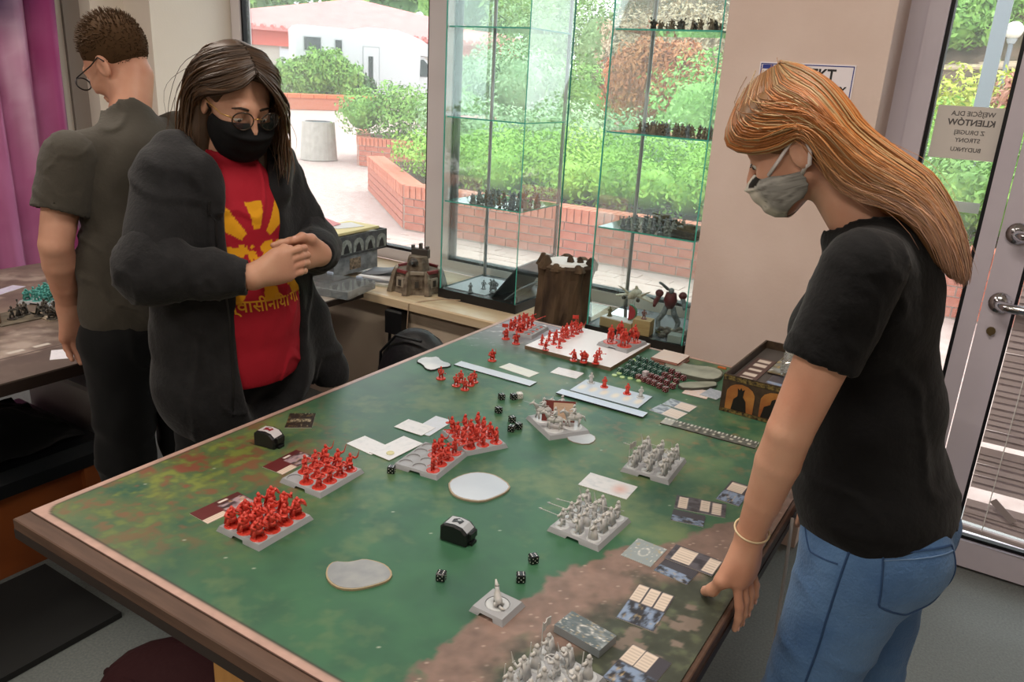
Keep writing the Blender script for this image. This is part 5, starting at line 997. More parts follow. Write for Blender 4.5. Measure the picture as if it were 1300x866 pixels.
rg_ = MB().lathe([(0.0095, 0), (0.0095, 0.002), (0.007, 0.0024), (0.0065, 0.0015)], n=22).build('ring_token', mat('token_pale_yellow', 'd9d6a8', 0.4), None, tuple(onZ(495.5, 575.5, TZ+0.0026)+np.array([0, 0, 0]))); tag(rg_, 'pale yellow ring token on a white card', 'token')
# ------------------------------------------------------------------ dice
DIE = {}
def die(px, py, body, pip, label, group=None, rz=None, z=TZ, s=0.0135):
    key = (body, pip)
    if key not in DIE:
        mb_ = mat('die_'+body, body, 0.25, 0.5); mp_ = mat('pip_'+pip, pip, 0.4); h = 0.5; c = 0.09
        b = MB(); vs = []
        for sx in (-1, 1):
            for sy in (-1, 1):
                for sz in (-1, 1):
                    vs += [(sx*h, sy*(h-c), sz*(h-c)+h), (sx*(h-c), sy*h, sz*(h-c)+h), (sx*(h-c), sy*(h-c), sz*h+h)]
        bm = bmesh.new(); [bm.verts.new(v) for v in vs]; bmesh.ops.convex_hull(bm, input=bm.verts); me = bpy.data.meshes.new('cube'); bm.to_mesh(me); bm.free(); me.materials.append(mb_)
        pp = MB(); P5 = [(-.25, -.25), (.25, .25), (0, 0), (.25, -.25), (-.25, .25)]; P6 = [(-.25, -.26), (-.25, 0), (-.25, .26), (.25, -.26), (.25, 0), (.25, .26)]; P3 = [(-.25, -.25), (0, 0), (.25, .25)]
        def disc(c0, ax, u, v):
            n = 8; pp.add([tuple(np.array(c0)+0.066*(math.cos(2*PI*k/n)*np.array(u)+math.sin(2*PI*k/n)*np.array(v))) for k in range(n)], [tuple(range(n))])
        for a, q in P5: disc((a, -h-0.004, q+h), 1, (1, 0, 0), (0, 0, 1))
        for a, q in P6: disc((h+0.004, a, q+h), 0, (0, 1, 0), (0, 0, 1))
        for a, q in P3: disc((-h-0.004, a, q+h), 0, (0, -1, 0), (0, 0, 1))
        for a, q in P6: disc((a, q, 2*h+0.004), 2, (1, 0, 0), (0, 1, 0))
        DIE[key] = (me, pp.mesh('pips', mp_))
    p = onZ(px, py, z); r = empty('die', (p[0], p[1], z), random.uniform(0, 1.5) if rz is None else rz); r.scale = (s, s, s); tag(r, label, 'die', group)
    link('cube', DIE[key][0], r); o_ = link('pips', DIE[key][1], r); o_['kind'] = 'stuff'; return r
for px, py, lab in ((560, 736, 'black die alone in front of the second tape measure'), (661, 738, 'black die nearer the wolf tray'), (677, 714, 'black die further from the wolf tray of the two'), (636.7, 507, 'black die standing apart beside the black and white pair'), (651.8, 507, 'black die touching the white die'), (632.8, 524, 'black die alone behind the red spearmen'), (650, 536, 'rearmost black die of the huddled three'), (649.3, 547.5, 'foremost black die of the huddled three'), (658, 544.5, 'black die beside the cavalry tray of the huddled three'), (497, 600, 'black die against the corner of the half empty tray')):
    die(px, py, '17181a', 'e6e6e0', lab, s=0.0168)
die(659.5, 505.5, 'd9d4d0', '3a3a3a', 'white die touching a black die', s=0.017)
path = [np.array(q) for q in ((787.5, 473), (805, 479), (819, 485.5), (833, 490.5), (849, 500))]
def along(t): i = min(int(t*4), 3); f_ = t*4-i; return path[i]*(1-f_)+path[i+1]*f_
for rI in range(4):
    for k in range(9):
        q = along((k+0.3*(rI % 2))/8.6)+np.array([6.8, -5.2])*rI; green = k < 3 or (rI > 1 and k < 6)
        if k == 3 and rI == 1: die(q[0], q[1], 'c8b9be', '6a6a70', 'lilac die in the middle of the dice block', s=0.0165, rz=-0.25); continue
        die(q[0], q[1], '1f4a40' if green else '5a1a20', 'dfe9e6' if green else 'e6dede', ('dark green die in the dice block' if green else 'dark red die in the dice block'), ('dark green dice of the dice block' if green else 'dark red dice of the dice block'), rz=-0.25+random.uniform(-.08, .08), s=0.0162)
for i, (px, py) in enumerate(((780, 477), (790, 479.5), (800, 481), (811, 484), (786, 474.5), (857, 487), (806, 457.5))):
    p = onZ(px, py, TZ); tag(MB().lathe([(0.0085, 0), (0.0085, 0.003), (0.0075, 0.0035)], n=16).build('round_counter', mat('counter_lime', 'b9d49a', 0.4), None, (p[0], p[1], TZ)), 'pale green round counter beside the dice block', 'counter', 'pale green counters by the dice')
# ------------------------------------------------------------------ tape measures
def tape(px, py, rz, label, lab_col, acc):
    p = onZ(px, py, TZ); r = empty('tape_measure', (p[0], p[1], TZ), rz); tag(r, label, 'tape measure')
    pr = [(-0.030, 0), (0.030, 0), (0.031, 0.012), (0.029, 0.026), (0.018, 0.036), (0.0, 0.039), (-0.022, 0.037), (-0.030, 0.030)]
    n = len(pr); b = MB()
    for y0, y1, s in ((-0.021, -0.018, 0.9), (-0.018, 0.018, 1.0), (0.018, 0.021, 0.9)): pass
    rings = [(-0.021, 0.90), (-0.018, 1.0), (0.018, 1.0), (0.021, 0.90)]; vs = [(x*s, y, 0.0195+(z-0.0195)*s) for y, s in rings for x, z in pr]
    fs = [tuple(range(n)), tuple(range(3*n, 4*n))[::-1]]+[(i*n+k, (i+1)*n+k, (i+1)*n+(k+1) % n, i*n+(k+1) % n) for i in range(3) for k in range(n)]
    b.add(vs, fs); b.build('case', mat('tape_black', '16181a', 0.35, 0.5), r)
    tp = [(0.0285, 0.0275), (0.018, 0.0365), (0.0, 0.0394), (-0.021, 0.0374)]
    b = MB(); vs = [(x, y, z+0.0006) for x, z in tp for y in (-0.0145, 0.0145)]; b.add(vs, [(2*i, 2*i+1, 2*i+3, 2*i+2) for i in range(3)]); lb_ = b.build('label', mat('tape_label_'+lab_col, lab_col, 0.3, col2=lab_col), r)
    b = MB().add([(0.008, -0.008, 0.0395), (0.010, 0.007, 0.039), (-0.002, 0.010, 0.0405), (-0.012, 0.004, 0.0398), (-0.010, -0.009, 0.0400), (0.0, -0.004, 0.0408)], [(0, 1, 2, 3, 4, 5)]); b.build('emblem', mat('tape_emblem_'+acc, acc, 0.4), lb_)
    MB().box((0.030, -0.009, 0.0), (0.038, 0.009, 0.006)).build('tape_end', mat('tape_black', ''), r); MB().cbox((0.033, 0, 0.014), (0.008, 0.024, 0.016), 0, 0.003).build('lock_button', mat('tape_black', ''), r); return r
tape(342, 564, 0.15, 'black tape measure with red emblem near dark gold card', 'c9c4c6', '8a2630'); tape(581, 684, 0.1, 'black tape measure with silver label in mid mat', 'a9adb2', '2a2c30')
# ------------------------------------------------------------------ big illustrated game box and plastic bag
gx = empty('game_box', (-0.585, 2.118, TZ), -0.02); tag(gx, 'open dark game box with golden art beside the woman', 'box')
M_gb = mat('gamebox_dark', '2e221c', 0.45, 0.4, col2='46382a', nscale=40, ndetail=6); W_, D_, H_ = 0.40, 0.40, 0.113
for lo, hi in (((0, 0, 0), (W_, 0.005, H_)), ((0, D_-.005, 0), (W_, D_, H_)), ((0, 0.005, 0), (.005, D_-.005, H_)), ((W_-.005, 0.005, 0), (W_, D_-.005, H_)), ((0.005, 0.005, 0), (W_-0.005, D_-0.005, .006))): MB().box(lo, hi).build('carton', M_gb, gx)
def facepoly(name, pts, y, m, parent): return MB().add([(x, y, z) for x, z in pts]+[(x, y+0.0004, z) for x, z in pts], [tuple(range(len(pts))), tuple(range(len(pts), 2*len(pts)))[::-1]]).build(name, m, parent)
M_gold = mat('print_amber', 'b07a3e', 0.5, col2='8a4f28', nscale=14)
for k in range(4):
    xc = 0.055+k*0.097; pts_ = [(xc-0.04, 0.012), (xc+0.04, 0.012), (xc+0.04, 0.062)]+[(xc+0.04*math.cos(t), 0.062+0.03*math.sin(t)) for t in np.linspace(0.2, PI-0.2, 7)]+[(xc-0.04, 0.062)]
    a_ = facepoly('printed_arch', pts_, -0.0012, M_gold, gx)
    fp = [(xc-0.022, 0.013), (xc+0.022, 0.013), (xc+0.017, 0.045), (xc+0.008, 0.056), (xc+0.009, 0.072), (xc+0.011, 0.080), (xc+0.004, 0.075), (xc, 0.083), (xc-0.004, 0.075), (xc-0.010, 0.08), (xc-0.008, 0.066), (xc-0.008, 0.056), (xc-0.018, 0.045)] if k % 2 == 0 else [(xc-0.034, 0.013), (xc+0.034, 0.013), (xc+0.030, 0.042), (xc+0.012, 0.055), (xc+0.008, 0.07), (xc-0.002, 0.074), (xc-0.010, 0.068), (xc-0.012, 0.055), (xc-0.028, 0.045)]
    facepoly('printed_figure', fp, -0.0022, mat('print_silhouette', '17110e', 0.5), a_)
facepoly('printed_border', [(0.002, 0.098), (W_-0.002, 0.098), (W_-0.002, 0.111), (0.002, 0.111)], -0.0011, mat('print_ornament', '7d6a3c', 0.5, col2='251a14', nscale=120), gx); facepoly('printed_border', [(0.002, 0.001), (W_-0.002, 0.001), (W_-0.002, 0.011), (0.002, 0.011)], -0.0011, mat('print_ornament', ''), gx)
MB().box((0.006, 0.006, 0.006), (W_-0.006, D_-0.006, 0.088)).build('insert', mat('insert_grey', '4a4440', 0.7), gx)
def inbox(x, y, w, d_, z, painter, label, rz=0.0):
    a = gx.rotation_euler.z; ca, sa = math.cos(a), math.sin(a); printed('game_sheet', label, 'game sheet', (gx.location.x+x*ca-y*sa, gx.location.y+x*sa+y*ca), a+rz, w, d_, 0.003, painter, TZ+z, '5a4a40')
inbox(0.045, 0.15, 0.06, 0.24, 0.0885, lambda U, V_: lerp(base_(U, '4a3430'), H('c9bcb0'), (np.abs(((V_*5) % 1)-0.5) < 0.25)*(np.abs(U-0.5) < 0.3)*1.0), 'narrow punchboard of tokens in the game box')
inbox(0.19, 0.26, 0.22, 0.22, 0.0925, p_back(61, '5f5a45', 'a08a4a'), 'olive illustrated booklet in the game box')
inbox(0.20, 0.085, 0.2, 0.12, 0.0885, p_dark(62, ((0.3, 0.5, 0.45, 0.8), (0.6, 0.5, 0.7, 0.8))), 'grey token sheet in the game box front')
nn = 22; g = np.linspace(0, 1, nn); A_, Z_ = np.meshgrid(g*2*PI, g, indexing='ij'); rad = 0.036*(1-0.35*Z_)*(1+0.28*vnoise(A_*1.9, Z_*6, 71)+0.12*vnoise(A_*5, Z_*12, 72)); V = np.stack([rad*np.cos(A_), rad*np.sin(A_)*0.6, Z_*0.125], -1); V[-1] = V[0]; V = V.reshape(-1, 3); I_ = np.arange(nn*nn).reshape(nn, nn); F = np.stack([I_[:-1, :-1], I_[1:, :-1], I_[1:, 1:], I_[:-1, 1:]], -1).reshape(-1, 4).tolist()
me = bpy.data.meshes.new('plastic_bag'); me.from_pydata(V.tolist(), [], F); me.materials.append(glass('bag_film', (0.97, 0.97, 0.97), 0.35, haze=0.22)); pbag = link('plastic_bag', me, None, (-0.43, 2.27, TZ+0.0955)); tag(pbag, 'crumpled clear plastic bag standing on the game box', 'bag')
# ------------------------------------------------------------------ painted figures in the cabinets and on the left table
TINY = {}
def tiny(kind, m, label, group, loc, rz, s=1.0, name='painted_miniature'):
    key = (kind, m.name)
    if key not in TINY:
        f, w = soldier_parts(kind); b = MB().lathe([(0.012, 0), (0.012, 0.002), (0.011, 0.003)], n=10); o = len(b.v); b.v += f.v; b.f += [[i+o for i in q] for q in f.f]; b.m += f.m; o = len(b.v); b.v += w.v; b.f += [[i+o for i in q] for q in w.f]; b.m += w.m
        TINY[key] = b.mesh(name, m)
    o_ = link(name, TINY[key], None, loc, rz); o_.scale = (s, s, s); return tag(o_, label, 'miniature', group)
M_pg = mat('paint_greygreen', '6d7470', 0.6, 0.3, col2='a3aaa6', nscale=120); M_pb = mat('paint_brown', '6e6054', 0.6, 0.3, col2='94836f', nscale=120); M_ps = mat('paint_slate', '666c72', 0.55, 0.3, col2='959ca2', nscale=120)
kd = ['sword', 'spear', 'bow', 'robed', 'brute']
def scatter(x0, x1, y0, y1, z, n, mats_, label, group, s, seed, dmin=0.024):
    r = np.random.default_rng(seed); pts_ = []; t = 0
    while len(pts_) < n and t < 4000:
        t += 1; p = (x0+(x1-x0)*r.random(), y0+(y1-y0)*r.random())
        if all(math.hypot(p[0]-q[0], p[1]-q[1]) > dmin*s for q in pts_): pts_.append(p)
    for i, p in enumerate(pts_): tiny(kd[r.integers(5)], mats_[r.integers(len(mats_))], label, group, (p[0], p[1], z), r.random()*6.28, s)
scatter(-2.12, -1.80, 2.935, 3.21, 1.075, 34, [M_pg, M_ps, M_pb], 'tiny painted soldier on the low shelf of the left cabinet', 'painted soldiers in the left cabinet', 1.05, 1)
scatter(-1.30, -0.995, 2.90, 3.15, 1.445, 42, [M_pb, M_ps], 'tiny dark soldier on the middle shelf of the right cabinet', 'dark soldiers on the middle shelf', 0.98, 2, 0.026)
scatter(-1.29, -0.995, 2.89, 3.15, 1.815, 26, [M_pb, M_pb, M_dark], 'tiny dark soldier on the high shelf of the right cabinet', 'dark soldiers on the high shelf', 0.98, 3, 0.028)
scatter(-1.32, -1.10, 2.90, 3.10, 1.075, 18, [M_pg, M_ps], 'tiny painted soldier among the model tanks', 'painted soldiers among the tanks', 1.05, 4, 0.03)
def tank(loc, rz, label, s=1.0):
    r = empty('model_tank', loc, rz); r.scale = (s, s, s); tag(r, label, 'model tank'); m = mat('tank_olive', '4b4433', 0.6, col2='5e5640', nscale=60)
    MB().prism([(-0.045, -0.017), (0.04, -0.017), (0.05, -0.008), (0.05, 0.008), (0.04, 0.017), (-0.045, 0.017)], 0.008, 0.024, 0.004).build('hull', m, r)
    for sy in (-1, 1): MB().prism([(-0.05, sy*0.018-0.007), (0.05, sy*0.018-0.007), (0.05, sy*0.018+0.007), (-0.05, sy*0.018+0.007)], 0, 0.016, 0.003).build('track', M_dark, r)
    t_ = MB().lathe([(0.02, 0.023), (0.018, 0.034), (0.012, 0.037)], n=10).build('turret', m, r); MB().tube([(0.01, 0, 0.03), (0.06, 0, 0.032)], [0.003, 0.0022], 7).build('gun_barrel', m, r)
tank((-1.20, 3.13, 1.075), 2.9, 'olive model tank at the back of the shelf', 1.15); tank((-1.03, 2.95, 1.075), 2.7, 'olive model tank at the shelf end by the pillar', 1.25)
# bottom of the left cabinet: grey board, three figures, leaning black board, grey tray
tag(MB().box((-2.165, 2.93, CB+0.0005), (-1.95, 3.22, CB+0.0035)).build('base_board', mat('board_pale_grey', 'a9b2ba', 0.5)), 'pale grey board on the left cabinet floor', 'board')
for px, py, k, lab, s in ((597, 377, 'robed', 'grey goblet-like figure on the pale board', 1.15), (614, 373, 'spear', 'thin grey figure beside the horned one', 1.1), (626, 377, 'brute', 'tall horned grey figure on the pale board', 1.55)):
    p = onZ(px, py-6, CB+0.003); tiny(k, M_ps, lab, None, (p[0], p[1], CB+0.003), 0.6, s)
def quad_panel(name, label, cat, P4, th, m):
    P4 = [Vector(p) for p in P4]; n = (P4[1]-P4[0]).cross(P4[3]-P4[0]).normalized()*th
    return tag(MB().add([tuple(p) for p in P4]+[tuple(p+n) for p in P4], [(0, 1, 2, 3), (7, 6, 5, 4), (0, 4, 5, 1), (1, 5, 6, 2), (2, 6, 7, 3), (3, 7, 4, 0)]).build(name, m), label, cat)
M_bpan = mat('board_black', '202426', 0.35, 0.5)
quad_panel('leaning_board', 'black board leaning in the left cabinet', 'board', [(-1.915, 2.935, CB+0.004), (-1.895, 3.24, CB+0.004), (-1.778, 3.25, CB+0.178), (-1.778, 2.925, CB+0.168)], 0.006, M_bpan)
quad_panel('grey_tray', 'grey flat tray leaning against the black board', 'tray', [(-1.845, 2.93, CB+0.003), (-1.835, 3.10, CB+0.003), (-1.782, 3.11, CB+0.070), (-1.782, 2.95, CB+0.062)], 0.006, mat('tray_slate', '5a6468', 0.45))
# bottom of the right cabinet
M_cream = mat('model_cream', 'cfc7b4', 0.6, col2='a59c88', nscale=50)
shp = empty('winged_ship_model', (-1.255, 3.02, CB)); tag(shp, 'cream winged ship model on a clear stem', 'model'); MB().lathe([(0.028, 0), (0.028, 0.003), (0.005, 0.006), (0.005, 0.11)], n=14).build('stand', M_clear, shp)
b = MB(); b.tube([(0, 0.05, 0.12), (0, 0.02, 0.125), (0, -0.03, 0.122), (0, -0.065, 0.118)], [0.012, 0.02, 0.016, 0.004], 10); b.tube([(0, 0.02, 0.13), (0, 0.01, 0.155)], [0.012, 0.005], 8); b.build('hull', M_cream, shp, smooth=True)
for sx in (-1, 1):
    MB().add([(sx*0.012, 0.03, 0.125), (sx*0.012, -0.02, 0.125), (sx*0.085, 0.005, 0.10), (sx*0.10, 0.03, 0.098), (sx*0.012, 0.03, 0.118), (sx*0.012, -0.02, 0.118), (sx*0.085, 0.005, 0.096), (sx*0.10, 0.03, 0.094)], [(0, 1, 2, 3), (7, 6, 5, 4), (0, 4, 5, 1), (1, 5, 6, 2), (2, 6, 7, 3), (3, 7, 4, 0)]).build('wing', M_cream, shp)
    MB().tube([(sx*0.03, 0.0, 0.122), (sx*0.06, 0.0, 0.14), (sx*0.075, -0.01, 0.148)], [0.006, 0.003, 0.0008], 6).build('fin', M_cream, shp); MB().tube([(sx*0.03, -0.03, 0.112), (sx*0.034, -0.04, 0.108)], 0.008, 8).build('engine', M_dark, shp)
rb_ = empty('walker_robot_model', (-1.085, 2.99, CB), 0.3); rb_.scale = (1.3, 1.3, 1.35); tag(rb_, 'grey and maroon two-legged war robot model', 'model'); M_mar = mat('paint_maroon', '5e2226', 0.5); M_pgy = mat('paint_bluegrey', '5f6a70', 0.5, col2='8a949a', nscale=60)
MB().lathe([(0.034, 0), (0.034, 0.003), (0.03, 0.005)], n=16).build('base', mat('base_sand', '9c9474', 0.8), rb_)
for sx in (-1, 1):
    MB().tube([(sx*0.028, 0.0, 0.008), (sx*0.032, 0.006, 0.032), (sx*0.016, -0.004, 0.06), (sx*0.01, 0, 0.08)], [0.007, 0.008, 0.009, 0.008], 8).ball((sx*0.028, -0.006, 0.008), (0.010, 0.016, 0.006), 8, 5).build('leg', M_pgy, rb_)
    MB().ball((sx*0.036, 0, 0.118), (0.013, 0.012, 0.012), 10, 7).build('shoulder_plate', M_mar, rb_, smooth=True); MB().tube([(sx*0.036, 0, 0.11), (sx*0.045, -0.008, 0.092), (sx*0.046, -0.03, 0.085)], [0.007, 0.008, 0.005], 8).build('arm', M_pgy if sx > 0 else M_mar, rb_)
MB().tube([(0, 0, 0.078), (0, -0.004, 0.10), (0, 0, 0.125)], [0.013, 0.022, 0.016], 10).build('torso', M_mar, rb_, smooth=True); MB().ball((0, -0.012, 0.132), (0.009, 0.011, 0.009), 9, 7).build('head', M_pgy, rb_, smooth=True)
MB().tube([(-0.012, 0.012, 0.13), (-0.03, -0.02, 0.152), (-0.036, -0.035, 0.158)], [0.005, 0.004, 0.004], 7).build('shoulder_cannon', M_pgy, rb_)
bw = empty('wood_block', (-1.315, 2.91, CB)); tag(bw, 'long tan wooden block with white plate on it', 'block'); MB().cbox((0.05, 0, 0), (0.15, 0.06, 0.036), -0.1, 0.001).build('block', mat('wood_tan', 'a8926a', 0.7), bw); MB().cbox((0.05, 0, 0.036), (0.14, 0.055, 0.004), -0.1).build('plate', M_white, bw)
tag(MB().cbox((0, 0, 0), (0.072, 0.06, 0.062), 0.1, 0.001).build('wood_block', mat('wood_light', 'c2a679', 0.7, col2='b39468', nscale=20, stretch=(1, 1, 8)), None, (-1.155, 2.902, CB)), 'cube shaped light wooden block under a red figure', 'block')
tiny('spear', mat('paint_redgrey', '8a5a58', 0.6), 'small reddish figure standing on the wooden cube', None, (-1.155, 2.90, CB+0.062), 0.3, 1.0); tiny('robed', mat('paint_oldgold', '6b6440', 0.6), 'olive figure standing on the long wooden block', None, (-1.31, 2.91, CB+0.04), 0.3, 1.0)
wm = empty('melon_slice_model', (-1.215, 2.912, CB+0.04)); tag(wm, 'red half disc shield model with green rim', 'model'); n_ = 14
def half(r0, y0, y1): return [(r0*math.sin(t)*1.0, r0*(1-math.cos(t))*0.0+r0+r0*math.cos(t)) for t in np.linspace(0, PI, n_)]
for nm, rr, yy, mm in (('rim', 0.034, 0.006, mat('paint_green', '4a7a5a', 0.5)), ('face', 0.030, 0.008, mat('paint_melon_red', 'a8323a', 0.45))):
    pts_ = [(rr*math.sin(t), 0.034+rr*math.cos(t)) for t in np.linspace(0, PI, n_)]; MB().add([(x-0.01, -yy, z) for x, z in pts_]+[(x-0.01, yy, z) for x, z in pts_], [tuple(range(n_)), tuple(range(n_, 2*n_))[::-1]]+[(i, n_+i, n_+(i+1) % n_, (i+1) % n_) for i in range(n_)]).build(nm, mm, wm)
rg = np.random.default_rng(8); 
for k in range(12):
    p = (-1.03+0.035*rg.normal()*0.8, 2.955+0.03*rg.normal()*0.8); p = (min(max(p[0], -1.10), -0.985), min(max(p[1], 2.90), 3.05)); b = MB(); b.add(*rough_lathe([(0.016, 0), (0.013, 0.010), (0.005, 0.016)], 7, 30+k, 0.15)); tag(b.build('rubble_piece', mat('rubble_grey', '7d7a74', 0.8, col2='4f4c48', nscale=30), None, (p[0], p[1], CB+0.008*(k % 3)+0.0)), 'grey rubble piece heaped in the right cabinet', 'rubble', 'rubble heap in the right cabinet')
tag(MB().cbox((0, 0, 0), (0.055, 0.05, 0.03), 0.1, 0.001).build('small_box', mat('carton_greyblue', '8d9a98', 0.6), None, (-1.01, 2.895, CB)), 'small pale box at the cabinet corner', 'box')
tag(quad_panel('glass_offcut', 'x', 'glass', [(-1.365, 2.95, CB+0.001), (-1.27, 2.95, CB+0.001), (-1.27, 3.12, CB+0.014), (-1.365, 3.12, CB+0.014)], 0.004, M_shelf), 'loose glass pane leaning in the right cabinet', 'glass pane')
# ------------------------------------------------------------------ left table: teal troops, ruins, cards
tray('pale tray of teal infantry beside the ruined wall', (22, 386), (62, 393), (95, 376), allc, 'teal', ['brute', 'spear', 'sword'], 'teal soldier miniature in the larger teal tray', 'teal infantry in the larger tray', z=TZ, face=1.0, s=1.1)
tray('pale tray of teal infantry further along the left table', (100, 362), (118, 366), (142, 356), lambda i, j: i < 2, 'teal', ['sword', 'spear'], 'teal soldier miniature in the far teal tray', 'teal infantry in the far tray', z=TZ, face=1.0, s=1.1)
for px, py in ((112, 337), (124, 336), (128, 333)):
    p = onZ(px, py, TZ); place_mini('brute', 'teal', (p[0], p[1], TZ), 1.0, 'teal soldier miniature loose at the far end of left table', 'loose teal soldiers', s=1.3)
def gtile(label, L, B, R, th, c1, c2):
    c, an, lu, lv = frame3(L, B, R, TZ); r = empty('base_tile', (c[0], c[1], TZ), an); tag(r, label, 'terrain tile'); MB().cbox((0, 0, 0), (lu, lv, th), 0, 0.001).build('tile', mat('tile_'+c1, c1, 0.7, col2=c2, nscale=25), r); return c, an
gtile('rubble printed base tile under dark infantry', (40, 398), (62, 410), (102, 400), 0.004, '7a6a58', 'a39684'); gtile('dark base tile before the ruined wall', (-20, 404), (0, 417), (52, 404), 0.004, '4a4238', '6a6050'); gtile('sandy base tile under the man\'s hand', (104, 380), (136, 392), (160, 372), 0.004, 'a8a07c', 'c9c2a0')
for i, (px, py) in enumerate(((50, 401), (60, 399), (70, 398), (80, 396), (66, 405), (76, 403), (86, 400), (16, 405), (24, 402), (32, 399), (57, 395), (90, 396))):
    p = onZ(px, py, TZ+0.004); place_mini(kd[i % 5], 'dark', (p[0], p[1], TZ+0.004), random.uniform(0, 6), 'dark painted soldier miniature on the left table tiles', 'dark soldiers on the left table', s=1.15)
p = onZ(126, 382, TZ+0.004); place_mini('brute', 'dark', (p[0], p[1], TZ+0.004), 2.0, 'dark cloaked miniature alone on the sandy tile', None, s=1.3)
p = onZ(2, 412, TZ+0.004); rw = empty('ruined_wall', (p[0]-0.06, p[1]-0.05, TZ+0.004), 0.9); tag(rw, 'brown ruined wall terrain on the left table', 'terrain')
MB().add([(-0.07, 0, 0), (0.07, 0, 0), (0.07, 0, 0.05), (0.03, 0, 0.075), (-0.01, 0, 0.085), (-0.07, 0, 0.09), (-0.07, 0.012, 0), (0.07, 0.012, 0), (0.07, 0.012, 0.05), (0.03, 0.012, 0.075), (-0.01, 0.012, 0.085), (-0.07, 0.012, 0.09)], [(0, 1, 2, 3, 4, 5), (11, 10, 9, 8, 7, 6)]+[(i, 6+i, 6+(i+1) % 6, (i+1) % 6) for i in range(6)]).build('wall_slab', mat('ruin_brown', '5a4030', 0.85, col2='7a5a40', nscale=30, bump=0.4), rw)
card('blank white card at the edge of the left table', (63, 457), (96.5, 454), (97.5, 442), p_white(81, 'e8e6ee'), z=TZ)
card('lilac sheet lying on the left table', (-12, 372), (0, 375), (28, 364), p_white(82, 'b9b2c8'), z=TZ)
for i, (dx, dy) in enumerate(((-0.13, -0.08), (-0.11, -0.05), (-0.05, -0.08), (-0.03, -0.06), (-0.14, -0.01), (-0.05, 0.0))):
    place_mini(kd[i % 5], 'red', (pc.location.x+dx*0.98-dy*0.2, pc.location.y+dy*0.98+dx*0.2, 0.6485), i*1.1, 'red soldier miniature stored in the clear compartment case', 'red soldiers stored in the case', s=0.72)
# ------------------------------------------------------------------ smooth bodies: distance fields meshed by surface nets
def nrm(v): v = np.asarray(v, float); return v/np.linalg.norm(v)
class SDF:
    """blend of round cones and ellipsoids; ops are evaluated in order"""
    def __init__(s, h, k=0.02): s.h = h; s.k = k; s.ops = []
    def rc(s, a, b, ra, rb, k=None, sq=None, sub=False):
        """round cone a->b; sq=(axis, factor) flattens it along axis"""
        s.ops.append(('rc', np.array(a, float), np.array(b, float), ra, rb, s.k if k is None else k, sq, sub)); return s
    def chain(s, pts, rr, k=None, sq=None):
        for i in range(len(pts)-1): s.rc(pts[i], pts[i+1], rr[i], rr[i+1], k, sq)
        return s
    def el(s, c, r, R=None, k=None, sub=False):
        s.ops.append(('el', np.array(c, float), np.array(r, float), np.eye(3) if R is None else np.array(R, float), None, s.k if k is None else k, None, sub)); return s
    def cut(s, p, n, k=0.0): s.ops.append(('cut', np.array(p, float), nrm(n), None, None, k, None, True)); return s
    def fold(s, fn):
        # folds come before hems and necklines are cut, so that edges stay clean
        i = next((i for i, o in enumerate(s.ops) if o[7]), len(s.ops)); s.ops.insert(i, ('fold', fn, None, None, None, 0, None, False)); return s
    def mesh(s):
        lo = np.full(3, 1e9); hi = np.full(3, -1e9)
        for o in s.ops:
            if o[0] == 'rc' and not o[7]: m = max(o[3], o[4])*(1 if o[6] is None else max(1, o[6][1])); lo = np.minimum(lo, np.minimum(o[1], o[2])-m); hi = np.maximum(hi, np.maximum(o[1], o[2])+m)
            if o[0] == 'el' and not o[7]: m = o[2].max(); lo = np.minimum(lo, o[1]-m); hi = np.maximum(hi, o[1]+m)
        h = s.h; lo -= 3*h; hi += 3*h; n = np.ceil((hi-lo)/h).astype(int)+1
        ax = [lo[i]+h*np.arange(n[i]) for i in range(3)]; F = np.full(tuple(n), 0.5, np.float32)
        for o in s.ops:
            if o[0] == 'fold':
                idx = np.argwhere(np.abs(F) < 0.03); P = lo+idx*h; F[tuple(idx.T)] += o[1](P); continue
            if o[0] == 'cut':
                G = ((ax[0][:, None, None]-o[1][0])*o[2][0]+(ax[1][None, :, None]-o[1][1])*o[2][1]+(ax[2][None, None, :]-o[1][2])*o[2][2]); F = np.maximum(F, G.astype(np.float32)); continue
            if o[0] == 'rc': m = max(o[3], o[4])*(1 if o[6] is None else max(1, o[6][1]))+o[5]+2*h+0.012; a = np.minimum(o[1], o[2])-m; b = np.maximum(o[1], o[2])+m
            else: m = o[2].max()+o[5]+2*h+0.012; a = o[1]-m; b = o[1]+m
            i0 = np.clip(np.floor((a-lo)/h).astype(int), 0, n); i1 = np.clip(np.ceil((b-lo)/h).astype(int)+1, 0, n)
            if np.any(i1 <= i0): continue
            sl = tuple(slice(i0[i], i1[i]) for i in range(3)); P = np.stack(np.meshgrid(*[ax[i][sl[i]] for i in range(3)], indexing='ij'), -1)
            if o[0] == 'rc':
                _, A, B, ra, rb, k, sq, sub = o; Q = P-A; d = B-A; scl = 1.0
                if sq is not None:
                    u = nrm(sq[0]); f = sq[1]; Q = Q+((Q@u)*(1/f-1))[..., None]*u; d = d+u*((d@u)*(1/f-1)); scl = min(1, f)
                t = np.clip((Q@d)/max(d@d, 1e-9), 0, 1); D = (np.linalg.norm(Q-t[..., None]*d, axis=-1)-(ra+(rb-ra)*t))*scl
            else:
                _, c, r, R_, _, k, _, sub = o; Q = (P-c)@R_; k0 = np.linalg.norm(Q/r, axis=-1); k1 = np.linalg.norm(Q/(r*r), axis=-1); D = k0*(k0-1)/np.maximum(k1, 1e-6)
            G = F[sl]; D = D.astype(np.float32)
            if sub: D = -D; hh = np.maximum(k-np.abs(G-D), 0)/max(k, 1e-6); F[sl] = np.maximum(G, D)+hh*hh*k*0.25
            else: hh = np.maximum(k-np.abs(G-D), 0)/max(k, 1e-6); F[sl] = np.minimum(G, D)-hh*hh*k*0.25
        return surface_nets(F, lo, h)
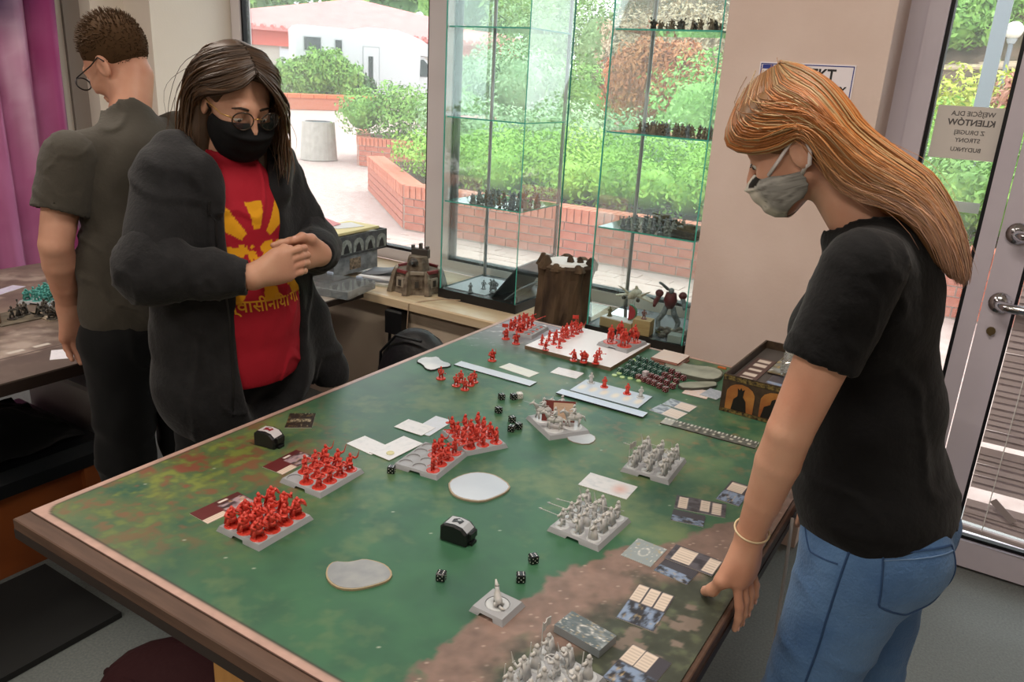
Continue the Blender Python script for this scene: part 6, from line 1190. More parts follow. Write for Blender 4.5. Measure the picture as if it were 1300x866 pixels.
def surface_nets(F, lo, h):
    S = F < 0; n = np.array(F.shape); c8 = [(i, j, k) for i in (0, 1) for j in (0, 1) for k in (0, 1)]
    cnt = sum(S[i:n[0]-1+i, j:n[1]-1+j, k:n[2]-1+k].astype(np.int8) for i, j, k in c8); act = np.argwhere((cnt > 0) & (cnt < 8))
    if len(act) == 0: return np.zeros((0, 3)), []
    idx = np.full(tuple(n-1), -1, np.int64); idx[tuple(act.T)] = np.arange(len(act)); val = {c: F[act[:, 0]+c[0], act[:, 1]+c[1], act[:, 2]+c[2]] for c in c8}
    acc = np.zeros((len(act), 3)); w = np.zeros(len(act))
    for a in c8:
        for ax in range(3):
            if a[ax]: continue
            b = list(a); b[ax] = 1; b = tuple(b); va, vb = val[a], val[b]; m = (va < 0) != (vb < 0); t = np.where(m, va/np.where(m, va-vb, 1), 0)
            p = np.tile(np.array(a, float), (len(act), 1)); p[:, ax] = t; acc[m] += p[m]; w[m] += 1
    V = lo+(act+acc/w[:, None])*h; faces = []
    for ax in range(3):
        o1, o2 = [(1, 2), (2, 0), (0, 1)][ax]; sl0 = [slice(None)]*3; sl1 = [slice(None)]*3; sl0[ax] = slice(0, n[ax]-1); sl1[ax] = slice(1, n[ax])
        ch = S[tuple(sl0)] != S[tuple(sl1)]; E = np.argwhere(ch); E = E[(E[:, o1] > 0) & (E[:, o2] > 0) & (E[:, o1] < n[o1]-1) & (E[:, o2] < n[o2]-1)]
        def cell(d1, d2): q = E.copy(); q[:, o1] -= d1; q[:, o2] -= d2; return idx[tuple(q.T)]
        Q = np.stack([cell(1, 1), cell(0, 1), cell(0, 0), cell(1, 0)], -1); fl = S[tuple(E.T)]; Q[~fl] = Q[~fl][:, ::-1]; Q = Q[(Q >= 0).all(1)]; faces.append(Q)
    return V, np.concatenate(faces)
def smooth_mesh(V, F, it=2, lam=0.5):
    F = np.asarray(F); e = np.concatenate([F[:, [0, 1]], F[:, [1, 2]], F[:, [2, 3]], F[:, [3, 0]]]); e = np.concatenate([e, e[:, ::-1]]); deg = np.bincount(e[:, 0], minlength=len(V)).astype(float)[:, None]
    for _ in range(it):
        for l in (lam, -lam*1.02):
            A = np.zeros_like(V); np.add.at(A, e[:, 0], V[e[:, 1]]); V = V+l*(A/np.maximum(deg, 1)-V)
    return V
def wloc(o):
    v = np.zeros(3)
    while o is not None: v = v+np.array(o.location); o = o.parent
    return v
def sdf_obj(name, parts, m, parent, col=None, it=2):
    """one object from one or more fields (joined meshes)"""
    Vs, Fs, o = [], [], 0
    for s_ in (parts if isinstance(parts, list) else [parts]):
        V, F = s_.mesh(); V = smooth_mesh(V, F, it); Vs.append(V); Fs.append(np.asarray(F)+o); o += len(V)
    V = np.concatenate(Vs); F = np.concatenate(Fs); pl = wloc(parent)
    me = bpy.data.meshes.new(name); me.vertices.add(len(V)); me.vertices.foreach_set('co', (V-pl).astype(np.float32).ravel())
    me.loops.add(F.size); me.loops.foreach_set('vertex_index', F.astype(np.int32).ravel()); me.polygons.add(len(F)); me.polygons.foreach_set('loop_start', np.arange(0, F.size, 4, dtype=np.int32)); me.polygons.foreach_set('use_smooth', np.ones(len(F), bool))
    if col is not None:
        a = me.color_attributes.new('Col', 'FLOAT_COLOR', 'POINT'); cc = np.ones((len(V), 4), np.float32); cc[:, :3] = col(V); a.data.foreach_set('color', cc.ravel())
    me.materials.append(m); me.update(calc_edges=True); me.validate(); return link(name, me, parent)
def strands(name, guides, n, r0, m, parent, seed, jit=0.006, colfn=None, wave=0.0, wfreq=9.0, sides=4, taper=0.35, tail=0.12):
    """n tapering locks of hair between neighbouring guide curves"""
    rg = np.random.default_rng(seed); G = [np.array(g, float) for g in guides]; N = 24
    def resamp(g):
        # smooth the guide by Catmull-Rom, N points
        m_ = len(g); t = np.linspace(0, m_-1-1e-6, N); i = t.astype(int); f = (t-i)[:, None]; p0 = g[np.maximum(i-1, 0)]; p1 = g[i]; p2 = g[np.minimum(i+1, m_-1)]; p3 = g[np.minimum(i+2, m_-1)]
        return 0.5*((2*p1)+(-p0+p2)*f+(2*p0-5*p1+4*p2-p3)*f*f+(-p0+3*p1-3*p2+p3)*f**3)
    G = [resamp(g) for g in G]; Vs, Fs, Cs = [], [], []; o = 0; pl = wloc(parent)
    for q in range(n):
        u = rg.random()*(len(G)-1); i = min(int(u), len(G)-2); f = u-i; P = G[i]*(1-f)+G[i+1]*f
        e = 1-rg.random()*tail; P = P[0]+(P-P[0]); k = max(4, int(N*e)); P = P[:k]
        tt = np.linspace(0, 1, k)[:, None]; off = rg.normal(size=3)*jit; off2 = rg.normal(size=3)*jit
        P = P+off*(0.35+0.65*tt)+off2*tt*np.sin(tt*3)
        if wave: ph = rg.random()*6.28; d = rg.normal(size=3); P = P+wave*tt*np.sin(tt*wfreq+ph)*d
        rr = r0*(0.6+0.8*rg.random())*(1-(1-taper)*tt[:, 0]**2); rr[-1] *= 0.3
        T = np.gradient(P, axis=0); T /= np.linalg.norm(T, axis=1)[:, None]+1e-9; ref = np.array([0.3, 0.9, 0.2]); A = np.cross(T, ref); A /= np.linalg.norm(A, axis=1)[:, None]+1e-9; B = np.cross(T, A)
        ring = [P+(A*math.cos(2*PI*s/sides)+B*math.sin(2*PI*s/sides))*rr[:, None] for s in range(sides)]; V = np.stack(ring, 1).reshape(-1, 3); Vs.append(V-pl)
        I = np.arange(k*sides).reshape(k, sides)+o; Q = np.stack([I[:-1], np.roll(I[:-1], -1, 1), np.roll(I[1:], -1, 1), I[1:]], -1).reshape(-1, 4); Fs.append(Q); o += k*sides
        if colfn is not None: c = colfn(np.repeat(tt[:, 0], sides), rg.random()); Cs.append(c)
    V = np.concatenate(Vs); F = np.concatenate(Fs); me = bpy.data.meshes.new(name); me.vertices.add(len(V)); me.vertices.foreach_set('co', V.astype(np.float32).ravel()); me.loops.add(F.size); me.loops.foreach_set('vertex_index', F.astype(np.int32).ravel()); me.polygons.add(len(F)); me.polygons.foreach_set('loop_start', np.arange(0, F.size, 4, dtype=np.int32)); me.polygons.foreach_set('use_smooth', np.ones(len(F), bool))
    if colfn is not None:
        a = me.color_attributes.new('Col', 'FLOAT_COLOR', 'POINT'); cc = np.ones((len(V), 4), np.float32); cc[:, :3] = np.concatenate(Cs); a.data.foreach_set('color', cc.ravel())
    me.materials.append(m); me.update(calc_edges=True); return link(name, me, parent)
# ------------------------------------------------------------------ people
from mathutils.bvhtree import BVHTree
def skin_mat(name, c, c2):
    m = mat(name, c, 0.5, 0.35, col2=c2, nscale=9, ndetail=5, bump=0.04, bscale=220); b = m.node_tree.nodes['Principled BSDF']
    b.inputs['Subsurface Weight'].default_value = 0.12; b.inputs['Subsurface Radius'].default_value = (0.012, 0.005, 0.003); return m
M_skin = skin_mat('skin_fair', 'd3a58c', 'c9937a'); M_skin2 = skin_mat('skin_tan', 'c4977e', 'b98670'); M_skin3 = skin_mat('skin_rosy', 'd2a088', 'c68e76')
M_eye = mat('eye_white', 'd8d4ce', 0.2); M_iris = mat('eye_dark', '2a2422', 0.2)
class HF:
    """head frame: centre between the ears, forward/left/up axes after yaw, pitch (down) and roll"""
    def __init__(s, c, yaw, pitch, roll=0.0, sc=1.0):
        s.c = np.array(c, float); s.s = sc; f = np.array([math.cos(yaw)*math.cos(pitch), math.sin(yaw)*math.cos(pitch), -math.sin(pitch)]); l = np.array([-math.sin(yaw), math.cos(yaw), 0]); u = np.cross(f, l)
        l2 = l*math.cos(roll)+u*math.sin(roll); u2 = np.cross(f, l2); s.R = np.stack([f, l2, u2], 1); s.Y = np.stack([np.array([math.cos(yaw), math.sin(yaw), 0]), l, np.array([0, 0, 1.])], 1)
    def p(s, f, l, u): return s.c+s.R@(np.array([f, l, u])*s.s)
    def g(s, f, l, u): return s.c+s.Y@(np.array([f, l, u])*s.s)
    def mix(s, q):
        t = np.clip((q[2]+0.06)/0.06, 0, 1); return s.p(*q)*t+s.g(*q)*(1-t)
def head_sdf(h, neck_base, rn=0.055, jaw=1.0, hres=0.0038, sk=0.0):
    S = SDF(hres, 0.018); k = h.s
    def el(c, r, kk=0.018, sub=False): S.el(h.p(*c), np.array(r)*k, h.R, kk, sub)
    def rc(a, b, ra, rb, kk=0.018): S.rc(h.p(*a), h.p(*b), ra*k, rb*k, kk)
    el((-0.012+sk, 0, 0.035), (0.095-sk, 0.075, 0.086-sk*0.5)); el((0.03, 0, -0.02+0.06*(1-jaw)), (0.060, 0.061, 0.085*(0.3+0.7*jaw)), 0.03)
    rc((0.066, -0.012, -0.098*jaw), (0.066, 0.012, -0.098*jaw), 0.020, 0.020, 0.02)
    for s_ in (-1, 1):
        rc((0.0, s_*0.050, -0.058*jaw), (0.060, s_*0.016, -0.098*jaw), 0.018, 0.018, 0.025); el((0.062, s_*0.036, -0.028), (0.028, 0.026, 0.026), 0.02)
        el((0.094, s_*0.031, 0.004), (0.014, 0.017, 0.010), 0.012, True); el((0.078, s_*0.031, 0.003), (0.0145, 0.0155, 0.012), 0.004)
        el((-0.008, s_*0.078, -0.008), (0.020, 0.008, 0.031), 0.008); el((-0.003, s_*0.086, -0.006), (0.010, 0.005, 0.018), 0.004, True)
    rc((0.084, -0.030, 0.024), (0.084, 0.030, 0.024), 0.012, 0.012, 0.016)
    rc((0.092, 0, 0.014), (0.112, 0, -0.026), 0.0075, 0.011, 0.012); el((0.104, -0.010, -0.031), (0.010, 0.007, 0.007), 0.008); el((0.104, 0.010, -0.031), (0.010, 0.007, 0.007), 0.008)
    el((0.090, 0, -0.058), (0.012, 0.022, 0.007), 0.008); el((0.088, 0, -0.069), (0.012, 0.020, 0.008), 0.008)
    S.rc(h.p(-0.025, 0, -0.05), neck_base, rn*k, rn*1.08*k, 0.02); return S
def eyes(h, parent):
    for s_ in (-1, 1):
        b = MB(); b.ball(h.p(0.0795, s_*0.031, 0.000)-np.array(parent.location), 0.0135*h.s, 12, 8); b.build('eye', M_eye, parent, smooth=True)
        b = MB(); b.ball(h.p(0.0905, s_*0.031, -0.004)-np.array(parent.location), 0.005*h.s, 10, 6); b.build('iris', M_iris, parent, smooth=True)
def brows(h, parent, m):
    for s_ in (-1, 1):
        pts_ = [h.p(0.097, s_*0.014, 0.025)-np.array(parent.location), h.p(0.0965, s_*0.022, 0.028)-np.array(parent.location), h.p(0.093, s_*0.034, 0.029)-np.array(parent.location), h.p(0.082, s_*0.050, 0.023)-np.array(parent.location)]; MB().tube([tuple(q) for q in pts_], [0.0028, 0.0034, 0.0032, 0.0014], 6).build('eyebrow', m, parent, smooth=True)
def face_mask(h, parent, m, colfn=None, grow=0.0, sx=0.0, top=0.0, jaw=1.0, side=None):
    prof = [(0.100, 0.006), (0.119, -0.014), (0.127, -0.032), (0.122, -0.055), (0.114, -0.078), (0.104, -0.102), (0.088, -0.122), (0.064, -0.131)]
    prof = [(a, (b-top*max(0, 1-i/3))*(jaw if b < -0.04 else 1)) for i, (a, b) in enumerate(prof)]
    if side is None: side = [(a+sx*(1-0.4*i/7), b) for i, (a, b) in enumerate([(0.020, -0.018), (0.015, -0.024), (0.010, -0.032), (0.006, -0.042), (0.004, -0.055), (0.004, -0.068), (0.008, -0.082), (0.018, -0.096)])]
    ys_ = [0.070, 0.0715, 0.0725, 0.073, 0.0725, 0.071, 0.068, 0.063]; nr = 29; jj = np.linspace(0, 7, nr)
    prof = np.stack([np.interp(jj, range(8), [q[k] for q in prof]) for k in (0, 1)], 1); side = np.stack([np.interp(jj, range(8), [q[k] for q in side]) for k in (0, 1)], 1); ys_ = np.interp(jj, range(8), ys_)
    nu = 61; V = []; UV = []
    for j, (pc, ps, yw) in enumerate(zip(prof, side, ys_)):
        for i in range(nu):
            t = (i/(nu-1))*2-1; a = abs(t)*PI/2; ca = max(math.cos(a), 0.0); x = ps[0]+(pc[0]+grow-ps[0])*ca**0.62; y = math.copysign((yw+grow*0.7)*math.sin(a)**0.92 if a > 0 else 0, t); z = ps[1]+(pc[1]-ps[1])*ca**1.1
            v = j/(nr-1); x += 0.0016*math.sin(v*26+abs(t)*2.5)*min(1, 4*v)*min(1, 4*(1-v))*(1-abs(t)*0.3)
            V.append(h.p(x, y, z)-np.array(parent.location)); UV.append((t, v))
    F = [(j*nu+i, j*nu+i+1, (j+1)*nu+i+1, (j+1)*nu+i) for j in range(nr-1) for i in range(nu-1)]
    if colfn is None:
        me = bpy.data.meshes.new('face_mask'); me.from_pydata([tuple(v) for v in V], [], F); me.materials.append(m); o = link('face_mask', me, parent); me.polygons.foreach_set('use_smooth', [True]*len(F))
    else: o = color_mesh('face_mask', V, F, colfn(np.array(UV)), m, parent, smooth=True)
    sd_ = o.modifiers.new('thick', 'SOLIDIFY'); sd_.thickness = 0.0018; sd_.offset = 1
    return o
def ear_loop(h, parent, m, r=0.0016, sides=(-1, 1), flat=1.0, a=(0.020, 0.0715, -0.018), b=(0.006, 0.070, -0.072)):
    for s_ in sides:
        q = [h.p(*p_)-np.array(parent.location) for p_ in ((a[0], s_*a[1], a[2]), (a[0]*0.5, s_*0.0785, a[2]*0.5+0.006), (-0.010, s_*0.084, 0.024), (-0.024, s_*0.087, 0.012), (-0.027, s_*0.088, -0.010), (-0.018, s_*0.086, -0.034), (b[0]-0.01, s_*(b[1]+0.007), b[2]*0.8), (b[0], s_*b[1], b[2]))]
        MB().tube([tuple(v) for v in q], r, 6, flat=flat).build('ear_loop', m, parent, smooth=True)
def noise_fold(fx, amp, seed):
    """cloth folds: long soft ridges; fx stretches the noise along the three axes"""
    def f(P):
        a = P[:, 0]*fx[0]+P[:, 1]*fx[1]; b = P[:, 2]*fx[2]+P[:, 0]*1.7
        n = vnoise(a, b, seed, 3); r = vnoise(a*0.6+7, b*0.55, seed+50, 2); return (amp*(0.55*n-1.5*np.clip(0.16-np.abs(r), 0, 1)*3.2+0.35)).astype(np.float32)
    return f
def on_surface(obj, pts, off, direction=None):
    """push polyline points (world) onto the surface of a mesh object"""
    me = obj.data; loc = np.array(obj.parent.location if obj.parent else (0, 0, 0)); bv = BVHTree.FromPolygons([tuple(v.co) for v in me.vertices], [tuple(p.vertices) for p in me.polygons]); out = []
    for p in pts:
        q = Vector(tuple(np.array(p)-loc))
        if direction is not None:
            hit = bv.ray_cast(q-Vector(direction)*0.6, Vector(direction))
            if hit[0] is None: hit = bv.find_nearest(q)
        else: hit = bv.find_nearest(q)
        out.append(tuple(hit[0]+hit[1]*off))
    return out
def densify(pts, n):
    P = np.array(pts, float); s = np.r_[0, np.cumsum(np.linalg.norm(np.diff(P, axis=0), axis=1))]; t = np.linspace(0, s[-1], n); return np.stack([np.interp(t, s, P[:, i]) for i in range(3)], 1)
def finger(S, pts, r0, k=0.006):
    n = len(pts)-1
    for i in range(n): S.rc(pts[i], pts[i+1], r0*(1-0.1*i), r0*(1-0.1*(i+1)), k)
def nails(parent, tips, m):
    for c, d, up in tips:
        d = nrm(d); up = nrm(np.array(up)-d*np.dot(up, d)); sd = np.cross(d, up); R3 = Matrix([[sd[i], d[i], up[i]] for i in range(3)]); MB().ball(np.array(c)-np.array(parent.location), (0.0048, 0.0062, 0.0016), 8, 5, R3).build('fingernail', m, parent, smooth=True)
M_nail = mat('nail_pink', 'd9a898', 0.3)

# ---------------- woman at the right table edge, leaning on both hands, facing -x
wo = empty('person', (-0.10, 1.47, 0)); tag(wo, 'person in black t-shirt and blue jeans leaning on the table, long ginger hair', 'person')
hw = HF((-0.324, 1.47, 1.538), PI, math.radians(26), 0.0, 0.93)
neck_w = np.array([-0.200, 1.47, 1.405])
hs = head_sdf(hw, neck_w, 0.048, 0.86, sk=0.010)
armL = SDF(0.0032, 0.02)
shL, elL, wrL = np.array([-0.172, 1.300, 1.372]), np.array([-0.226, 1.248, 1.105]), np.array([-0.264, 1.268, 0.888])
armL.chain([shL, shL*0.5+elL*0.5, elL, elL*0.72+wrL*0.28, elL*0.35+wrL*0.65, wrL], [0.048, 0.0435, 0.0365, 0.0370, 0.0300, 0.0240], 0.004)
def hand_on_edge(S, wr, s, yy0):
    """hand over the table edge: thumb on the top, four fingers hanging outside; s=+1 fingers run towards +y"""
    mc = [np.array([-0.268+0.003*i, yy0+s*0.0202*i, 0.808-0.003*abs(i-1.2)]) for i in range(4)]; tips = []
    for i, m_ in enumerate(mc): S.rc(wr, m_, 0.0170, 0.0115, 0.014)
    S.el((wr+mc[1]+mc[2]+mc[1])/4+np.array([0.004, 0, 0]), (0.0165, 0.034, 0.040), None, 0.02)
    ln = [0.086, 0.091, 0.083, 0.066]
    for i, m_ in enumerate(mc):
        L_ = ln[i]; a = m_; b = m_+np.array([0.012, s*0.002*(i-1), -L_*0.50]); c = b+np.array([0.002, 0, -L_*0.32]); d = c+np.array([-0.003, 0, -L_*0.26]); finger(S, [a, b, c, d], 0.0088 if i < 3 else 0.0078, 0.004); tips.append((d+np.array([0.0068, 0, 0.004]), (0, 0, -1), (1, 0, 0)))
    t0 = wr+np.array([-0.010, -s*0.012, -0.030]); t1 = np.array([-0.290, yy0-s*0.012, 0.805]); t2 = np.array([-0.306, yy0-s*0.006, 0.775]); t3 = np.array([-0.320, yy0+s*0.004, 0.7605])
    S.rc(t0, t1, 0.017, 0.0135, 0.016); finger(S, [t1, t2, t3], 0.0118, 0.008); tips.append((t3+np.array([-0.003, 0, 0.0085]), t3-t2, (0, 0, 1))); return tips
tipsL = hand_on_edge(armL, wrL, 1, 1.243)
armR = SDF(0.0036, 0.02); shR, elR, wrR = np.array([-0.182, 1.640, 1.372]), np.array([-0.235, 1.705, 1.105]), np.array([-0.264, 1.690, 0.888])
armR.chain([shR, shR*0.5+elR*0.5, elR, elR*0.72+wrR*0.28, elR*0.35+wrR*0.65, wrR], [0.048, 0.0435, 0.0365, 0.0370, 0.0300, 0.0240], 0.004); tipsR = hand_on_edge(armR, wrR, -1, 1.712)
core = SDF(0.012, 0.04); core.el((-0.165, 1.47, 1.26), (0.085, 0.13, 0.15)); core.el((-0.12, 1.47, 1.03), (0.085, 0.11, 0.2)); core.rc(shL, shR, 0.04, 0.04); core.rc(neck_w, (-0.17, 1.47, 1.30), 0.045, 0.05)
core.rc((-0.10, 1.40, 0.88), (-0.14, 1.385, 0.47), 0.07, 0.045); core.rc((-0.14, 1.385, 0.47), (-0.08, 1.375, 0.06), 0.045, 0.03); core.rc((-0.08, 1.54, 0.88), (-0.05, 1.555, 0.47), 0.07, 0.045); core.rc((-0.05, 1.555, 0.47), (0.02, 1.56, 0.06), 0.045, 0.03)
body = sdf_obj('body', [hs, armL, armR, core], M_skin, wo)
nails(wo, tipsL+tipsR, M_nail); eyes(hw, wo); brows(hw, wo, mat('brow_brown', '6b4a33', 0.7))
MB().tube([tuple(hw.p(0.093, s_*0.031+dx, -0.001+dz)-np.array(wo.location)) for s_ in (1,) for dx, dz in ((-0.015, -0.002), (-0.006, 0.004), (0.006, 0.004), (0.015, -0.001))], 0.0014, 5).build('eyelash', M_iris, wo)
# t-shirt
ts = SDF(0.0065, 0.05)
ts.el((-0.165, 1.47, 1.275), (0.112, 0.165, 0.150)); ts.rc((-0.168, 1.345, 1.372), (-0.178, 1.595, 1.372), 0.058, 0.058, 0.05); ts.el((-0.228, 1.412, 1.238), (0.062, 0.066, 0.062), None, 0.04); ts.el((-0.228, 1.528, 1.238), (0.062, 0.066, 0.062), None, 0.04)
ts.el((-0.128, 1.47, 1.07), (0.118, 0.150, 0.18)); ts.el((-0.100, 1.47, 0.935), (0.140, 0.182, 0.13)); ts.rc((-0.185, 1.47, 1.37), neck_w+np.array([-0.004, 0, -0.004]), 0.075, 0.062, 0.04)
ts.cut((-0.10, 1.47, 0.885), (0.30, 0.0, -1.0)); ts.rc(neck_w+np.array([0.02, 0, -0.03]), neck_w+np.array([-0.06, 0, 0.10]), 0.056, 0.06, 0.006, sub=True); ts.fold(noise_fold((9, 7, 16), 0.006, 101))
def sleeve(a, b, ra, rb, seed, h=0.006):
    S = SDF(h, 0.03); d = nrm(np.array(b)-np.array(a)); S.rc(a, np.array(b)+d*0.04, ra, rb); S.cut(b, d); S.rc(np.array(b)-d*0.03, np.array(b)+d*0.06, rb-0.010, rb-0.007, 0.003, sub=True); S.fold(noise_fold((14, 14, 22), 0.004, seed)); return S
slL = sleeve(shL+np.array([0.0, 0.01, 0.002]), shL+(elL-shL)*0.56, 0.066, 0.060, 102); slR = sleeve(shR+np.array([0.0, -0.01, 0.002]), shR+(elR-shR)*0.56, 0.066, 0.062, 103)
M_tee = mat('cotton_black', '09090b', 0.85, 0.2, bump=0.15, bscale=90, sheen=0.08)
tee = sdf_obj('t_shirt', [ts, slL, slR], M_tee, wo)
# jeans
jn = SDF(0.0075, 0.05)
jn.el((-0.095, 1.47, 0.90), (0.120, 0.168, 0.12)); jn.el((-0.032, 1.405, 0.868), (0.082, 0.080, 0.090), None, 0.04); jn.el((-0.032, 1.535, 0.868), (0.082, 0.080, 0.090), None, 0.04)
jn.rc((-0.095, 1.390, 0.84), (-0.150, 1.380, 0.47), 0.103, 0.070, 0.04); jn.rc((-0.150, 1.380, 0.47), (-0.085, 1.372, 0.06), 0.068, 0.052, 0.04); jn.rc((-0.080, 1.550, 0.84), (-0.050, 1.560, 0.47), 0.103, 0.070, 0.04); jn.rc((-0.050, 1.560, 0.47), (0.020, 1.562, 0.06), 0.068, 0.052, 0.04)
jn.fold(noise_fold((10, 8, 13), 0.004, 104)); jn.cut((0, 0, 0.985), (0, 0, 1)); jn.cut((0, 0, 0.055), (0, 0, -1))
M_denim = mat('denim_blue', '4a6d9c', 0.8, 0.2, col2='668ab5', nscale=7, ndetail=6, bump=0.25, bscale=160, sheen=0.1)
jeans = sdf_obj('jeans', jn, M_denim, wo); M_seam = mat('denim_seam', '2d4a72', 0.8); M_stitch = mat('denim_stitch', '6f8db3', 0.8)
def stitched(pts, n, r, name, m): q = on_surface(jeans, densify(pts, n), 0.0004); return MB().tube(q, r, 5).build(name, m, jeans)
side_pts = [np.array([-0.105, 1.29, 0.93])+np.array([-0.045*t, -0.01*t*0, -0.55*t])+np.array([0.0, 0.0, 0.0]) for t in np.linspace(0, 1, 8)]
stitched(side_pts, 40, 0.0022, 'side_seam', M_seam)
pk = [np.array(q) for q in ((-0.055, 1.30, 0.915), (0.045, 1.395, 0.925), (0.060, 1.410, 0.82), (0.010, 1.340, 0.785), (-0.040, 1.29, 0.815), (-0.055, 1.30, 0.915))]
stitched(pk, 70, 0.0020, 'back_pocket', M_seam); stitched([pk[0]+np.array([0, 0, -0.012]), pk[1]+np.array([0, 0, -0.012])], 24, 0.0012, 'pocket_hem', M_stitch)
stitched([(-0.20, 1.36, 0.90), (-0.17, 1.32, 0.865), (-0.12, 1.29, 0.875)], 24, 0.0016, 'front_pocket', M_seam)
for fx_, fy_ in ((-0.085, 1.372), (0.02, 1.562)):
    b = MB(); b.ball((fx_-0.06+0.10, fy_-1.47, 0.045), (0.135, 0.045, 0.042), 16, 9); b.ball((fx_+0.10, fy_-1.47, 0.07), (0.06, 0.045, 0.05), 12, 8); b.build('shoe', mat('shoe_dark', '1a1a1c', 0.6), wo, smooth=True); MB().cbox((fx_-0.06+0.10, fy_-1.47, 0.0), (0.27, 0.088, 0.022), 0, 0.005).build('shoe_sole', mat('sole_grey', '3a3a3c', 0.7), wo)
b = MB(); ang = np.linspace(0, 2*PI, 28); dW = nrm(wrL-elL); a1 = nrm(np.cross(dW, [0, 1, 0])); a2 = np.cross(dW, a1); b.tube([tuple(wrL+dW*(-0.012)+(a1*math.cos(t)*0.0300+a2*math.sin(t)*0.0295)+dW*0.003*math.sin(t)-np.array(wo.location)) for t in ang], 0.0018, 6); b.build('bracelet', mat('bracelet_cream', 'd8c4a0', 0.5), wo, smooth=True)
# mask with printed patches
def mask_col(UV):
    t, v = UV[:, 0], UV[:, 1]; n = vnoise(t*4+3, v*4, 201, 3); n2 = vnoise(t*9, v*11, 202, 2); C = np.ones((len(t), 3))*H('d6d0c6'); C = lerp(C, H('8f8e8a'), (np.abs(t)-0.52)*9); C = lerp(C, H('5a5854'), np.clip(0.12-np.abs(n), 0, 1)*7*(np.abs(t) > 0.45)); C = lerp(C, H('b5b3ae'), n2*0.7)
    w = (np.hypot((np.abs(t)-0.47)/0.13, (v-0.12)/0.13) < 1); C[w] = H('241f1c'); d = w & (np.sin(t*95)*np.sin(v*85) > 0.25); C[d] = H('c9bfae')
    w = (np.abs(t) < 0.13) & (v < 0.62-1.5*np.abs(t)); C[w] = H('a5512c'); return C
face_mask(hw, wo, mat('mask_print', 'ffffff', 0.75, 0.2, attr='Col'), mask_col, top=0.020, jaw=0.88, side=[(0.004, -0.040), (0.001, -0.046), (-0.001, -0.053), (-0.002, -0.060), (-0.002, -0.067), (0.0, -0.074), (0.006, -0.081), (0.014, -0.088)]); ear_loop(hw, wo, mat('elastic_white', 'e4dcdc', 0.6), 0.0024, flat=1.6, a=(0.062, 0.064, -0.028), b=(0.002, 0.070, -0.045))
# hair: under-mass and locks following the photo's flow, mirrored to her other side
Hd = SDF(0.006, 0.03); el_ = lambda c, r, kk=0.03, sub=False: Hd.el(hw.p(*c), np.array(r)*0.95, hw.R, kk, sub)
el_((0.010, 0, 0.044), (0.086, 0.080, 0.090)); el_((0.045, 0, 0.070), (0.078, 0.076, 0.052)); el_((0.092, 0, -0.035), (0.085, 0.085, 0.085), 0.01, True); el_((-0.005, 0.09, -0.02), (0.035, 0.02, 0.045), 0.008, True); el_((-0.005, -0.09, -0.02), (0.035, 0.02, 0.045), 0.008, True)
ch_ = [onY(1040, 190, 1.47), onY(1095, 225, 1.47), onY(1155, 250, 1.46), onY(1193, 303, 1.45), onY(1212, 345, 1.44)]; Hd.chain(ch_, [0.050, 0.040, 0.034, 0.026, 0.014], 0.03)
def hcol(t, q):
    c = np.array([H('7a5630'), H('a5622a'), H('b5743a'), H('b58458'), H('b48a74')]) if (q*3.7) % 1 < 0.72 else np.array([H('7d6644'), H('a98a5e'), H('b8976a'), H('b8946f'), H('b59280')])
    x = np.clip(t*1.0+(q-0.5)*0.25, 0, 0.999)*4; i = x.astype(int); f = (x-i)[:, None]; return (c[i]*(1-f)+c[np.minimum(i+1, 4)]*f)*(0.65+0.5*((q*7.13) % 1))
def hcolV(V): t = np.clip((V[:, 0]+0.40)/0.40, 0, 1); return hcol(t, 0.45)
M_hairw = mat('hair_ginger', 'b06a30', 0.42, 0.5, attr='Col'); hair = sdf_obj('hair', Hd, M_hairw, wo, hcolV)
Gp = [[(938, 128, 1.462), (925, 158, 1.44), (922, 177, 1.425), (930, 188, 1.412), (956, 192, 1.397), (983, 186, 1.388), (1003, 174, 1.384), (1016, 169, 1.383), (1032, 180, 1.385), (1043, 202, 1.39), (1056, 228, 1.395), (1085, 250, 1.40), (1130, 262, 1.39), (1170, 285, 1.38), (1195, 325, 1.375), (1208, 363, 1.375)],
      [(950, 112, 1.465), (935, 145, 1.43), (940, 168, 1.402), (968, 174, 1.39), (1000, 162, 1.384), (1022, 163, 1.382), (1040, 182, 1.384), (1060, 210, 1.39), (1090, 238, 1.395), (1140, 252, 1.385), (1180, 278, 1.375), (1203, 322, 1.37), (1214, 365, 1.37)],
      [(968, 95, 1.468), (958, 130, 1.415), (978, 142, 1.392), (1010, 143, 1.384), (1035, 158, 1.384), (1058, 180, 1.386), (1085, 208, 1.39), (1130, 232, 1.39), (1170, 255, 1.385), (1197, 295, 1.38), (1214, 335, 1.38), (1218, 366, 1.38)],
      [(985, 85, 1.468), (992, 108, 1.42), (1018, 122, 1.397), (1042, 146, 1.391), (1066, 176, 1.392), (1095, 203, 1.395), (1130, 224, 1.398), (1165, 247, 1.40), (1192, 280, 1.40), (1210, 316, 1.40), (1219, 348, 1.40), (1220, 368, 1.40)],
      [(995, 82, 1.468), (1020, 90, 1.445), (1045, 108, 1.435), (1067, 135, 1.432), (1084, 160, 1.432), (1112, 185, 1.435), (1155, 216, 1.435), (1176, 233, 1.435), (1198, 267, 1.435), (1213, 301, 1.435), (1222, 342, 1.435), (1221, 368, 1.435)],
      [(990, 80, 1.47), (1018, 86, 1.468), (1045, 104, 1.466), (1068, 132, 1.464), (1085, 158, 1.464), (1112, 183, 1.464), (1155, 214, 1.464), (1176, 231, 1.464), (1198, 266, 1.464), (1213, 300, 1.464), (1223, 342, 1.464), (1221, 366, 1.464)]]
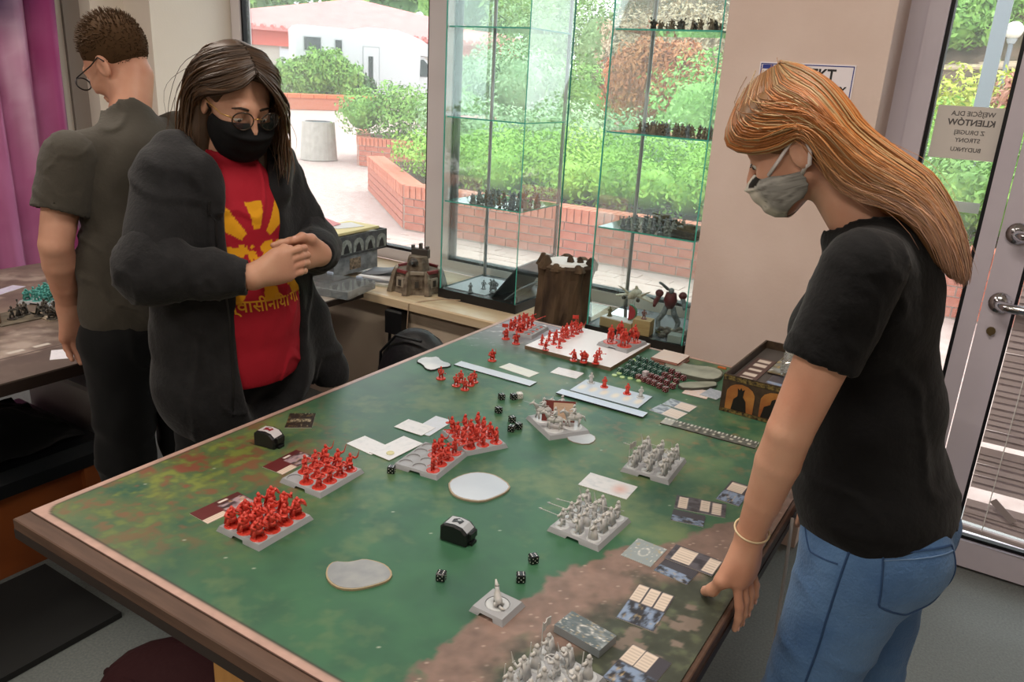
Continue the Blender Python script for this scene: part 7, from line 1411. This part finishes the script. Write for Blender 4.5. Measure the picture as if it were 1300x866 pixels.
GL = [[onY(a, b_, y) for a, b_, y in g_] for g_ in Gp]; GR = [[np.array([p_[0], 2.94-p_[1], p_[2]]) for p_ in g_] for g_ in GL]
strands('hair_strands', GL+GR[::-1], 4600, 0.0019, M_hairw, hair, 5, 0.0032, hcol, wave=0.002, tail=0.22); strands('loose_hairs', GL[1:4], 60, 0.0008, M_hairw, hair, 6, 0.016, hcol, wave=0.006, tail=0.3)

# ---------------- man behind the long table edge, hands together, facing +x
m1 = empty('person', (-1.74, 1.38, 0)); tag(m1, 'person in black hoodie and red t-shirt with long brown hair, glasses and black mask', 'person')
hm = HF((-1.695, 1.388, 1.531), math.radians(-16), math.radians(24), 0.0, 1.0)
hs = head_sdf(hm, (-1.765, 1.385, 1.37), 0.060)
HZ0 = 1.150
def clasped(S, wr, s, xk, lift, z0):
    """hand pointing across the body; s=+1 fingers run towards +y"""
    y0 = 1.345 if s > 0 else 1.432; tips = []
    mc = [np.array([xk, y0+s*0.004*i, z0+0.030-0.020*i]) for i in range(4)]
    for m_ in mc: S.rc(wr, m_, 0.021, 0.0135, 0.02)
    S.el((wr*0.9+mc[1]+mc[2]*1.1)/3, (0.017, 0.045, 0.036), None, 0.02); ln = [0.078, 0.084, 0.078, 0.062]
    for i, m_ in enumerate(mc):
        L_ = ln[i]; b_ = m_+np.array([0.010*(1-lift), s*L_*0.50, 0.008]); c_ = b_+np.array([-0.006, s*L_*0.30, -0.002]); d_ = c_+np.array([-0.012, s*L_*0.20, -0.006]); finger(S, [m_, b_, c_, d_], 0.0105 if i < 3 else 0.0092); tips.append((d_+np.array([0.006, 0, 0.003]), d_-c_, (1, 0, 0.3)))
    t0 = wr+np.array([0.012, s*0.015, 0.022]); t1 = t0+np.array([0.012, s*0.035, 0.030]); t2 = t1+np.array([0.0, s*0.032, 0.010]); t3 = t2+np.array([-0.004, s*0.024, -0.006]); S.rc(t0, t1, 0.018, 0.0135, 0.016); finger(S, [t1, t2, t3], 0.012, 0.008); tips.append((t3+np.array([0.002, 0, 0.009]), t3-t2, (0.2, 0, 1))); return tips
aR = SDF(0.0034, 0.02); wRm = np.array([-1.530, 1.272, 1.128]); eRm = np.array([-1.700, 1.112, 1.140]); aR.rc(eRm*0.45+wRm*0.55, wRm, 0.036, 0.027, 0.02); tR = clasped(aR, wRm, 1, -1.497, 0, HZ0)
aL = SDF(0.0034, 0.02); wLm = np.array([-1.535, 1.500, 1.148]); eLm = np.array([-1.690, 1.622, 1.125]); aL.rc(eLm*0.45+wLm*0.55, wLm, 0.036, 0.027, 0.02); tL = clasped(aL, wLm, -1, -1.528, 1, HZ0+0.012)
core = SDF(0.014, 0.05); core.el((-1.76, 1.38, 1.20), (0.10, 0.15, 0.2)); core.el((-1.735, 1.38, 0.95), (0.12, 0.14, 0.22)); core.rc((-1.765, 1.385, 1.37), (-1.76, 1.38, 1.25), 0.05, 0.07); core.rc((-1.765, 1.23, 1.32), (-1.765, 1.54, 1.32), 0.045, 0.045); core.rc((-1.765, 1.22, 1.32), eRm, 0.045, 0.04); core.rc(eRm, wRm, 0.04, 0.026); core.rc((-1.765, 1.55, 1.32), eLm, 0.045, 0.04); core.rc(eLm, wLm, 0.04, 0.026)
for s_ in (-1, 1): core.rc((-1.745, 1.38+s_*0.09, 0.86), (-1.745, 1.38+s_*0.11, 0.47), 0.075, 0.05); core.rc((-1.745, 1.38+s_*0.11, 0.47), (-1.77, 1.38+s_*0.12, 0.06), 0.05, 0.035)
sdf_obj('body', [hs, aR, aL, core], M_skin2, m1); nails(m1, tR+tL, M_nail); eyes(hm, m1); brows(hm, m1, mat('brow_dark', '2e221a', 0.7))
# red t-shirt with sunburst print
tsh = SDF(0.0036, 0.05); tsh.el((-1.750, 1.38, 1.22), (0.128, 0.175, 0.18)); tsh.el((-1.722, 1.380, 0.98), (0.158, 0.170, 0.21)); tsh.el((-1.735, 1.38, 0.84), (0.150, 0.185, 0.12)); tsh.rc((-1.755, 1.383, 1.34), (-1.762, 1.385, 1.385), 0.085, 0.068); tsh.cut((-1.6, 1.38, 0.80), (-0.1, 0, -1)); tsh.rc((-1.76, 1.385, 1.36), (-1.74, 1.385, 1.5), 0.058, 0.066, 0.006, sub=True); tsh.fold(noise_fold((6, 11, 9), 0.006, 111))
def tee_col(V):
    C = np.tile(H('a01c2c'), (len(V), 1)); y = V[:, 1]-1.372; z = V[:, 2]-1.165; r = np.hypot(y, z); a = np.arctan2(z, y); w = (np.abs(((a/(PI/4)+0.5) % 1)-0.5) < 0.23+0.03*np.clip(r/0.1, 0, 1)) & (r > 0.055) & (r < 0.19) & (np.abs(y) < 0.15) & (np.abs(z) < 0.125) & (V[:, 0] > -1.70)
    C[w] = H('d99a1e'); n = vnoise(y*40, z*40, 44, 3); w2 = (r < 0.055) & (n > -0.1) & (V[:, 0] > -1.70) & (z < 0.02); C[w2] = H('d99a1e'); return C
tee1 = sdf_obj('t_shirt', tsh, mat('tee_print', 'ffffff', 0.8, 0.2, attr='Col', bump=0.12, bscale=80), m1, tee_col)
me = text_mesh('ग्वासीनिया गा या', 0.042, 'CENTER', 0.0006); pts_ = [(-1.5, 1.385+v.co.x*1.0, 1.030+v.co.y+0.35*v.co.x**2) for v in me.vertices]; q = on_surface(tee1, pts_, 0.0012, (-1, 0, 0))
for v, c_ in zip(me.vertices, q): v.co = c_
me.materials.append(mat('print_yellow', 'd99a1e', 0.7)); link('lettering', me, tee1)
# hoodie: open zip front, hood lying round the neck
ho = SDF(0.0065, 0.05)
ho.el((-1.765, 1.38, 1.20), (0.150, 0.222, 0.20)); ho.el((-1.745, 1.378, 0.98), (0.172, 0.232, 0.24)); ho.el((-1.745, 1.376, 0.80), (0.178, 0.245, 0.22)); ho.rc((-1.765, 1.245, 1.350), (-1.765, 1.52, 1.350), 0.078, 0.078); ho.rc((-1.765, 1.222, 1.335), eRm*0.85+np.array([-1.765, 1.19, 1.335])*0.15, 0.080, 0.074); ho.rc((-1.765, 1.545, 1.335), eLm*0.85+np.array([-1.765, 1.57, 1.335])*0.15, 0.078, 0.070); ho.chain([(-1.715, 1.53, 1.10), (-1.69, 1.60, 0.92), (-1.665, 1.665, 0.74), (-1.66, 1.675, 0.66)], [0.05, 0.055, 0.045, 0.042], 0.05)
ho.chain([(-1.655, 1.285, 1.300), (-1.700, 1.265, 1.365), (-1.790, 1.265, 1.405), (-1.855, 1.38, 1.410), (-1.790, 1.505, 1.405), (-1.700, 1.505, 1.365), (-1.655, 1.485, 1.300)], [0.034, 0.042, 0.050, 0.055, 0.050, 0.042, 0.034], 0.03)
ho.el((-1.50, 1.370, 1.22), (0.200, 0.116, 0.30), None, 0.02, True); ho.el((-1.50, 1.388, 0.92), (0.200, 0.134, 0.34), None, 0.02, True); ho.rc((-1.735, 1.385, 1.30), (-1.70, 1.385, 1.5), 0.088, 0.10, 0.01, sub=True)
ho.cut((-1.74, 1.38, 0.672), (0.0, 0.10, -1)); ho.fold(noise_fold((6, 10, 7), 0.009, 121))
def hsleeve(sh, el, wr, seed):
    S = SDF(0.006, 0.04); d = nrm(wr-el); S.rc(sh*0.25+el*0.75, el, 0.070, 0.074, 0.05); S.rc(el, el+(wr-el)*0.6, 0.074, 0.058, 0.05); S.rc(el+(wr-el)*0.6, wr-d*0.05, 0.060, 0.050, 0.03); S.rc(wr-d*0.06, wr+d*0.02, 0.042, 0.040, 0.012); S.cut(wr-d*0.012, d); S.rc(wr-d*0.05, wr+d*0.05, 0.032, 0.032, 0.004, sub=True); S.fold(noise_fold((13, 13, 17), 0.006, seed)); return S
M_hood = mat('hoodie_charcoal', '19191b', 0.85, 0.2, col2='202022', nscale=30, bump=0.2, bscale=110, sheen=0.1)
hd = sdf_obj('hoodie', [ho, hsleeve(np.array([-1.765, 1.19, 1.335]), eRm, wRm, 122), hsleeve(np.array([-1.765, 1.57, 1.335]), eLm, wLm, 123)], M_hood, m1)
zp = [np.array(p_) for p_ in ((-1.66, 1.262, 1.30), (-1.63, 1.258, 1.15), (-1.60, 1.254, 1.0), (-1.60, 1.252, 0.85), (-1.62, 1.252, 0.75))]; MB().tube(on_surface(hd, densify(zp, 36), 0.0005), 0.0028, 6).build('zip_tape', mat('zip_black', '0c0c0e', 0.5), hd)
# trousers with a white print on the thigh
pt = SDF(0.009, 0.05); pt.el((-1.745, 1.38, 0.84), (0.135, 0.175, 0.13))
for s_ in (-1, 1): pt.rc((-1.745, 1.38+s_*0.09, 0.80), (-1.745, 1.38+s_*0.11, 0.47), 0.108, 0.082); pt.rc((-1.745, 1.38+s_*0.11, 0.47), (-1.77, 1.38+s_*0.12, 0.05), 0.078, 0.068)
pt.fold(noise_fold((8, 8, 11), 0.007, 131)); pt.cut((0, 0, 0.05), (0, 0, -1)); M_trs = mat('trousers_black', '101113', 0.85, 0.2, sheen=0.08); trs = sdf_obj('trousers', pt, M_trs, m1)
me = text_mesh('LE', 0.07, 'CENTER', 0.002); pts_ = [(-1.60+0.0*v.co.x, 1.26-v.co.y*0.9, 0.60+v.co.x) for v in me.vertices]; q = on_surface(trs, pts_, 0.0015, (-0.77, 0.64, 0))
for v, c_ in zip(me.vertices, q): v.co = c_
me.materials.append(mat('print_white', 'cfcac2', 0.7)); link('lettering', me, trs)
for s_ in (-1, 1): b = MB(); b.ball((0.03, s_*0.12, 0.05), (0.15, 0.052, 0.048), 16, 9); b.ball((-0.03, s_*0.12, 0.07), (0.07, 0.05, 0.05), 12, 8); b.build('shoe', mat('shoe_dark', ''), m1, smooth=True); MB().cbox((0.03, s_*0.12, 0), (0.30, 0.10, 0.022), 0, 0.005).build('shoe_sole', mat('sole_grey', ''), m1)
face_mask(hm, m1, mat('mask_black', '101012', 0.8, 0.2), None, 0.002, sx=0.008, top=0.012); ear_loop(hm, m1, mat('elastic_black', '121214', 0.6), 0.0022)
# round wire glasses
gl1 = empty('glasses', (0, 0, 0)); gl1.parent = m1; M_wire = mat('wire_dark', '3a3028', 0.3, 0.5, metal=0.6); M_goldw = mat('wire_gold', 'b08a4a', 0.3, 0.5, metal=0.8); pl = np.array(m1.location)
for s_ in (-1, 1):
    MB().tube([tuple(hm.p(0.120-0.010*(math.cos(t)*s_ > 0)*abs(math.cos(t)), s_*0.034+0.0245*math.cos(t), 0.008+0.0225*math.sin(t))-pl) for t in np.linspace(0, 2*PI, 30)], 0.0017, 6).build('lens_rim', M_wire, gl1, smooth=True)
    MB().add([tuple(hm.p(0.1195, s_*0.034+0.023*math.cos(t), 0.008+0.021*math.sin(t))-pl) for t in np.linspace(0, 2*PI, 24, endpoint=False)], [tuple(range(24))]).build('lens', glass('lens_glass', (0.97, 0.97, 0.97), 0.12, haze=0.04), gl1)
    MB().tube([tuple(hm.p(*p_)-pl) for p_ in ((0.111, s_*0.058, 0.013), (0.09, s_*0.078, 0.013), (0.02, s_*0.084, 0.010), (-0.012, s_*0.085, 0.018), (-0.022, s_*0.085, 0.004))], 0.0014, 6).build('temple_arm', M_goldw, gl1, smooth=True)
MB().tube([tuple(hm.p(*p_)-pl) for p_ in ((0.121, -0.011, 0.014), (0.1235, 0, 0.017), (0.121, 0.011, 0.014))], 0.0014, 6).build('bridge', M_goldw, gl1, smooth=True)
# long brown hair
Hd = SDF(0.006, 0.03); el_ = lambda c, r, kk=0.03, sub=False: Hd.el(hm.p(*c), np.array(r), hm.R, kk, sub)
el_((-0.020, 0, 0.045), (0.106, 0.088, 0.095)); el_((0.098, 0, -0.012), (0.085, 0.085, 0.105), 0.012, True); el_((0.02, -0.085, -0.03), (0.06, 0.022, 0.055), 0.008, True)
for s_ in (-1, 1): Hd.chain([hm.mix((-0.055, s_*0.055, 0.02)), hm.mix((-0.070, s_*0.070, -0.08)), hm.mix((-0.060, s_*0.080, -0.16)), hm.mix((-0.045, s_*0.080, -0.21))], [0.045, 0.040, 0.034, 0.018], 0.03)
Hd.chain([hm.mix((-0.085, 0, 0.02)), hm.mix((-0.105, 0, -0.08)), hm.mix((-0.11, 0, -0.17))], [0.06, 0.05, 0.035], 0.03)
def bcol(t, q): c = np.array([H('3b2a1c'), H('4a3422'), H('5a3f28'), H('4a3626')]); x = np.clip(t*0.9+(q-0.5)*0.25, 0, 0.999)*3; i = x.astype(int); f = (x-i)[:, None]; return (c[i]*(1-f)+c[np.minimum(i+1, 3)]*f)*(0.55+0.75*((q*5.7) % 1))
M_hairm = mat('hair_brown', '4a3422', 0.42, 0.5, attr='Col'); hr = sdf_obj('hair', Hd, M_hairm, m1, lambda V: np.tile(H('4a3422')*0.92, (len(V), 1)))
nearG = [[(.085, -.005, .108), (.098, -.042, .085), (.062, -.082, .052), (.010, -.095, .026), (-.036, -.095, -.02), (-.046, -.100, -.09), (-.022, -.105, -.15), (.012, -.098, -.195)],
         [(.05, 0, .130), (.042, -.058, .108), (.0, -.092, .062), (-.035, -.100, .0), (-.060, -.107, -.07), (-.055, -.118, -.14), (-.03, -.118, -.20)],
         [(.0, 0, .140), (-.02, -.062, .115), (-.06, -.095, .055), (-.088, -.098, -.03), (-.096, -.105, -.10), (-.09, -.115, -.16), (-.075, -.11, -.21)],
         [(-.04, 0, .133), (-.085, -.048, .095), (-.115, -.062, .02), (-.125, -.067, -.06), (-.13, -.072, -.13), (-.122, -.072, -.20)],
         [(-.06, 0, .122), (-.11, 0, .075), (-.13, 0, 0), (-.135, 0, -.08), (-.14, 0, -.15), (-.135, 0, -.20)]]
farG = [[(q[0], -q[1], q[2]) for q in g_] for g_ in nearG]; farG[0] = [(.085, .004, .110), (.118, .035, .078), (.114, .070, .030), (.088, .092, -.03), (.068, .098, -.09), (.070, .095, -.15), (.080, .085, -.185)]
GA = [[hm.mix(q) for q in g_] for g_ in nearG]+[[hm.mix(q) for q in g_] for g_ in farG[::-1]]
strands('hair_strands', GA, 1300, 0.0030, M_hairm, hr, 8, 0.0055, bcol, wave=0.007, wfreq=8, tail=0.2); strands('loose_hairs', GA[:3]+GA[-2:], 70, 0.0008, M_hairm, hr, 9, 0.017, bcol, wave=0.010, tail=0.3)

# ---------------- man at the left table, seen from behind, facing -x
m2 = empty('person', (-2.10, 1.34, 0)); tag(m2, 'person in olive grey t-shirt seen from behind at the left table', 'person')
h2 = HF((-2.285, 1.455, 1.600), math.radians(196), math.radians(30), math.radians(-6), 1.0)
nb2 = np.array([-2.215, 1.425, 1.435]); hs = head_sdf(h2, nb2, 0.054)
sL2, eL2, wL2 = np.array([-2.185, 1.215, 1.345]), np.array([-2.175, 1.150, 1.125]), np.array([-2.235, 1.195, 0.925]); sR2, eR2, wR2 = np.array([-2.195, 1.590, 1.395]), np.array([-2.26, 1.66, 1.14]), np.array([-2.46, 1.62, 1.00])
A2 = SDF(0.0036, 0.02); A2.chain([sL2, sL2*0.5+eL2*0.5, eL2, eL2*0.7+wL2*0.3, eL2*0.35+wL2*0.65, wL2], [0.054, 0.048, 0.043, 0.044, 0.036, 0.028], 0.004)
def hanging(S, wr, s, dirv):
    """relaxed hanging hand, palm back; fingers slightly curled"""
    d = nrm(dirv); sp = np.array([0.15, s*1.0, 0.0]); sp = nrm(sp-d*np.dot(sp, d)); nr = np.cross(d, sp); tips = []; mc = [wr+d*0.088+sp*(0.021*(1.5-i)) for i in range(4)]
    for m_ in mc: S.rc(wr, m_, 0.021, 0.0135, 0.02)
    ln = [0.074, 0.082, 0.076, 0.058]
    for i, m_ in enumerate(mc): L_ = ln[i]; b_ = m_+d*L_*0.5+nr*0.006; c_ = b_+d*L_*0.3+nr*0.012; e_ = c_+d*L_*0.2+nr*0.012; finger(S, [m_, b_, c_, e_], 0.0108 if i < 3 else 0.0095)
    t0 = wr+d*0.025+sp*0.018; t1 = wr+d*0.062+sp*0.046; t2 = t1+d*0.034+sp*0.012; t3 = t2+d*0.024+sp*0.0; S.rc(t0, t1, 0.018, 0.0145, 0.016); finger(S, [t1, t2, t3], 0.0125, 0.008)
hanging(A2, wL2, 1, (-0.02, 0.10, -1))
A3 = SDF(0.004, 0.02); A3.rc(sR2, eR2, 0.055, 0.046, 0.03); A3.rc(eR2, wR2, 0.046, 0.030, 0.03); hanging(A3, wR2, -1, (-0.8, 0.0, -0.6))
core = SDF(0.014, 0.05); core.el((-2.16, 1.40, 1.22), (0.09, 0.15, 0.2)); core.el((-2.11, 1.35, 0.98), (0.10, 0.13, 0.2)); core.rc(sL2, sR2, 0.045, 0.045); core.rc(nb2, (-2.17, 1.41, 1.28), 0.05, 0.07)
for s_ in (-1, 1): core.rc((-2.09, 1.335+s_*0.085, 0.88), (-2.09, 1.335+s_*0.10, 0.48), 0.075, 0.05); core.rc((-2.09, 1.335+s_*0.10, 0.48), (-2.07, 1.335+s_*0.11, 0.06), 0.05, 0.035)
sdf_obj('body', [hs, A2, A3, core], M_skin3, m2); eyes(h2, m2)
t2s = SDF(0.0065, 0.05); t2s.el((-2.165, 1.405, 1.25), (0.125, 0.195, 0.17)); t2s.rc(sL2+np.array([0, 0.02, 0.015]), sR2+np.array([0, -0.02, 0.0]), 0.066, 0.066); t2s.el((-2.125, 1.365, 1.06), (0.130, 0.180, 0.20)); t2s.el((-2.100, 1.340, 0.92), (0.138, 0.182, 0.15)); t2s.rc((-2.175, 1.41, 1.36), nb2+np.array([0.004, 0, 0.018]), 0.085, 0.070); t2s.rc(nb2+np.array([-0.01, 0, 0.0]), nb2+np.array([-0.05, 0, 0.10]), 0.062, 0.075, 0.006, sub=True); t2s.cut((-2.1, 1.34, 0.865), (0, 0, -1)); t2s.fold(noise_fold((7, 8, 10), 0.009, 141))
M_olive = mat('cotton_olive_grey', '423e37', 0.85, 0.2, bump=0.15, bscale=90, sheen=0.1)
sdf_obj('t_shirt', [t2s, sleeve(sL2+np.array([0, 0.015, 0.004]), sL2+(eL2-sL2)*0.62, 0.080, 0.074, 142), sleeve(sR2+np.array([0, -0.015, 0.0]), sR2+(eR2-sR2)*0.6, 0.080, 0.074, 143)], M_olive, m2)
pt = SDF(0.009, 0.05); pt.el((-2.095, 1.335, 0.86), (0.130, 0.172, 0.13))
for s_ in (-1, 1): pt.rc((-2.09, 1.335+s_*0.085, 0.82), (-2.09, 1.335+s_*0.10, 0.48), 0.105, 0.078); pt.rc((-2.09, 1.335+s_*0.10, 0.48), (-2.07, 1.335+s_*0.11, 0.05), 0.075, 0.066)
pt.fold(noise_fold((8, 8, 11), 0.007, 151)); pt.cut((0, 0, 0.05), (0, 0, -1)); sdf_obj('trousers', pt, M_trs, m2)
for s_ in (-1, 1): b = MB(); b.ball((-0.04, s_*0.11, 0.05), (0.15, 0.052, 0.048), 16, 9); b.ball((0.03, s_*0.11, 0.07), (0.07, 0.05, 0.05), 12, 8); b.build('shoe', mat('shoe_dark', ''), m2, smooth=True); MB().cbox((-0.04, s_*0.11, 0), (0.30, 0.10, 0.022), 0, 0.005).build('shoe_sole', mat('sole_grey', ''), m2)
gl2 = empty('glasses', (0, 0, 0)); gl2.parent = m2; pl = np.array(m2.location); M_bk = mat('frame_black', '141416', 0.3)
for s_ in (-1, 1):
    MB().tube([tuple(h2.p(0.118, s_*0.034+0.027*math.cos(t), 0.019*math.sin(t))-pl) for t in np.linspace(0, 2*PI, 24)], 0.0022, 6).build('lens_rim', M_bk, gl2, smooth=True); MB().tube([tuple(h2.p(*p_)-pl) for p_ in ((0.112, s_*0.062, 0.006), (0.09, s_*0.079, 0.009), (0.02, s_*0.085, 0.011), (-0.015, s_*0.086, 0.018), (-0.026, s_*0.085, 0.0))], 0.002, 6).build('temple_arm', M_bk, gl2, smooth=True)
MB().tube([tuple(h2.p(*p_)-pl) for p_ in ((0.118, -0.008, 0.004), (0.121, 0, 0.007), (0.118, 0.008, 0.004))], 0.0018, 6).build('bridge', M_bk, gl2, smooth=True)
# short hair: shell and many short locks standing off the scalp
Hd = SDF(0.005, 0.02); el_ = lambda c, r, kk=0.02, sub=False: Hd.el(h2.p(*c), np.array(r), h2.R, kk, sub)
el_((-0.016, 0, 0.044), (0.100, 0.079, 0.091)); el_((0.10, 0, -0.03), (0.085, 0.09, 0.085), 0.012, True); el_((0.05, 0, -0.105), (0.12, 0.12, 0.065), 0.02, True); el_((-0.1, 0, -0.150), (0.13, 0.12, 0.06), 0.02, True)
def scol(t, q): return (H('2e2118')*(1-t[:, None])+H('5a4028')*t[:, None])*(0.6+0.7*((q*6.1) % 1))
M_hair2 = mat('hair_short_brown', '3a2a1c', 0.8, 0.15, attr='Col'); hr2 = sdf_obj('hair', Hd, M_hair2, m2, lambda V: np.tile(H('46321f'), (len(V), 1)))
rg = np.random.default_rng(77); gsh = []
for q in range(2200):
    d = rg.normal(size=3); d /= np.linalg.norm(d)
    if d[2] < -0.75 or (d[0] > 0.55 and d[2] < 0.35) or (d[0] > -0.25 and d[2] < -0.05): continue
    base = np.array([-0.016, 0, 0.044])+d*np.array([0.099, 0.078, 0.090]); L_ = (0.004+0.015*np.clip(d[2], 0, 1))*(0.8+0.5*rg.random()); dr = nrm(d+np.array([0.5, 0, 0.35])+rg.normal(size=3)*0.25); gsh.append([h2.p(*base), h2.p(*(base+dr*L_*0.5+d*0.002)), h2.p(*(base+dr*L_))])
b = MB()
for g_ in gsh: b.tube([tuple(p_-pl) for p_ in g_], [0.0016, 0.0012, 0.0003], 4, cap=False)
o_ = b.build('hair_tufts', mat('hair_tuft_brown', '46321f', 0.7, 0.2), hr2); o_['kind'] = 'stuff'
